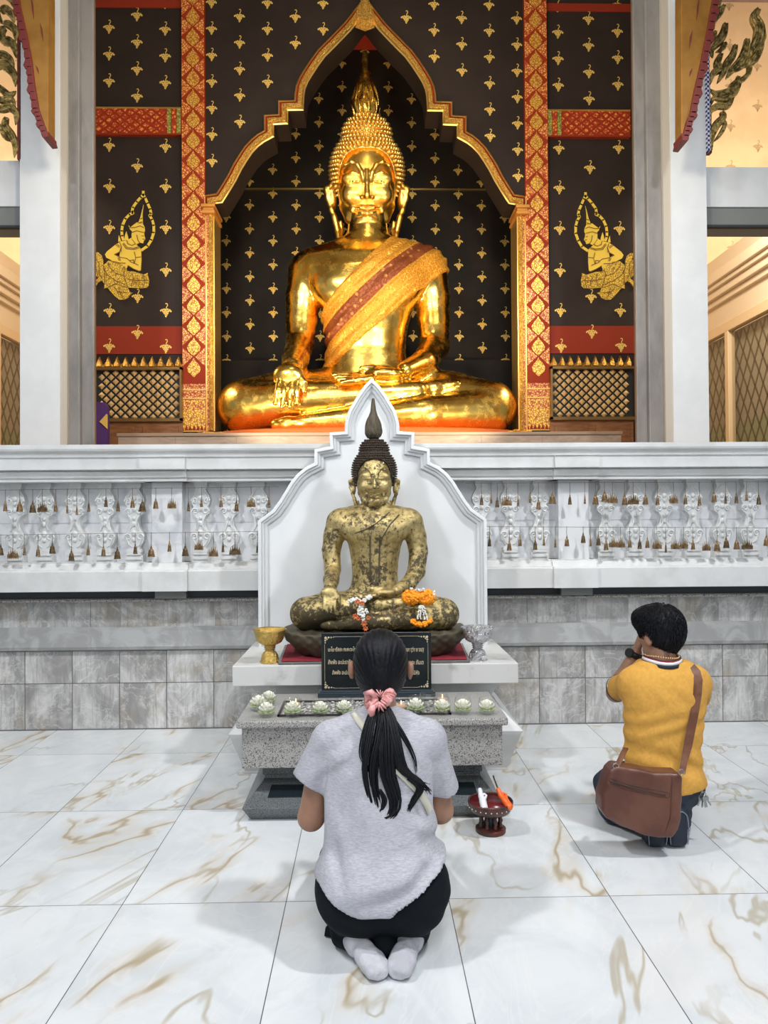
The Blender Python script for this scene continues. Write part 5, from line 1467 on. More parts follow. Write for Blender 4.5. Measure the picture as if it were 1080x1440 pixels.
# floating lotus candles in glasses
def candle_proto():
    t_ = thing('glass_votive', (0,0,0), 'x', 'candle', 'lotus candles in glasses on the granite table')
    obj('glass', MB().lathe((0,0,0), [(.001,.0),(.026,.0),(.034,.006),(.042,.024),(.0435,.045),(.041,.066),(.038,.082),(.036,.084),(.0355,.081),(.039,.064),(.041,.045),(.0395,.026),(.031,.010),(.001,.006)], 28), GLASS, t_, smooth=True)
    pet = MB()
    for ring, (n, rr, tilt, L, zz, mi) in enumerate(((8,.006,.25,.034,.046,0),(9,.014,.55,.036,.040,0),(10,.021,.80,.034,.032,0),(9,.022,1.1,.030,.020,1))):
        for i in range(n):
            a = 2*PI*(i+.5*(ring % 2))/n
            rot = Matrix.Rotation(a, 3, 'Z') @ Matrix.Rotation(tilt, 3, 'Y')
            c_ = Vector((math.cos(a)*rr, math.sin(a)*rr, zz)); tipv = rot @ Vector((0,0,L*.5))
            pet.ball(tuple(c_+tipv*.6), (.0035, .010, L*.5), 7, 5, mi, rot)
    pet.ball((0,0,.048), (.012,.012,.016), 8, 6, 0)
    obj('lotus_flower', pet, [PETAL, PETALG], t_, smooth=True)
    obj('wick', MB().tube([(0,0,.06),(.001,0,.071)], .0012, 5), STRING, t_)
    return t_
cp = candle_proto()
spots = [(374.6,995.5,3.62,'lotus candle in clear glass at the front left corner of the granite table'),
         (363,987,3.74,'lotus candle tucked behind the front left corner glass at the table edge'),
         (377.5,972,3.86,'lotus candle in tall clear glass farthest back on the left table side'),
         (411.7,997,3.62,'lotus candle in front of the small amber tealight on the left side'),
         (450.5,995,3.63,'lotus candle between the amber-backed glass and the one nearest the woman'),
         (484,993,3.64,'lotus candle in clear glass nearest the woman on her left side'),
         (584.4,993,3.65,'lotus candle in clear glass just right of the pink scrunchie'),
         (621.5,994.6,3.63,'lotus candle in front of the amber tealight on the right side'),
         (651,993.7,3.63,'lotus candle second from the right end of the granite table'),
         (684.4,992,3.62,'lotus candle standing alone at the right end of the granite table')]
for i, (px, py, Y, lab) in enumerate(spots):
    x = XZ(px, py, Y)[0]
    o = cp if i == 0 else dup(cp, (0,0,0))
    o.location = (x, Y, .4615 if px < 390 or px > 640 else .462); o['label'] = lab; o['group'] = 'lotus candles in glasses on the granite table'
    o.rotation_euler = (0,0,rg.uniform(0,6)); s = rg.uniform(.94,1.04); o.scale = (s,s,s)
def tealight(px, py, Y, lab, lit=True):
    x = XZ(px, py, Y)[0]; z0 = .462
    t_ = thing('tealight_glass', (x,Y,z0), lab, 'candle', 'small tealights behind the lotus candles')
    obj('glass', MB().lathe((x,Y,z0), [(.001,0),(.024,0),(.030,.010),(.032,.030),(.028,.056),(.026,.056),(.029,.030),(.027,.012),(.001,.006)], 24), GLASS, t_, smooth=True)
    obj('wax', MB().lathe((x,Y,z0+.007), [(.001,0),(.023,0),(.024,.022),(.022,.024),(.001,.024)], 20), M('amber_wax', (.80,.50,.33), .5) if 'amber_wax' not in bpy.data.materials else bpy.data.materials['amber_wax'], t_, smooth=True)
    obj('flame', MB().ball((x,Y,z0+.042), (.004,.004,.010), 8, 6), AMBER, t_, smooth=True)
tealight(416, 984, 3.76, 'small lit amber tealight behind the second glass from the left')
tealight(564, 991, 3.70, 'small lit amber tealight right beside the woman\'s neck')
tealight(622, 979, 3.82, 'small lit amber tealight behind the right side glasses')
x = XZ(601, 984, 3.72)[0]
t_ = thing('crystal_cup', (x,3.72,.462), 'cut crystal cup between two lotus candles right of the woman', 'cup')
obj('cut_glass', MB().lathe((x,3.72,.462), [(.001,0),(.026,0),(.034,.02),(.036,.05),(.039,.085),(.036,.085),(.032,.05),(.030,.02),(.001,.008)], 14, 0, lambda a_, z_: 1+.07*math.sin(7*a_)*math.sin(z_*180)), GLASS, t_)
# ------------------------------------------------------------------ black granite plaque with gilt Thai lettering
pq = thing('plaque', (XZ(529,975,4.04)[0], 4.04, .461), 'black granite plaque with gilt Thai chant standing on the table', 'plaque')
px0, px1 = XZ(452,930,4.03)[0], XZ(606.5,930,4.03)[0]
zt = P(529, 889.5, 4.03)[2]; zb = .490
obj('slab', MB().box(px0, px1, 4.03, 4.055, zb-.005, zt), PLAQ, pq, bevel=.002)
obj('foot', MB().box(px0-.018, px1+.018, 3.99, 4.085, .461, .488).box(px0-.008, px1+.008, 4.0, 4.08, .488, .494), M('dark_granite_foot', (.02,.035,.045), .3), pq, bevel=.002)
W_ = px1-px0; H_ = zt-zb; yq = 4.0285
q = MB()
ix0, ix1, iz0, iz1 = px0+.017, px1-.017, zb+.014, zt-.020
for (a, b_, c_, d_) in ((ix0+.05,ix1-.05,iz1-.0012,iz1),(ix0+.05,ix1-.05,iz0,iz0+.0012),(ix0,ix0+.0012,iz0+.04,iz1-.04),(ix1-.0012,ix1,iz0+.04,iz1-.04)): q.box(a, b_, yq, 4.031, c_, d_)
obj('border_line', q, INK, pq)
q = MB()
for sx, ox in ((1, ix0),(-1, ix1)):
    for sz, oz in ((1, iz0),(-1, iz1)):
        for (u_, v_, rr) in ((.006,.006,.008),(.022,.004,.006),(.036,.004,.005),(.048,.003,.003),(.004,.020,.006),(.004,.032,.004),(.014,.014,.004)):
            cx_, cz_ = ox+sx*u_, oz+sz*v_
            for k in range(5):
                a_ = k*2*PI/5; q.ball((cx_+math.cos(a_)*rr*.55, yq, cz_+math.sin(a_)*rr*.55), (rr*.42,.0012,rr*.42), 6, 4)
obj('corner_scrolls', q, INK, pq)
def text(s, xz, size, name='lettering', align='LEFT', sx=.8):
    cu = bpy.data.curves.new(name, 'FONT'); cu.body = s; cu.size = size; cu.align_x = align; cu.extrude = .0006; cu.offset = .0002
    o = bpy.data.objects.new(name, cu); C.objects.link(o); cu.materials.append(INK)
    o.parent = pq; o.location = (xz[0]-ORG[pq.name].x, yq-.0003-ORG[pq.name].y, xz[1]-ORG[pq.name].z)
    dg = bpy.context.evaluated_depsgraph_get(); me = bpy.data.meshes.new_from_object(o.evaluated_get(dg))
    bpy.data.objects.remove(o); me.materials.clear(); me.materials.append(INK)
    o = bpy.data.objects.new(name, me); C.objects.link(o); o.parent = pq
    o.location = (xz[0]-ORG[pq.name].x, yq-.0003-ORG[pq.name].y, xz[1]-ORG[pq.name].z)
    o.rotation_euler = (PI/2, 0, 0); o.scale = (sx, 1, 1); return o
for s, px, py, al, sz in (('นะโม ตัสสะ ภะคะวะโต', 461, 916, 'LEFT', .030), ('พุทธัสสะ (ว่า ๓ จบ)', 596, 916, 'RIGHT', .030),
                          ('สัพพัง อะปะราธัง', 461, 934, 'LEFT', .032), ('ขะมะถะ ภันเต', 596, 934, 'RIGHT', .032),
                          ('สัพพัง อะปะรา', 467, 948.5, 'LEFT', .030), ('ขะมามิหัง', 590, 948.5, 'RIGHT', .030)):
    text(s, XZ(px, py, 4.03), sz, align=al, sx=.62)
obj('rule', MB().box(ix0+.02, ix1-.02, yq, 4.031, P(0,918,4.03)[2], P(0,918,4.03)[2]+.001), INK, pq)
# ------------------------------------------------------------------ garlands
def blobs(mb, pts, r0, n, rg, mi=0, jit=.006, sq=1):
    for i in range(n):
        k = rg.random()*(len(pts)-1); j = int(k); f = k-j
        p = [pts[j][a_]+(pts[min(j+1,len(pts)-1)][a_]-pts[j][a_])*f+rg.uniform(-jit,jit)*(sq if a_ == 1 else 1) for a_ in range(3)]
        mb.ball(p, r0*rg.uniform(.75,1.15), 6, 4, mi)
Yg = 4.14
g1 = thing('flower_garland', tuple(P(508,845,Yg)), 'white jasmine garland with terracotta blossoms hanging on the small statue', 'garland')
pp = lambda L, Y=Yg: [tuple(P(x, y, Y)) for x, y in L]
mb = MB(); blobs(mb, pp([(491,846),(499,842),(506,845)]), .0065, 50, rg, 0, .008); blobs(mb, pp([(511,845),(517,841),(522,839)]), .0065, 50, rg, 0, .008)
blobs(mb, pp([(508,846),(508,858),(511,866)]), .006, 90, rg, 0, .011); blobs(mb, pp([(504,856),(505,864)]), .006, 25, rg, 0, .006); blobs(mb, pp([(510,864),(511,874)]), .005, 30, rg, 0, .006); blobs(mb, pp([(514,856),(517,862)]), .005, 20, rg, 0, .006)
obj('jasmine_buds', mb, JAS, g1, smooth=True)
mb = MB()
for (x, y, rr) in ((503,846,.016),(509,848,.014),(500,867,.018),(504,870,.012),(518,869,.013),(512,877,.018),(514,884,.015)):
    c_ = P(x, y, Yg-.012)
    for k in range(7):
        a_ = 2*PI*k/7; rot = Matrix.Rotation(a_, 3, 'Y') @ Matrix.Rotation(.5, 3, 'X'); mb.ball((c_[0]+math.sin(a_)*rr*.5, c_[1], c_[2]+math.cos(a_)*rr*.5), (rr*.28, rr*.25, rr*.62), 6, 5, 0, rot)
obj('terracotta_blossoms', mb, TERRA, g1, smooth=True)
g2 = thing('marigold_garland', tuple(P(590,840,Yg)), 'bright orange marigold garland with white tassels on the small statue', 'garland')
mb = MB()
for i in range(420):
    a_ = rg.uniform(0, 2*PI); b2 = rg.uniform(-1, 1); rr = math.sqrt(1-b2*b2)
    for_ = (rr*math.cos(a_), rr*math.sin(a_), b2)
    cx_ = P(578 if i % 2 else 600, 840 if i % 2 else 840, Yg+.02)
    mb.ball((cx_[0]+for_[0]*.047, cx_[1]+for_[1]*.030, cx_[2]+for_[2]*.038), .0085*rg.uniform(.8,1.2), 6, 4)
mb.ball(tuple(P(578,840,Yg+.02)), (.045,.028,.036), 12, 8); mb.ball(tuple(P(600,840,Yg+.02)), (.045,.028,.036), 12, 8)
obj('marigold_ring', mb, MARI, g2, smooth=True)
mb = MB(); blobs(mb, pp([(579,873),(584,877),(592,878),(600,876),(606,872)], Yg-.02), .008, 110, rg, 0, .010); obj('marigold_fringe', mb, MARI, g2, smooth=True)
mb = MB()
for (x0_, x1_) in ((590,587),(592,591),(594,597),(596,601)):
    blobs(mb, pp([(x0_,852),((x0_+x1_)/2,862),(x1_,871)], Yg-.02), .0042, 26, rg, 0, .003)
obj('jasmine_tassel', mb, JAS, g2, smooth=True)
mb = MB(); blobs(mb, pp([(577,829),(580,828),(594,830),(596,829)], Yg), .005, 22, rg, 0, .006); blobs(mb, pp([(610,832),(611,842)], Yg), .005, 14, rg, 0, .005); obj('white_buds', mb, JAS, g2, smooth=True)
# ------------------------------------------------------------------ footed lacquer tray with lighters
tc = P(690, 1165, 3.37); tcx = tc[0]; tcy = 3.37
tr = thing('footed_tray', (tcx, tcy, 0), 'dark red lacquered footed tray on the floor by the granite table', 'tray')
c_ = (tcx, tcy, 0)
obj('foot', MB().lathe(c_, [(.064,0),(.068,.004),(.068,.018),(.060,.024),(.001,.024)], 36), LACQ, tr, smooth=False, angle=40)
q = None
for i in range(8):
    a_ = 2*PI*i/8+.3; x, y = tcx+.046*math.cos(a_), tcy+.046*math.sin(a_)
    obj('baluster', MB().lathe((x,y,0), [(.008,.022),(.010,.03),(.006,.045),(.011,.058),(.006,.07),(.010,.082)], 10), LACQ, tr, smooth=True)
obj('core', MB().lathe(c_, [(.024,.022),(.024,.085)], 20), M('navy_core', (.015,.018,.03), .4), tr)
obj('bowl', MB().lathe(c_, [(.001,.080),(.055,.080),(.088,.096),(.100,.118),(.102,.138),(.099,.142),(.094,.138),(.092,.118),(.080,.108),(.001,.104)], 48), LACQ, tr, angle=40)
obj('lining', MB().lathe(c_, [(.001,.1052),(.080,.1085),(.0925,.118),(.0945,.137)], 48), LACQR, tr, smooth=True)
q = MB()
for i in range(26):
    a_ = 2*PI*i/26; q.ball((tcx+.101*math.cos(a_), tcy+.101*math.sin(a_), .118), .0028, 6, 4)
obj('pearl_studs', q, M('pearl_inlay', (.75,.70,.60), .3), tr)
def lighter(x, y, mat, lab, tilt, rz):
    z0 = .136
    t_ = thing('gas_lighter', (x, y, z0), lab, 'lighter')
    Fl = Field((x-.07,y-.08,z0-.03), (x+.07,y+.12,z0+.09), .0022)
    R2 = Matrix.Rotation(rz, 3, 'Z')
    def L(a, b_, c2): v_ = R2 @ Matrix.Rotation(.32, 3, 'X') @ Vector((a*1.3, b_*1.3, c2*1.3)); return (x+v_.x, y+v_.y, z0+v_.z)
    Fl.chain([L(0,-.036,.012), L(-.002,-.012,.016), L(-.006,.012,.020)], [.0165,.0155,.012], k=.004)
    Fl.chain([L(-.006,.012,.020), L(-.008,.032,.030)], [.012,.0095], k=.004)
    Fl.chain([L(.006,-.004,.022), L(.012,.010,.024), L(.006,.018,.024)], [.006,.004,.005], k=.003)
    Fl.ell(L(.006,.004,.030), (.006,.008,.004), k=.002, op='s')
    obj('handle', Fl.mesh(1), mat, t_, smooth=True)
    obj('nozzle', MB().tube([L(-.008,.030,.029), L(-.009,.055,.044), L(-.0095,.075,.056)], .0032, 10), BLACKR, t_, smooth=True)
lighter(XZ(679,1130,3.35)[0], 3.345, WHITEP, 'white plastic gas lighter lying in the lacquered tray', 0, -.05)
lighter(XZ(708,1130,3.35)[0], 3.35, ORANGEP, 'orange plastic gas lighter lying in the lacquered tray', 0, .35)
# ------------------------------------------------------------------ people
def hand(F, wrist, fwd, up, side, r=.0085, k=.006, curl=.15, scale=1.0):
    """palm, four fingers and a thumb; fwd = finger direction, up = back of hand normal, side = thumb side"""
    w = vec(wrist); f = vec(fwd)/np.linalg.norm(fwd); s = vec(side)-f*np.dot(side, f); s /= np.linalg.norm(s); u = vec(up)
    u = u-f*np.dot(u, f)-s*np.dot(u, s); u /= np.linalg.norm(u)
    R = np.stack([s, u, f]); c = w+f*.045*scale
    F.ell(c, (.038*scale, .015*scale, .050*scale), k=.012, R=R)
    lens = [.068, .076, .070, .055]
    for i in range(4):
        off = (1.5-i)*.0185*scale
        base = w+f*.082*scale+s*off
        l = lens[i]*scale; a = base; dirn = f
        m1 = base+f*l*.45-u*curl*l*.12; m2 = m1+f*l*.32-u*curl*l*.22; e = m2+f*l*.23-u*curl*l*.25
        F.chain([base-f*.02*scale, base, m1, m2, e], [r, r*1.02, r*.95, r*.88, r*.75], k=.0025)
    t0 = w+f*.025*scale+s*.028*scale; t1 = t0+(f*.03+s*.022)*scale; t2 = t1+(f*.032+s*.006)*scale
    F.chain([t0, t1, t2], [r*1.25, r*1.1, r*.85], k=.006)

def face(F, c, fwd, s=1.0):
    """brow, eyes, nose, lips, chin on a head centred at c looking along fwd"""
    c = vec(c); f = vec(fwd)/np.linalg.norm(fwd); u = np.array([0,0,1.]); r = np.cross(f, u); r /= np.linalg.norm(r); u = np.cross(r, f)
    L = lambda a, b, d: c+(r*a+u*b+f*d)*s
    F.chain([L(0,.012,.086), L(0,-.008,.098), L(0,-.030,.112)], [.007*s,.008*s,.011*s], k=.010)
    F.ell(L(.012,-.034,.098), .008*s, k=.006); F.ell(L(-.012,-.034,.098), .008*s, k=.006)
    for e in (-1, 1):
        F.chain([L(e*.012,.026,.088), L(e*.030,.030,.084), L(e*.048,.024,.070)], [.006*s,.006*s,.004*s], k=.010)
        F.ell(L(e*.032,.008,.078), .012*s, k=.006)
        F.ell(L(e*.040,-.028,.062), .022*s, k=.018)
    F.chain([L(-.022,-.060,.082), L(0,-.057,.096), L(.022,-.060,.082)], [.003*s,.0055*s,.003*s], k=.005)
    F.chain([L(-.020,-.066,.080), L(0,-.069,.093), L(.020,-.066,.080)], [.003*s,.006*s,.003*s], k=.005)
    F.ell(L(0,-.098,.075), (.020*s,.018*s,.018*s), k=.014)
    F.cap(L(-.035,-.088,.045), L(.035,-.088,.045), .022*s, k=.02)

LIP = M('lip_colour', (.34,.12,.10), .45)
def facial_parts(parent, c, fwd, s=1.0):
    c = vec(c); f = vec(fwd)/np.linalg.norm(fwd); u = np.array([0,0,1.]); r = np.cross(f, u); r /= np.linalg.norm(r); u = np.cross(r, f)
    L = lambda a, b, d: tuple(c+(r*a+u*b+f*d)*s)
    for e in (-1, 1):
        obj('eyebrow', MB().tube([L(e*.012,.029,.094), L(e*.026,.034,.093), L(e*.040,.031,.086), L(e*.050,.024,.075)], [.002*s,.0032*s,.0028*s,.001*s], 6), HAIR, parent, smooth=True)
        obj('closed_eyelashes', MB().tube([L(e*.019,.004,.089), L(e*.027,.000,.093), L(e*.036,.000,.0925), L(e*.045,.005,.085)], [.0012*s,.0022*s,.0024*s,.0012*s], 6), HAIR, parent, smooth=True)
    obj('lips', MB().tube([L(-.022,-.0625,.085), L(-.010,-.0605,.094), L(0,-.0625,.0965), L(.010,-.0605,.094), L(.022,-.0625,.085)], [.002*s,.0055*s,.0062*s,.0055*s,.002*s], 8), LIP, parent, smooth=True)
# ============================ woman
wo = thing('person', (.05, 2.6, 0), 'woman kneeling in a heather grey T-shirt with a long black ponytail', 'person')
HC = P(535, 931, 2.70)
F = Field((-.32, 2.10, -.01), (.42, 3.25, 1.06), .0075)
F.ell(HC, (.078, .095, .100), k=.02); F.ell(HC+vec((0,.03,-.045)), (.062,.065,.070), k=.02)
F.cap(P(534,1015,2.63), P(534,960,2.67), .062, .052, k=.02)
face(F, HC+vec((0,0,-.01)), (0,1,-.12))
for s_, px in ((-1,494.5),(1,576.5)):
    e = P(px, 941, 2.70); F.ell(e, (.012,.020,.033), k=.006); F.ell(e+vec((s_*.007,-.008,.006)), (.006,.014,.024), k=.004); F.ell(e+vec((0,0,-.027)), (.008,.010,.012), k=.005)
# torso
zz = [.16,.24,.34,.44,.54,.62,.68,.72]
F.loft(zz, [.042]*8, [2.50,2.50,2.53,2.56,2.59,2.61,2.62,2.63], [.13,.13,.12,.12,.13,.13,.10,.06], [.09,.09,.08,.08,.08,.075,.07,.05], k=.02)
shL, shR = P(457,1046,2.62), P(608,1044,2.62)
elL, elR = P(437.5,1149,2.63), P(619,1139,2.66)
wrL, wrR = P(505,1055,2.92)+vec((0,0,-.03)), P(552,1055,2.92)+vec((0,0,-.03))
for sh, el, wr in ((shL, elL, wrL), (shR, elR, wrR)):
    F.chain([sh, sh+(el-sh)*.5, el], [.046, .046, .044], k=.006)
    F.chain([el, el+(wr-el)*.35, wr], [.043, .040, .026], k=.02)
hand(F, wrL, (.10,.12,.35), (-1,0,0), (0,-1,.2), curl=.05); hand(F, wrR, (-.10,.12,.35), (1,0,0), (0,-1,.2), curl=.05)
# legs inside the trousers
hipc = vec((.042, 2.50, .175))
for s_ in (-1, 1):
    F.chain([hipc+vec((s_*.085,.02,.02)), vec((.042+s_*.13,3.02,.085))], [.085,.062], k=.03)
F.clip_z(.003)
body = obj('body', F.mesh(2), SKIN, wo, smooth=True)
facial_parts(wo, HC+vec((0,0,-.01)), (0,1,-.12))
# trousers
T_ = Field((-.32, 2.08, -.01), (.42, 3.22, .48), .0075)
T_.ell((.042,2.495,.190), (.205,.150,.135), k=.03)
T_.ell((-.045,2.46,.175), (.125,.125,.120), k=.04); T_.ell((.130,2.46,.175), (.125,.125,.120), k=.04)
T_.loft([.2,.3,.4], [.042]*3, [2.50,2.53,2.55], [.20,.175,.155], [.13,.11,.10], k=.04)
for s_ in (-1, 1):
    T_.chain([vec((.042+s_*.10,2.52,.17)), vec((.042+s_*.125,2.80,.135)), vec((.042+s_*.135,3.04,.085))], [.115,.098,.078], k=.03)
    T_.chain([vec((.042+s_*.135,3.02,.072)), vec((.042+s_*.13,2.75,.062)), vec((.042+s_*.105,2.45,.048))], [.068,.060,.042], k=.02)
for (px, py, Yq, rr) in ((478,1300,2.47,.030),(590,1298,2.48,.028)): T_.cap(vec((P(px,py,Yq)[0],Yq,.035)), vec((P(px,py,Yq)[0],Yq+.12,.05)), rr, .05, k=.02)
T_.ell((.048,2.44,.04), (.045,.075,.045), k=.02)
T_.clip_z(.004)
T_.apply(lambda Fv, X, Y, Z: Fv+.003*np.sin(X*40+Z*55)*np.sin(Z*33))
obj('trousers', T_.mesh(2), PANTS, wo, smooth=True)
mb = MB(); 
mb.tube([tuple(P(456,1232,2.50)), tuple(P(449,1240,2.47)), tuple(P(450,1252,2.45))], [.006,.014,.010], 8, sq=.4)
obj('pocket_flap', mb, PANTS, wo, smooth=True)
mb = MB(); Z0 = lambda px, py: (lambda p: (CAM[0]+(p[0]-CAM[0])*(1.4-.012)/(1.4-p[2]), CAM[1]+(p[1]-CAM[1])*(1.4-.012)/(1.4-p[2])))(P(px, py, 2.4))
cuff = [Z0(455,1314), Z0(470,1300), Z0(488,1296), Z0(487,1330), Z0(474,1328), Z0(467,1316)]
n = len(cuff); vs = [(x, y, .004) for x, y in cuff]+[(x+.004, y+.01, .030+.012*(k % 2)) for k, (x, y) in enumerate(cuff)]
mb.add(vs, [tuple(range(n-1,-1,-1)), tuple(range(n,2*n))]+[(i,(i+1) % n,(i+1) % n+n,i+n) for i in range(n)])
obj('trouser_cuff', mb, PANTS, wo, bevel=.004)
# socks: soles up, toes toward the camera
def XY(px, Y): return P(px, 1330, Y)[0]
for s_, L in ((-1, ((500,2.43,.055),(508,2.385,.050),(521,2.345,.038),(531,2.305,.028))), (1, ((577,2.43,.055),(574,2.385,.050),(566,2.345,.038),(561,2.305,.028)))):
    S_ = Field((-.22,2.10,-.01), (.34,2.60,.20), .0045)
    heel, mid, ball, toe = [vec((XY(px, Yv), Yv, z_)) for px, Yv, z_ in L]
    dirv = (toe-heel); dirv[2] = 0; dirv /= np.linalg.norm(dirv); sd = vec((dirv[1], -dirv[0], 0))
    S_.chain([heel-dirv*.05, heel], [.040,.043], k=.02)
    def foot(X, Y, Z):
        u_ = (X-heel[0])*dirv[0]+(Y-heel[1])*dirv[1]; v_ = (X-heel[0])*sd[0]+(Y-heel[1])*sd[1]
        Lf = np.linalg.norm((toe-heel)[:2]); t_ = np.clip(u_/Lf, -.2, 1.25)
        hw = np.interp(t_, [-.2,0,.35,.75,1.0,1.2], [.036,.040,.036,.045,.041,.020]); hz = np.interp(t_, [-.2,0,.3,.7,1.0,1.2], [.046,.044,.034,.034,.026,.012]); cz = np.interp(t_, [-.2,0,.3,.7,1,1.2], [.05,.048,.040,.034,.026,.018])
        e = np.maximum(u_-Lf*1.17, -u_-.05)
        q = np.sqrt((v_/hw)**2+((Z-cz)/hz)**2); return np.maximum((q-1)*np.minimum(hw, hz), e)
    S_.put((-.2,2.15,0), (.3,2.55,.15), foot, k=.012)
    for i_ in range(5):
        o_ = (i_-2)*s_
        S_.ell(toe+sd*(i_-2)*.0145+dirv*(.010-.0045*abs(i_-(3 if s_ < 0 else 1))), (.0115,.014,.0145), k=.010)
    def crease(Fv, X, Y, Z):
        u_ = (X-heel[0])*dirv[0]+(Y-heel[1])*dirv[1]; v_ = (X-heel[0])*sd[0]+(Y-heel[1])*sd[1]
        return Fv+.0022*np.sin(u_*130+v_*60+np.sin(v_*90)*1.2)*np.exp(-((u_-.02)/.05)**2)+.0015*np.sin(v_*160)*np.exp(-((u_-.09)/.04)**2)
    S_.apply(crease); S_.clip_z(.002)
    obj('sock', S_.mesh(2), SOCK, wo, smooth=True)
# T-shirt
S_ = Field((-.34, 2.26, .14), (.46, 2.82, .82), .0065)
zz = [.15, .20, .27, .34, .42, .50, .58, .64, .685, .715]
cyy = [2.485, 2.49, 2.505, 2.525, 2.545, 2.565, 2.585, 2.60, 2.615, 2.625]
S_.loft(zz, [.046,.046,.046,.044,.040,.037,.034,.032,.034,.034], cyy, [.205,.208,.203,.192,.187,.183,.183,.182,.145,.09], [.155,.150,.135,.125,.120,.118,.115,.105,.09,.07], k=.02, n=2.5)
S_.chain([P(466,1042,2.61), P(600,1040,2.61)], [.068,.068], k=.03)
S_.chain([P(470,1040,2.61), P(520,1012,2.63)], [.055,.050], k=.04); S_.chain([P(596,1038,2.61), P(550,1012,2.63)], [.055,.050], k=.04)
S_.cap(P(462,1044,2.61), P(434.5,1099,2.61), .058, .067, k=.018, flat=True)
S_.cap(P(604,1042,2.61), P(621.5,1110,2.64), .056, .062, k=.018, flat=True)
S_.cap(P(534,1012,2.63), P(534,996,2.64), .066, .060, k=.015, flat=True)
S_.ell((.042,2.495,.215), (.217,.163,.130), k=.03)
S_.ell((-.045,2.46,.190), (.137,.139,.125), k=.04); S_.ell((.130,2.46,.190), (.137,.139,.125), k=.04)
hemz = lambda X: .168+.020/(1+np.exp(-(X-.075)*200))+.115*np.clip((X-.075)/.18, 0, 1)**1.1+.075*np.clip((-.02-X)/.15, 0, 1)**1.5
def shirt(Fv, X, Y, Z):
    fold = .009*np.sin((Z-.28)*60-X*34+1.6*np.sin(X*14))*np.exp(-((Z-.24)/.07)**2)*(.35+1/(1+np.exp(-(X-.03)*30)))
    fold = fold+.006*np.exp(-((X-.20+ (Z-.3)*.3)/.03)**2)*np.sin(Z*60)*(Z < .5)
    fold = fold+.005*np.sin(X*44+np.sin(Z*12)*2)*np.exp(-((Z-.42)/.16)**2)
    fold = fold+.007*np.sin((X*.55+Z)*70)*np.exp(-((X-.19)/.06)**2)*np.exp(-((Z-.33)/.09)**2)+.006*np.sin((Z-X*.9)*60)*np.exp(-((X+.10)/.07)**2)*np.exp(-((Z-.60)/.06)**2)
    fold = fold+.006*np.exp(-(((X+.115)+(Z-.36)*.25)/.018)**2)*np.exp(-((Z-.30)/.07)**2)*2
    d = Fv+fold
    return np.maximum(d, hemz(X)-Z)
S_.apply(shirt)
obj('t_shirt', S_.mesh(2), GREYT, wo, smooth=True)
# hem and neckband stitching
# hair cap
Hh_ = Field(HC-vec((.13,.15,.17)), HC+vec((.13,.15,.16)), .005)
Hh_.ell(HC+vec((0,-.006,.010)), (.098,.112,.112), k=.02)
Hh_.ell(HC+vec((0,-.030,-.045)), (.086,.085,.085), k=.03)
nk = P(534, 982, 2.585)
Hh_.chain([HC+vec((0,-.07,-.06)), vec(nk)], [.055,.024], k=.03)
Hh_.ell(HC+vec((0,.112,-.035)), (.075,.075,.095), k=.015, op='s')      # face opening
for px in (496.5, 574.5): Hh_.ell(P(px+(-4 if px < 530 else 4),944,2.695), (.024,.034,.044), k=.006, op='s')
def strands(Fv, X, Y, Z):
    a = np.arctan2(X-HC[0], (Z-nk[2]+.02)); return Fv+.0016*np.sin(a*64)*(Y < HC[1]+.05)
Hh_.apply(strands)
obj('hair', Hh_.mesh(1), HAIR, wo, smooth=True)
# ponytail
rg2 = random.Random(11)
def bez(p, n=16):
    out = []; p = [vec(q) for q in p]; m_ = len(p)
    for i in range(m_-1):
        p0, p1, p2, p3 = p[max(i-1,0)], p[i], p[i+1], p[min(i+2,m_-1)]
        for k in range(n//(m_-1)):
            t_ = k/(n//(m_-1)); out.append(.5*((2*p1)+(-p0+p2)*t_+(2*p0-5*p1+4*p2-p3)*t_**2+(-p0+3*p1-3*p2+p3)*t_**3))
    out.append(p[-1]); return out
mb = MB()
def lock(L, r0, n, spread, tipspread=None):
    """a lock of hair: many tapered strands around a px path [(px,py,Y)]"""
    for i in range(n):
        a_ = rg2.uniform(0, 2*PI); q = rg2.random()**.5; ox, oy = math.cos(a_)*q, math.sin(a_)*q
        pts = []
        for j, (x, y, Yv) in enumerate(L):
            f = j/(len(L)-1); s_ = spread*(1 if j else .6)*(1-.55*f**3)
            p = P(x, y, Yv); pts.append(p+vec((ox*s_, oy*s_*.35, rg2.uniform(-1,1)*.004*f)))
        if rg2.random() < .5: pts[-1] = pts[-1]+vec((0,0,rg2.uniform(-.012,.02)))
        c_ = bez(pts, 15); N = len(c_)
        mb.tube([tuple(v_) for v_ in c_], [max(.0007, r0*(.75+.25*math.sin(PI*k/(N-1)))*(1-(k/(N-1))**3)) for k in range(N)], 6)
lock([(533,985,2.56),(532,1010,2.52),(526,1045,2.48),(520,1080,2.46),(524,1115,2.45),(533,1150,2.44)], .0055, 34, .030)
lock([(535,985,2.56),(541,1010,2.52),(543,1050,2.475),(545,1090,2.455),(556,1125,2.45),(551,1145,2.44),(531,1160,2.435)], .0055, 34, .026)
lock([(536,985,2.56),(548,1010,2.52),(556,1045,2.48),(566,1080,2.46),(588,1098,2.45),(604,1112,2.445)], .0055, 30, .022)
lock([(536,988,2.56),(552,1010,2.52),(570,1040,2.49),(582,1065,2.475),(585,1085,2.47)], .0024, 10, .010)
lock([(531,985,2.56),(521,1010,2.52),(512,1040,2.49),(510,1065,2.475),(520,1088,2.47)], .0035, 14, .012)
lock([(575,1095,2.455),(590,1108,2.45),(582,1125,2.445),(574,1140,2.44)], .004, 14, .012)
lock([(533,1110,2.45),(540,1125,2.445),(535,1140,2.44),(522,1149,2.435)], .0035, 14, .010)
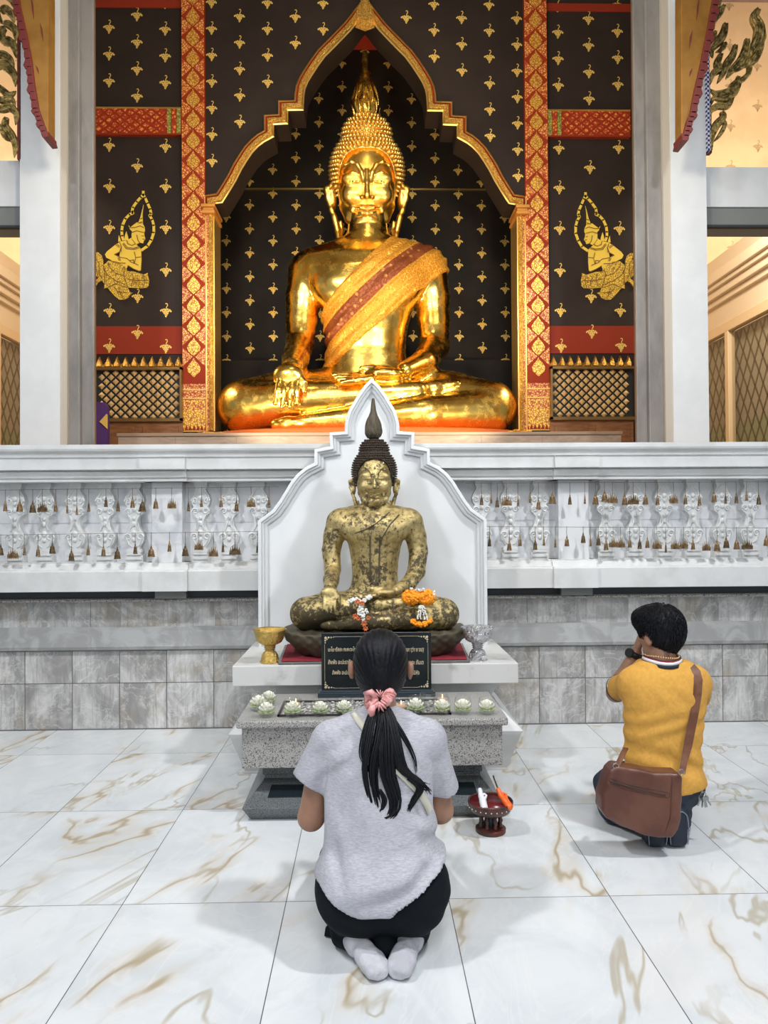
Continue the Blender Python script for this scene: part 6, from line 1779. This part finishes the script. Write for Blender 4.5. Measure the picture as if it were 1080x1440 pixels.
obj('ponytail', mb, HAIR, wo, smooth=True)
# scrunchie
mb = MB(); sc_c = vec(P(534, 984, 2.555))
ring = []
for i in range(40):
    a_ = 2*PI*i/40; ring.append(sc_c+vec((math.cos(a_)*.034*(1+.15*math.sin(3*a_)), math.sin(a_)*.026, math.sin(a_+.6)*.014+.006*math.sin(5*a_))))
for i in range(40):
    p, q = ring[i], ring[(i+1) % 40]
    mb.tube([tuple(p), tuple((p+q)/2), tuple(q)], [.012+.005*math.sin(i*2.1), .019+.004*math.sin(i*1.3), .012+.005*math.sin((i+1)*2.1)], 9)
mb.tube([tuple(sc_c+vec((-.02,-.03,-.01))), tuple(sc_c+vec((-.03,-.035,-.03))), tuple(sc_c+vec((-.026,-.03,-.05)))], [.010,.014,.009], 8)
mb.tube([tuple(sc_c+vec((-.03,-.02,.01))), tuple(sc_c+vec((-.045,-.02,.028))), tuple(sc_c+vec((-.03,-.03,.034))), tuple(sc_c+vec((-.015,-.03,.02)))], [.010,.012,.011,.009], 8)
obj('scrunchie', mb, PINK, wo, smooth=True)
# cream strap of a crossbody bag
ts = S_
def shirt_surface(px, py, off=.010):
    for Yv in np.arange(2.27, 2.80, .002):
        p = P(px, py, Yv); i = [int(round((p[a_]-S_.lo[a_])/S_.h)) for a_ in range(3)]
        if all(0 <= i[a_] < S_.n[a_] for a_ in range(3)) and S_.F[tuple(i)] <= 0: return P(px, py, Yv-off)
    return P(px, py, 2.55)
strap = []
L = [(497,1002),(505,1014),(516,1028),(530,1046),(545,1066),(560,1084),(572,1096),(584,1108),(594,1120),(601,1132),(606,1144)]
mb = MB(); vs = []
for i, (x, y) in enumerate(L):
    j = min(i, len(L)-2); dx, dy = L[j+1][0]-L[j][0], L[j+1][1]-L[j][1]; l = math.hypot(dx, dy); nx, ny = -dy/l*5, dx/l*5
    for s_ in (-1, 1):
        vs.append(tuple(shirt_surface(x+nx*s_, y+ny*s_)))
    for s_ in (1, -1):
        vs.append(tuple(shirt_surface(x+nx*s_, y+ny*s_, .004)))
fs = []
for i in range(len(L)-1):
    for k in range(4): fs.append((i*4+k, i*4+(k+1) % 4, i*4+4+(k+1) % 4, i*4+4+k))
mb.add(vs, fs)
sp = thing('crossbody_strap', vs[0], 'narrow cream bag strap crossing the back of the grey T-shirt', 'strap')
obj('webbing', mb, STRAPC, sp, smooth=True)

# ============================ man
ma = thing('person', (1.28, 3.35, 0), 'man kneeling in a mustard yellow polo shirt with hands raised to his face', 'person')
HC = P(929, 884, 3.40)
yaw_ = math.radians(28); fw = vec((-math.sin(yaw_), math.cos(yaw_), -.05)); rt = vec((math.cos(yaw_), math.sin(yaw_), 0))
F = Field((.92, 2.98, -.01), (1.66, 4.0, 1.12), .0075)
Rh = np.stack([rt, fw/np.linalg.norm(fw), np.cross(rt, fw/np.linalg.norm(fw))])
F.ell(HC, (.082,.100,.108), k=.02, R=Rh); F.ell(HC+fw*.03+vec((0,0,-.05)), (.064,.068,.070), k=.02, R=Rh)
face(F, HC+vec((0,0,-.012)), fw, 1.05)
F.cap(P(931,940,3.37), P(931,900,3.39), .062, .058, k=.015)
for s_ in (-1, 1):
    e = HC+rt*s_*.082+vec((0,0,-.040))-fw*.002; F.ell(e, (.012,.022,.034), k=.006, R=Rh); F.ell(e+rt*s_*.010-fw*.004+vec((0,0,.006)), (.006,.013,.020), k=.003, op='s', R=Rh)
zz = [.15,.24,.34,.44,.54,.64,.70,.75]
F.loft(zz, [1.315,1.315,1.315,1.32,1.325,1.33,1.33,1.33], [3.34]*8, [.12,.12,.115,.12,.13,.13,.10,.06], [.08,.08,.08,.08,.085,.085,.07,.05], k=.02)
shL, shR = P(886,962,3.38), P(978,962,3.38)
elL, elR = P(866,974,3.60), P(980,985,3.62)
wrL, wrR = P(894,918,3.575), P(938,915,3.66)
for sh, el, wr in ((shL, elL, wrL), (shR, elR, wrR)):
    F.chain([sh, (sh+el)/2, el], [.046,.045,.042], k=.006)
    F.chain([el, el+(wr-el)*.35, wr], [.043,.041,.029], k=.02)
hand(F, wrL, (.045,.02,.11), (-1,.3,0), (0,-1,.2), curl=.1); hand(F, wrR, (-.035,-.02,.11), (1,.3,0), (0,-1,.2), curl=.1)
F.chain([vec((1.24,3.34,.20)), vec((1.19,3.66,.10))], [.08,.05], k=.03); F.chain([vec((1.39,3.34,.22)), vec((1.45,3.66,.10))], [.08,.05], k=.03)
F.clip_z(.003)
obj('body', F.mesh(2), SKIN2, ma, smooth=True)
facial_parts(ma, HC+vec((0,0,-.012)), fw, 1.05)
# polo shirt
S2 = Field((.92, 3.05, .15), (1.68, 3.75, .86), .0065)
zz = [.19, .25, .32, .40, .48, .56, .63, .69, .735, .76]
w_ = lambda a, b_: ((XZ(a,1000,3.34)[0]+XZ(b_,1000,3.34)[0])/2, (XZ(b_,1000,3.34)[0]-XZ(a,1000,3.34)[0])/2)
cw = [w_(878,985), w_(877,984), w_(878,981), w_(879,983), w_(880,986), w_(880,990), w_(879,994), w_(880,994), w_(892,984), w_(906,966)]
S2.loft(zz, [c_[0] for c_ in cw], [3.33,3.33,3.335,3.34,3.345,3.35,3.355,3.36,3.365,3.37], [c_[1] for c_ in cw], [.135,.125,.118,.118,.122,.128,.13,.12,.095,.07], k=.02, n=2.4)
S2.chain([P(893,964,3.37), P(976,962,3.37)], [.072,.074], k=.03)
S2.chain([P(899,958,3.365), P(922,944,3.37)], [.060,.055], k=.035); S2.chain([P(973,955,3.365), P(942,944,3.37)], [.060,.055], k=.035)
S2.ell((1.325,3.335,.235), (.172,.142,.110), k=.03)
S2.cap(P(889,962,3.38), P(870.5,968,3.53), .064, .060, k=.02, flat=True)
S2.cap(P(978,962,3.38), P(981,978,3.55), .066, .060, k=.02, flat=True)
def polo(Fv, X, Y, Z):
    f = .005*np.sin(Z*62+X*14+2*np.sin(X*9))*np.exp(-((Z-.33)/.09)**2)
    f = f+.003*np.sin(Z*90-X*30)*np.exp(-((Z-.50)/.07)**2)
    f = f+.004*np.sin((X+Z)*52)*np.exp(-((Z-.64)/.07)**2)*np.exp(-((X-1.36)/.10)**2)
    return np.maximum(Fv+f, .215+.012*np.sin(X*9)-Z)
S2.apply(polo)
obj('polo_shirt', S2.mesh(2), YELT, ma, smooth=True)
# ribbed collar
mb = MB(); cc = P(931, 933, 3.366)
def collar(mb, z0, z1, rx, ry, mi, rx2=None):
    rx2 = rx2 or rx
    n = 36; vs = []; fs = []
    for (z_, s_) in ((z0,1.0),(z1,rx2/rx),(z1,rx2/rx-.06),(z0,.94)):
        for i in range(n):
            a_ = 2*PI*i/n; dz = -.020*math.sin(a_)*0-.012*(math.sin(a_) > .6)*math.sin(a_)
            vs.append((cc[0]+rx*s_*math.cos(a_), cc[1]+ry*s_*math.sin(a_), z_+dz+.006*math.cos(a_*2)))
    for k in range(4):
        for i in range(n):
            j = (i+1) % n; k2 = (k+1) % 4; fs.append((k*n+i, k*n+j, k2*n+j, k2*n+i))
    mb.add(vs, fs, mi)
zc = cc[2]+.015
collar(mb, zc-.016, zc-.002, .094, .094, 0, .088); collar(mb, zc-.002, zc+.010, .088, .088, 1, .083); collar(mb, zc+.010, zc+.014, .083, .083, 2, .081); collar(mb, zc+.014, zc+.017, .081, .081, 0, .080)
obj('collar', mb, [NAVYC, WHITEC, REDC], ma, smooth=True)
mb = MB()
for i in range(44):
    a_ = 2*PI*i/44; mb.ball((cc[0]+.074*math.cos(a_), cc[1]+.072*math.sin(a_), zc+.022+.004*math.sin(a_*2)), .0042, 6, 4)
obj('bead_necklace', mb, BEAD, ma, smooth=True)
mb = MB()
for dx in (-.010,-.003,.004,.010): mb.tube([tuple(P(938+dx*300, 917, 3.317)+vec((0,0,0))), tuple(P(938+dx*300, 926, 3.312))], .0010, 4)
mb.tube([tuple(P(933,916,3.318)), tuple(P(943,916,3.318))], .0012, 4)
obj('neck_tattoo', mb, M('tattoo_ink', (.05,.04,.045), .7), ma)
# sleeve band
el_ax = (P(870.5,968,3.53)-P(889,962,3.38)); el_ax /= np.linalg.norm(el_ax)
mb = MB(); c0 = P(870.5,968,3.53); a1 = np.cross(el_ax, (0,0,1)); a1 /= np.linalg.norm(a1); b1 = np.cross(el_ax, a1)
vs = []; n = 30; fs = []
for d in (-.010, .002):
    for i in range(n):
        a_ = 2*PI*i/n; vs.append(tuple(c0+el_ax*d+(a1*math.cos(a_)+b1*math.sin(a_))*(.0635)))
for i in range(n): j = (i+1) % n; fs.append((i, j, j+n, i+n))
mb.add(vs, fs); obj('sleeve_band', mb, NAVYC, ma, smooth=True)
# hair
H2 = Field(HC-vec((.14,.15,.16)), HC+vec((.14,.15,.15)), .005)
H2.ell(HC-fw*.002+vec((0,0,.012)), (.097,.112,.104), k=.02, R=Rh); H2.ell(HC-fw*.036+vec((0,0,-.030)), (.076,.070,.070), k=.03, R=Rh)
H2.ell(HC+fw*.065+vec((0,0,.056)), (.084,.066,.046), k=.03, R=Rh)
H2.ell(HC-fw*.048+vec((0,0,-.075)), (.050,.036,.042), k=.02, R=Rh)
H2.ell(HC+fw*.13+vec((0,0,-.055)), (.10,.09,.10), k=.015, op='s', R=Rh)
for s_ in (-1, 1): H2.ell(HC+rt*s_*.104+vec((0,0,-.052))+fw*.020, (.040,.048,.050), k=.008, op='s', R=Rh)
H2.apply(lambda Fv, X, Y, Z: np.maximum(Fv, (HC[2]-.108)-Z))
def hair_strands(Fl, VQ, c0, n, L, w, fdir, rgx, zmin):
    V_, Q_ = VQ; mb = MB()
    crown = c0-fdir*.03+vec((0,0,.10))
    for _ in range(n):
        p = V_[rgx.randrange(len(V_))]
        if p[2] < zmin: continue
        nrm = p-(c0+vec((0,0,-.005))); nrm = nrm/vec((.10,.114,.108))**2; nrm /= np.linalg.norm(nrm)
        away = p-crown; away[2] -= .06; t1 = away-nrm*np.dot(away, nrm); l = np.linalg.norm(t1)
        if l < 1e-4: continue
        t1 /= l; sidev = np.cross(nrm, t1); t1 = t1+sidev*rgx.uniform(-.35,.35)
        ll = L*rgx.uniform(.6,1.2); pts = [p-nrm*.002, p+t1*ll*.4+nrm*.0035, p+t1*ll*.75+nrm*.0035-nrm*ll*.12, p+t1*ll-nrm*ll*.30+nrm*.002]
        if pts[-1][2] < zmin-.012: continue
        mb.tube([tuple(q) for q in pts], [w, w*1.1, w*.8, w*.2], 4)
    return mb
hm = H2.mesh(2)
hair_o = obj('hair', hm, HAIR, ma, smooth=True)
hs = obj('hair_strands', hair_strands(H2, hm, HC, 2600, .026, .0013, fw/np.linalg.norm(fw), random.Random(4), HC[2]-.100), HAIR, hair_o, smooth=True); hs['kind'] = 'stuff'
# watch
mb = MB(); wd = wrL-elL; wd /= np.linalg.norm(wd); wc = wrL-wd*.010; a1 = np.cross(wd, (0,1,0)); a1 /= np.linalg.norm(a1); b1 = np.cross(wd, a1)
vs = []; fs = []; n = 28
for d, rr in ((-.014,.0335),(-.014,.0365),(.014,.0345),(.014,.0315)):
    for i in range(n): a_ = 2*PI*i/n; vs.append(tuple(wc+wd*d+(a1*math.cos(a_)+b1*math.sin(a_))*rr))
for k in range(4):
    for i in range(n): j = (i+1) % n; k2 = (k+1) % 4; fs.append((k*n+i, k*n+j, k2*n+j, k2*n+i))
mb.add(vs, fs)
wt = obj('wristwatch', mb, BLACKR, ma, smooth=True)
mb = MB(); out = vec((-.80,-.45,.30)); out -= wd*np.dot(out, wd); out /= np.linalg.norm(out); q = np.cross(wd, out); p0 = wc+out*.033
L8 = []
for z_ in (0, .013):
    for i in range(24):
        a_ = 2*PI*i/24; L8.append(tuple(p0+out*z_+(wd*math.cos(a_)+q*math.sin(a_))*.022))
mb.add(L8, [(i, (i+1) % 24, (i+1) % 24+24, i+24) for i in range(24)]+[tuple(range(24,48)), tuple(range(23,-1,-1))])
o = obj('watch_case', mb, BLACKR, wt)
# trousers
T2_ = Field((.90, 3.00, -.01), (1.68, 3.98, .34), .0075)
T2_.ell((1.325,3.33,.225), (.165,.135,.105), k=.03)
T2_.chain([vec((1.25,3.36,.20)), vec((1.22,3.52,.15)), vec((1.19,3.70,.09))], [.105,.095,.075], k=.03)
T2_.chain([vec((1.40,3.36,.20)), vec((1.44,3.52,.16)), vec((1.49,3.70,.10))], [.105,.095,.080], k=.03)
T2_.chain([vec((1.19,3.68,.078)), vec((1.14,3.45,.082)), vec((1.20,3.27,.085))], [.072,.080,.052], k=.02)
T2_.chain([vec((1.49,3.68,.080)), vec((1.42,3.47,.080)), vec((1.36,3.27,.085))], [.070,.078,.052], k=.02)
T2_.chain([vec((1.325,3.3,.15)), vec((1.31,3.24,.13))], [.075,.06], k=.03)
T2_.apply(lambda Fv, X, Y, Z: Fv+.003*np.sin(X*35+Z*60)*np.sin(Y*40))
T2_.clip_z(.004)
obj('jeans', T2_.mesh(2), JEANS, ma, smooth=True)
for px in (921, 951):
    xs = XZ(px, 1180, 3.19)[0]
    S3 = Field((xs-.09,3.05,-.01), (xs+.09,3.36,.20), .005)
    S3.box((xs,3.185,.085), (.044,.030,.082), rd=.028, k=.01); S3.ell((xs,3.215,.115), (.040,.05,.055), k=.02); S3.ell((xs,3.225,.03), (.045,.055,.03), k=.015)
    S3.clip_z(.002); sh = obj('shoe', S3.mesh(2), M('navy_shoe', (.012,.020,.035), .6) if 'navy_shoe' not in bpy.data.materials else bpy.data.materials['navy_shoe'], ma, smooth=True)
    mb = MB(); pts = [(xs-.036,3.158,.02),(xs-.040,3.155,.07),(xs-.034,3.158,.14),(xs,3.156,.160),(xs+.034,3.158,.14),(xs+.040,3.155,.07),(xs+.036,3.158,.02)]
    mb.tube([tuple(v_) for v_ in bez(pts, 30)], .0022, 5); obj('stitching', mb, M('pale_stitch', (.22,.27,.32), .7) if 'pale_stitch' not in bpy.data.materials else bpy.data.materials['pale_stitch'], sh)
# messenger bag
bg = thing('messenger_bag', tuple(P(905,1125,3.12)), 'brown leather messenger bag hanging behind the man in the yellow polo', 'bag')
BYv = 3.08
out = [(866,1078),(880,1079),(920,1087),(955,1088),(960,1094),(959,1120),(957,1150),(953,1166),(944,1176),(925,1178),(900,1172),(870,1160),(852,1150),(846,1140),(847,1120),(853,1098),(858,1084)]
BF2 = Field((P(840,1100,BYv)[0]-.02, BYv-.02, .02), (P(966,1100,BYv)[0]+.03, BYv+.12, .45), .005)
poly = [XZ(x, y, BYv) for x, y in out]
def bagfn(X, Y, Z):
    PX, PZ = np.broadcast_arrays(X[:, :, :], Z); PX = PX[:, 0, :]; PZ = PZ[:, 0, :]
    d = np.full(PX.shape, 1e9); ins = np.zeros(PX.shape, bool); n = len(poly)
    for i in range(n):
        (x1, z1), (x2, z2) = poly[i], poly[i-1]; ex, ez = x2-x1, z2-z1
        t_ = np.clip(((PX-x1)*ex+(PZ-z1)*ez)/(ex*ex+ez*ez), 0, 1); d = np.minimum(d, np.hypot(PX-x1-ex*t_, PZ-z1-ez*t_))
        ins ^= ((z1 > PZ) != (z2 > PZ)) & (PX < (x2-x1)*(PZ-z1)/((z2-z1) if z2 != z1 else 1e-9)+x1)
    d2 = np.where(ins, -d, d)[:, None, :]+.018
    # bulge thicker toward the bottom
    th = .030+.016*np.clip((.36-Z)/.25, 0, 1)
    dy = np.abs(Y-(BYv+.045))-th
    return np.sqrt(np.maximum(d2, 0)**2+np.maximum(dy, 0)**2)+np.minimum(np.maximum(d2, dy), 0)-.018+.0018*np.sin(X*60+Z*25)*np.sin(Z*45)
BF2.put(BF2.lo, BF2.lo+(BF2.n-1)*BF2.h, bagfn, .005)
obj('bag_body', BF2.mesh(2), LEATHER, bg, smooth=True)
yb = BYv-.004
def surf(px, py, off):
    for Yv in np.arange(BYv-.03, BYv+.10, .0015):
        p = P(px, py, Yv); i = [int(round((p[a_]-BF2.lo[a_])/BF2.h)) for a_ in range(3)]
        if all(0 <= i[a_] < BF2.n[a_] for a_ in range(3)) and BF2.F[tuple(i)] <= 0: return tuple(P(px, py, Yv-off))
    return tuple(P(px, py, BYv))
def seam(L, rad, n=14, off=.001):
    pts = []
    for i in range(len(L)-1):
        for k in range(n): f = k/n; pts.append(surf(L[i][0]+(L[i+1][0]-L[i][0])*f, L[i][1]+(L[i+1][1]-L[i][1])*f, off))
    a_ = np.array(pts)
    for _ in range(4): a_[1:-1] = (a_[:-2]+a_[1:-1]*2+a_[2:])/4
    return [tuple(v_) for v_ in a_]
obj('zipper', MB().tube(seam([(857,1098),(880,1105),(905,1112),(938,1119)], 1), .0034, 6), M('dark_zip', (.05,.022,.015), .5), bg, smooth=True)
mb = MB().tube(seam([(858,1094),(885,1103),(912,1109),(942,1115)], 1), .0018, 5).tube(seam([(855,1101),(880,1109),(905,1116),(941,1122)], 1), .0018, 5).tube(seam([(945,1092),(944,1120),(943,1150),(936,1170)], 1), .0022, 5).tube(seam([(942,1115),(941,1122)], 1), .0018, 5)
obj('piping', mb, M('dark_piping', (.085,.032,.02), .45), bg, smooth=True)
mb = MB().tube(seam([(856,1099),(857,1107)], 1), .0035, 6)
obj('zip_pull', mb, LEATHERS, bg, smooth=True)
# strap: from bag right end up over the right shoulder
def polo_surface(px, py, off):
    for Yv in np.arange(3.08, 3.6, .002):
        p = P(px, py, Yv); i = [int(round((p[a_]-S2.lo[a_])/S2.h)) for a_ in range(3)]
        if all(0 <= i[a_] < S2.n[a_] for a_ in range(3)) and S2.F[tuple(i)] <= 0: return P(px, py, Yv-off)
    return None
L = [(972,938),(979,945),(982,956),(981,975),(977,1000),(972,1025),(967,1050),(962,1072),(959,1088)]
vs = []; last = None
for i, (x, y) in enumerate(L):
    j = min(i, len(L)-2); dx, dy = L[j+1][0]-L[j][0], L[j+1][1]-L[j][1]; l = math.hypot(dx, dy); hw = 6.2 if i < 7 else 4.8; nx, ny = -dy/l*hw, dx/l*hw
    Yc = polo_surface(x, y, 0)
    Yv = (Yc[1]-.008) if Yc is not None else (last or 3.36); 
    if i >= 5: Yv = min(Yv, 3.20-(i-5)*.035)
    last = Yv
    for s_, o_ in ((-1,0),(1,0),(1,.004),(-1,.004)): vs.append(tuple(P(x+nx*s_, y+ny*s_, Yv+o_)))
fs = []
for i in range(len(L)-1):
    for k in range(4): fs.append((i*4+k, i*4+(k+1) % 4, i*4+4+(k+1) % 4, i*4+4+k))
obj('shoulder_strap', MB().add(vs, fs), LEATHERS, bg, smooth=False, angle=50)
mb = MB(); L = [(880,1052,3.20),(875,1062,3.15),(869,1075,3.11),(866,1083,3.09)]
mb.tube([tuple(P(*q)) for q in L], [.012,.012,.012,.012], 8, sq=.25); obj('left_strap_end', mb, LEATHERS, bg, smooth=True)
mb = MB()
cR = P(958, 1086, 3.07); mb.tube([(cR[0]+.012*math.cos(a_), cR[1], cR[2]+.012*math.sin(a_)) for a_ in np.linspace(0, 2*PI, 15)], .0022, 6)
cR = P(866, 1077, 3.085); mb.tube([(cR[0]+.012*math.cos(a_), cR[1], cR[2]+.010*math.sin(a_)) for a_ in np.linspace(0, 2*PI, 15)], .0022, 6)
obj('strap_ring', mb, METALK, bg, smooth=True)
# keys
kc = P(989, 1117, 3.22)
ky = thing('key_bunch', tuple(kc), 'bunch of metal keys hanging from the kneeling man\'s right hip', 'keys')
mb = MB().tube([tuple(P(984,1110,3.24)), tuple(P(988,1115,3.22))], .004, 6)
mb.tube([(kc[0]+.011*math.cos(a_), kc[1], kc[2]+.011*math.sin(a_)) for a_ in np.linspace(0, 2*PI, 17)], .0016, 6); obj('key_ring', mb, METALK, ky, smooth=True)
for i, (dx, dz, rot) in enumerate(((-.012,-.014,-.35),(-.003,-.018,-.08),(.008,-.016,.22),(.014,-.010,.5),(.002,-.012,.05))):
    R3 = Matrix.Rotation(-rot, 3, 'Y'); o_ = Vector(kc)+Vector((dx*.5, -.004*i+.006, dz*.6))
    mb = MB(); T3 = lambda x, z_: (o_+R3 @ Vector((x, 0, z_)))
    pl = [(-.008,0),(-.010,-.008),(-.006,-.018),(-.003,-.020),(-.003,-.044),(0,-.048),(.003,-.044),(.0045,-.040),(.003,-.036),(.0045,-.032),(.003,-.028),(.003,-.020),(.006,-.018),(.010,-.008),(.008,0)]
    pts = [T3(*q) for q in pl]; y_ = pts[0].y
    mb.prism([(p.x, p.z) for p in pts], y_-.0012, y_+.0012)
    obj('key', mb, METALK, ky)
# ------------------------------------------------------------------ light
def area(name, loc, target, size, power, col=(1,1,1), sy=None):
    l = bpy.data.lights.new(name, 'AREA'); l.energy = power; l.size = size; l.color = col
    if name == 'courtyard_lamp': l.spread = math.radians(125)
    if sy: l.shape = 'RECTANGLE'; l.size_y = sy
    o = bpy.data.objects.new(name, l); C.objects.link(o); o.location = loc
    d = Vector(target)-Vector(loc); o.rotation_euler = d.to_track_quat('-Z', 'Y').to_euler(); return o
w = bpy.data.worlds.new('world'); bpy.context.scene.world = w; w.use_nodes = True
w.node_tree.nodes['Background'].inputs[0].default_value = (.80,.88,1.0,1); w.node_tree.nodes['Background'].inputs[1].default_value = .27
area('courtyard_lamp', (-2.6, 1.6, 5.4), (-.2, 4.2, .6), .3, 72, (.97,.98,1))
area('courtyard_lamp', (2.8, 2.0, 5.4), (.3, 4.2, .6), .3, 80, (.97,.98,1))
area('courtyard_fill', (0, -2.6, 3.4), (0, 5.0, 1.2), 3.0, 70, (.97,.98,1))
area('courtyard_lamp', (.3, -1.0, 5.0), (.2, 3.4, .3), 1.5, 42, (.96,.98,1))
def spot(name, loc, target, power, ang, col, rad=.12, blend=.4):
    l = bpy.data.lights.new(name, 'SPOT'); l.energy = power; l.spot_size = math.radians(ang); l.spot_blend = blend; l.color = col; l.shadow_soft_size = rad
    o = bpy.data.objects.new(name, l); C.objects.link(o); o.location = loc
    o.rotation_euler = (Vector(target)-Vector(loc)).to_track_quat('-Z', 'Y').to_euler(); return o
spot('hall_spot', (-1.5, 5.6, 2.1), (.1, 8.0, 3.9), 250, 72, (1,.84,.60))
spot('hall_spot', (1.5, 5.6, 2.1), (-.1, 8.0, 3.9), 250, 72, (1,.84,.60))
area('hall_lamp', (0, 5.0, 6.6), (0, 8.2, 4.2), .6, 12, (1,.88,.68))
area('hall_lamp', (-1.0, 3.8, 4.6), (-.4, 8.2, 4.6), .5, 42, (1,.90,.72))
area('hall_lamp', (1.0, 3.8, 4.6), (.4, 8.2, 4.6), .5, 42, (1,.90,.72))
area('gallery_lamp', (6.5, 7.6, 6.6), (5.6, 10.8, 5.5), .8, 150, (1,.78,.5))
area('gallery_lamp', (-6.5, 7.6, 6.6), (-5.6, 10.8, 5.5), .8, 150, (1,.78,.5))
area('gallery_lamp', (3.8, 7.4, 5.2), (5.0, 9.5, 3.2), .5, 130, (1,.88,.68))
area('gallery_lamp', (-3.8, 7.4, 5.2), (-5.0, 9.5, 3.2), .5, 130, (1,.88,.68))
sc = bpy.context.scene
sc.view_settings.view_transform = 'Standard'; sc.view_settings.look = 'None'; sc.view_settings.gamma = 1; sc.view_settings.exposure = 0.10
sc.cycles.max_bounces = 8; sc.cycles.transparent_max_bounces = 32
bpy.context.view_layer.update()
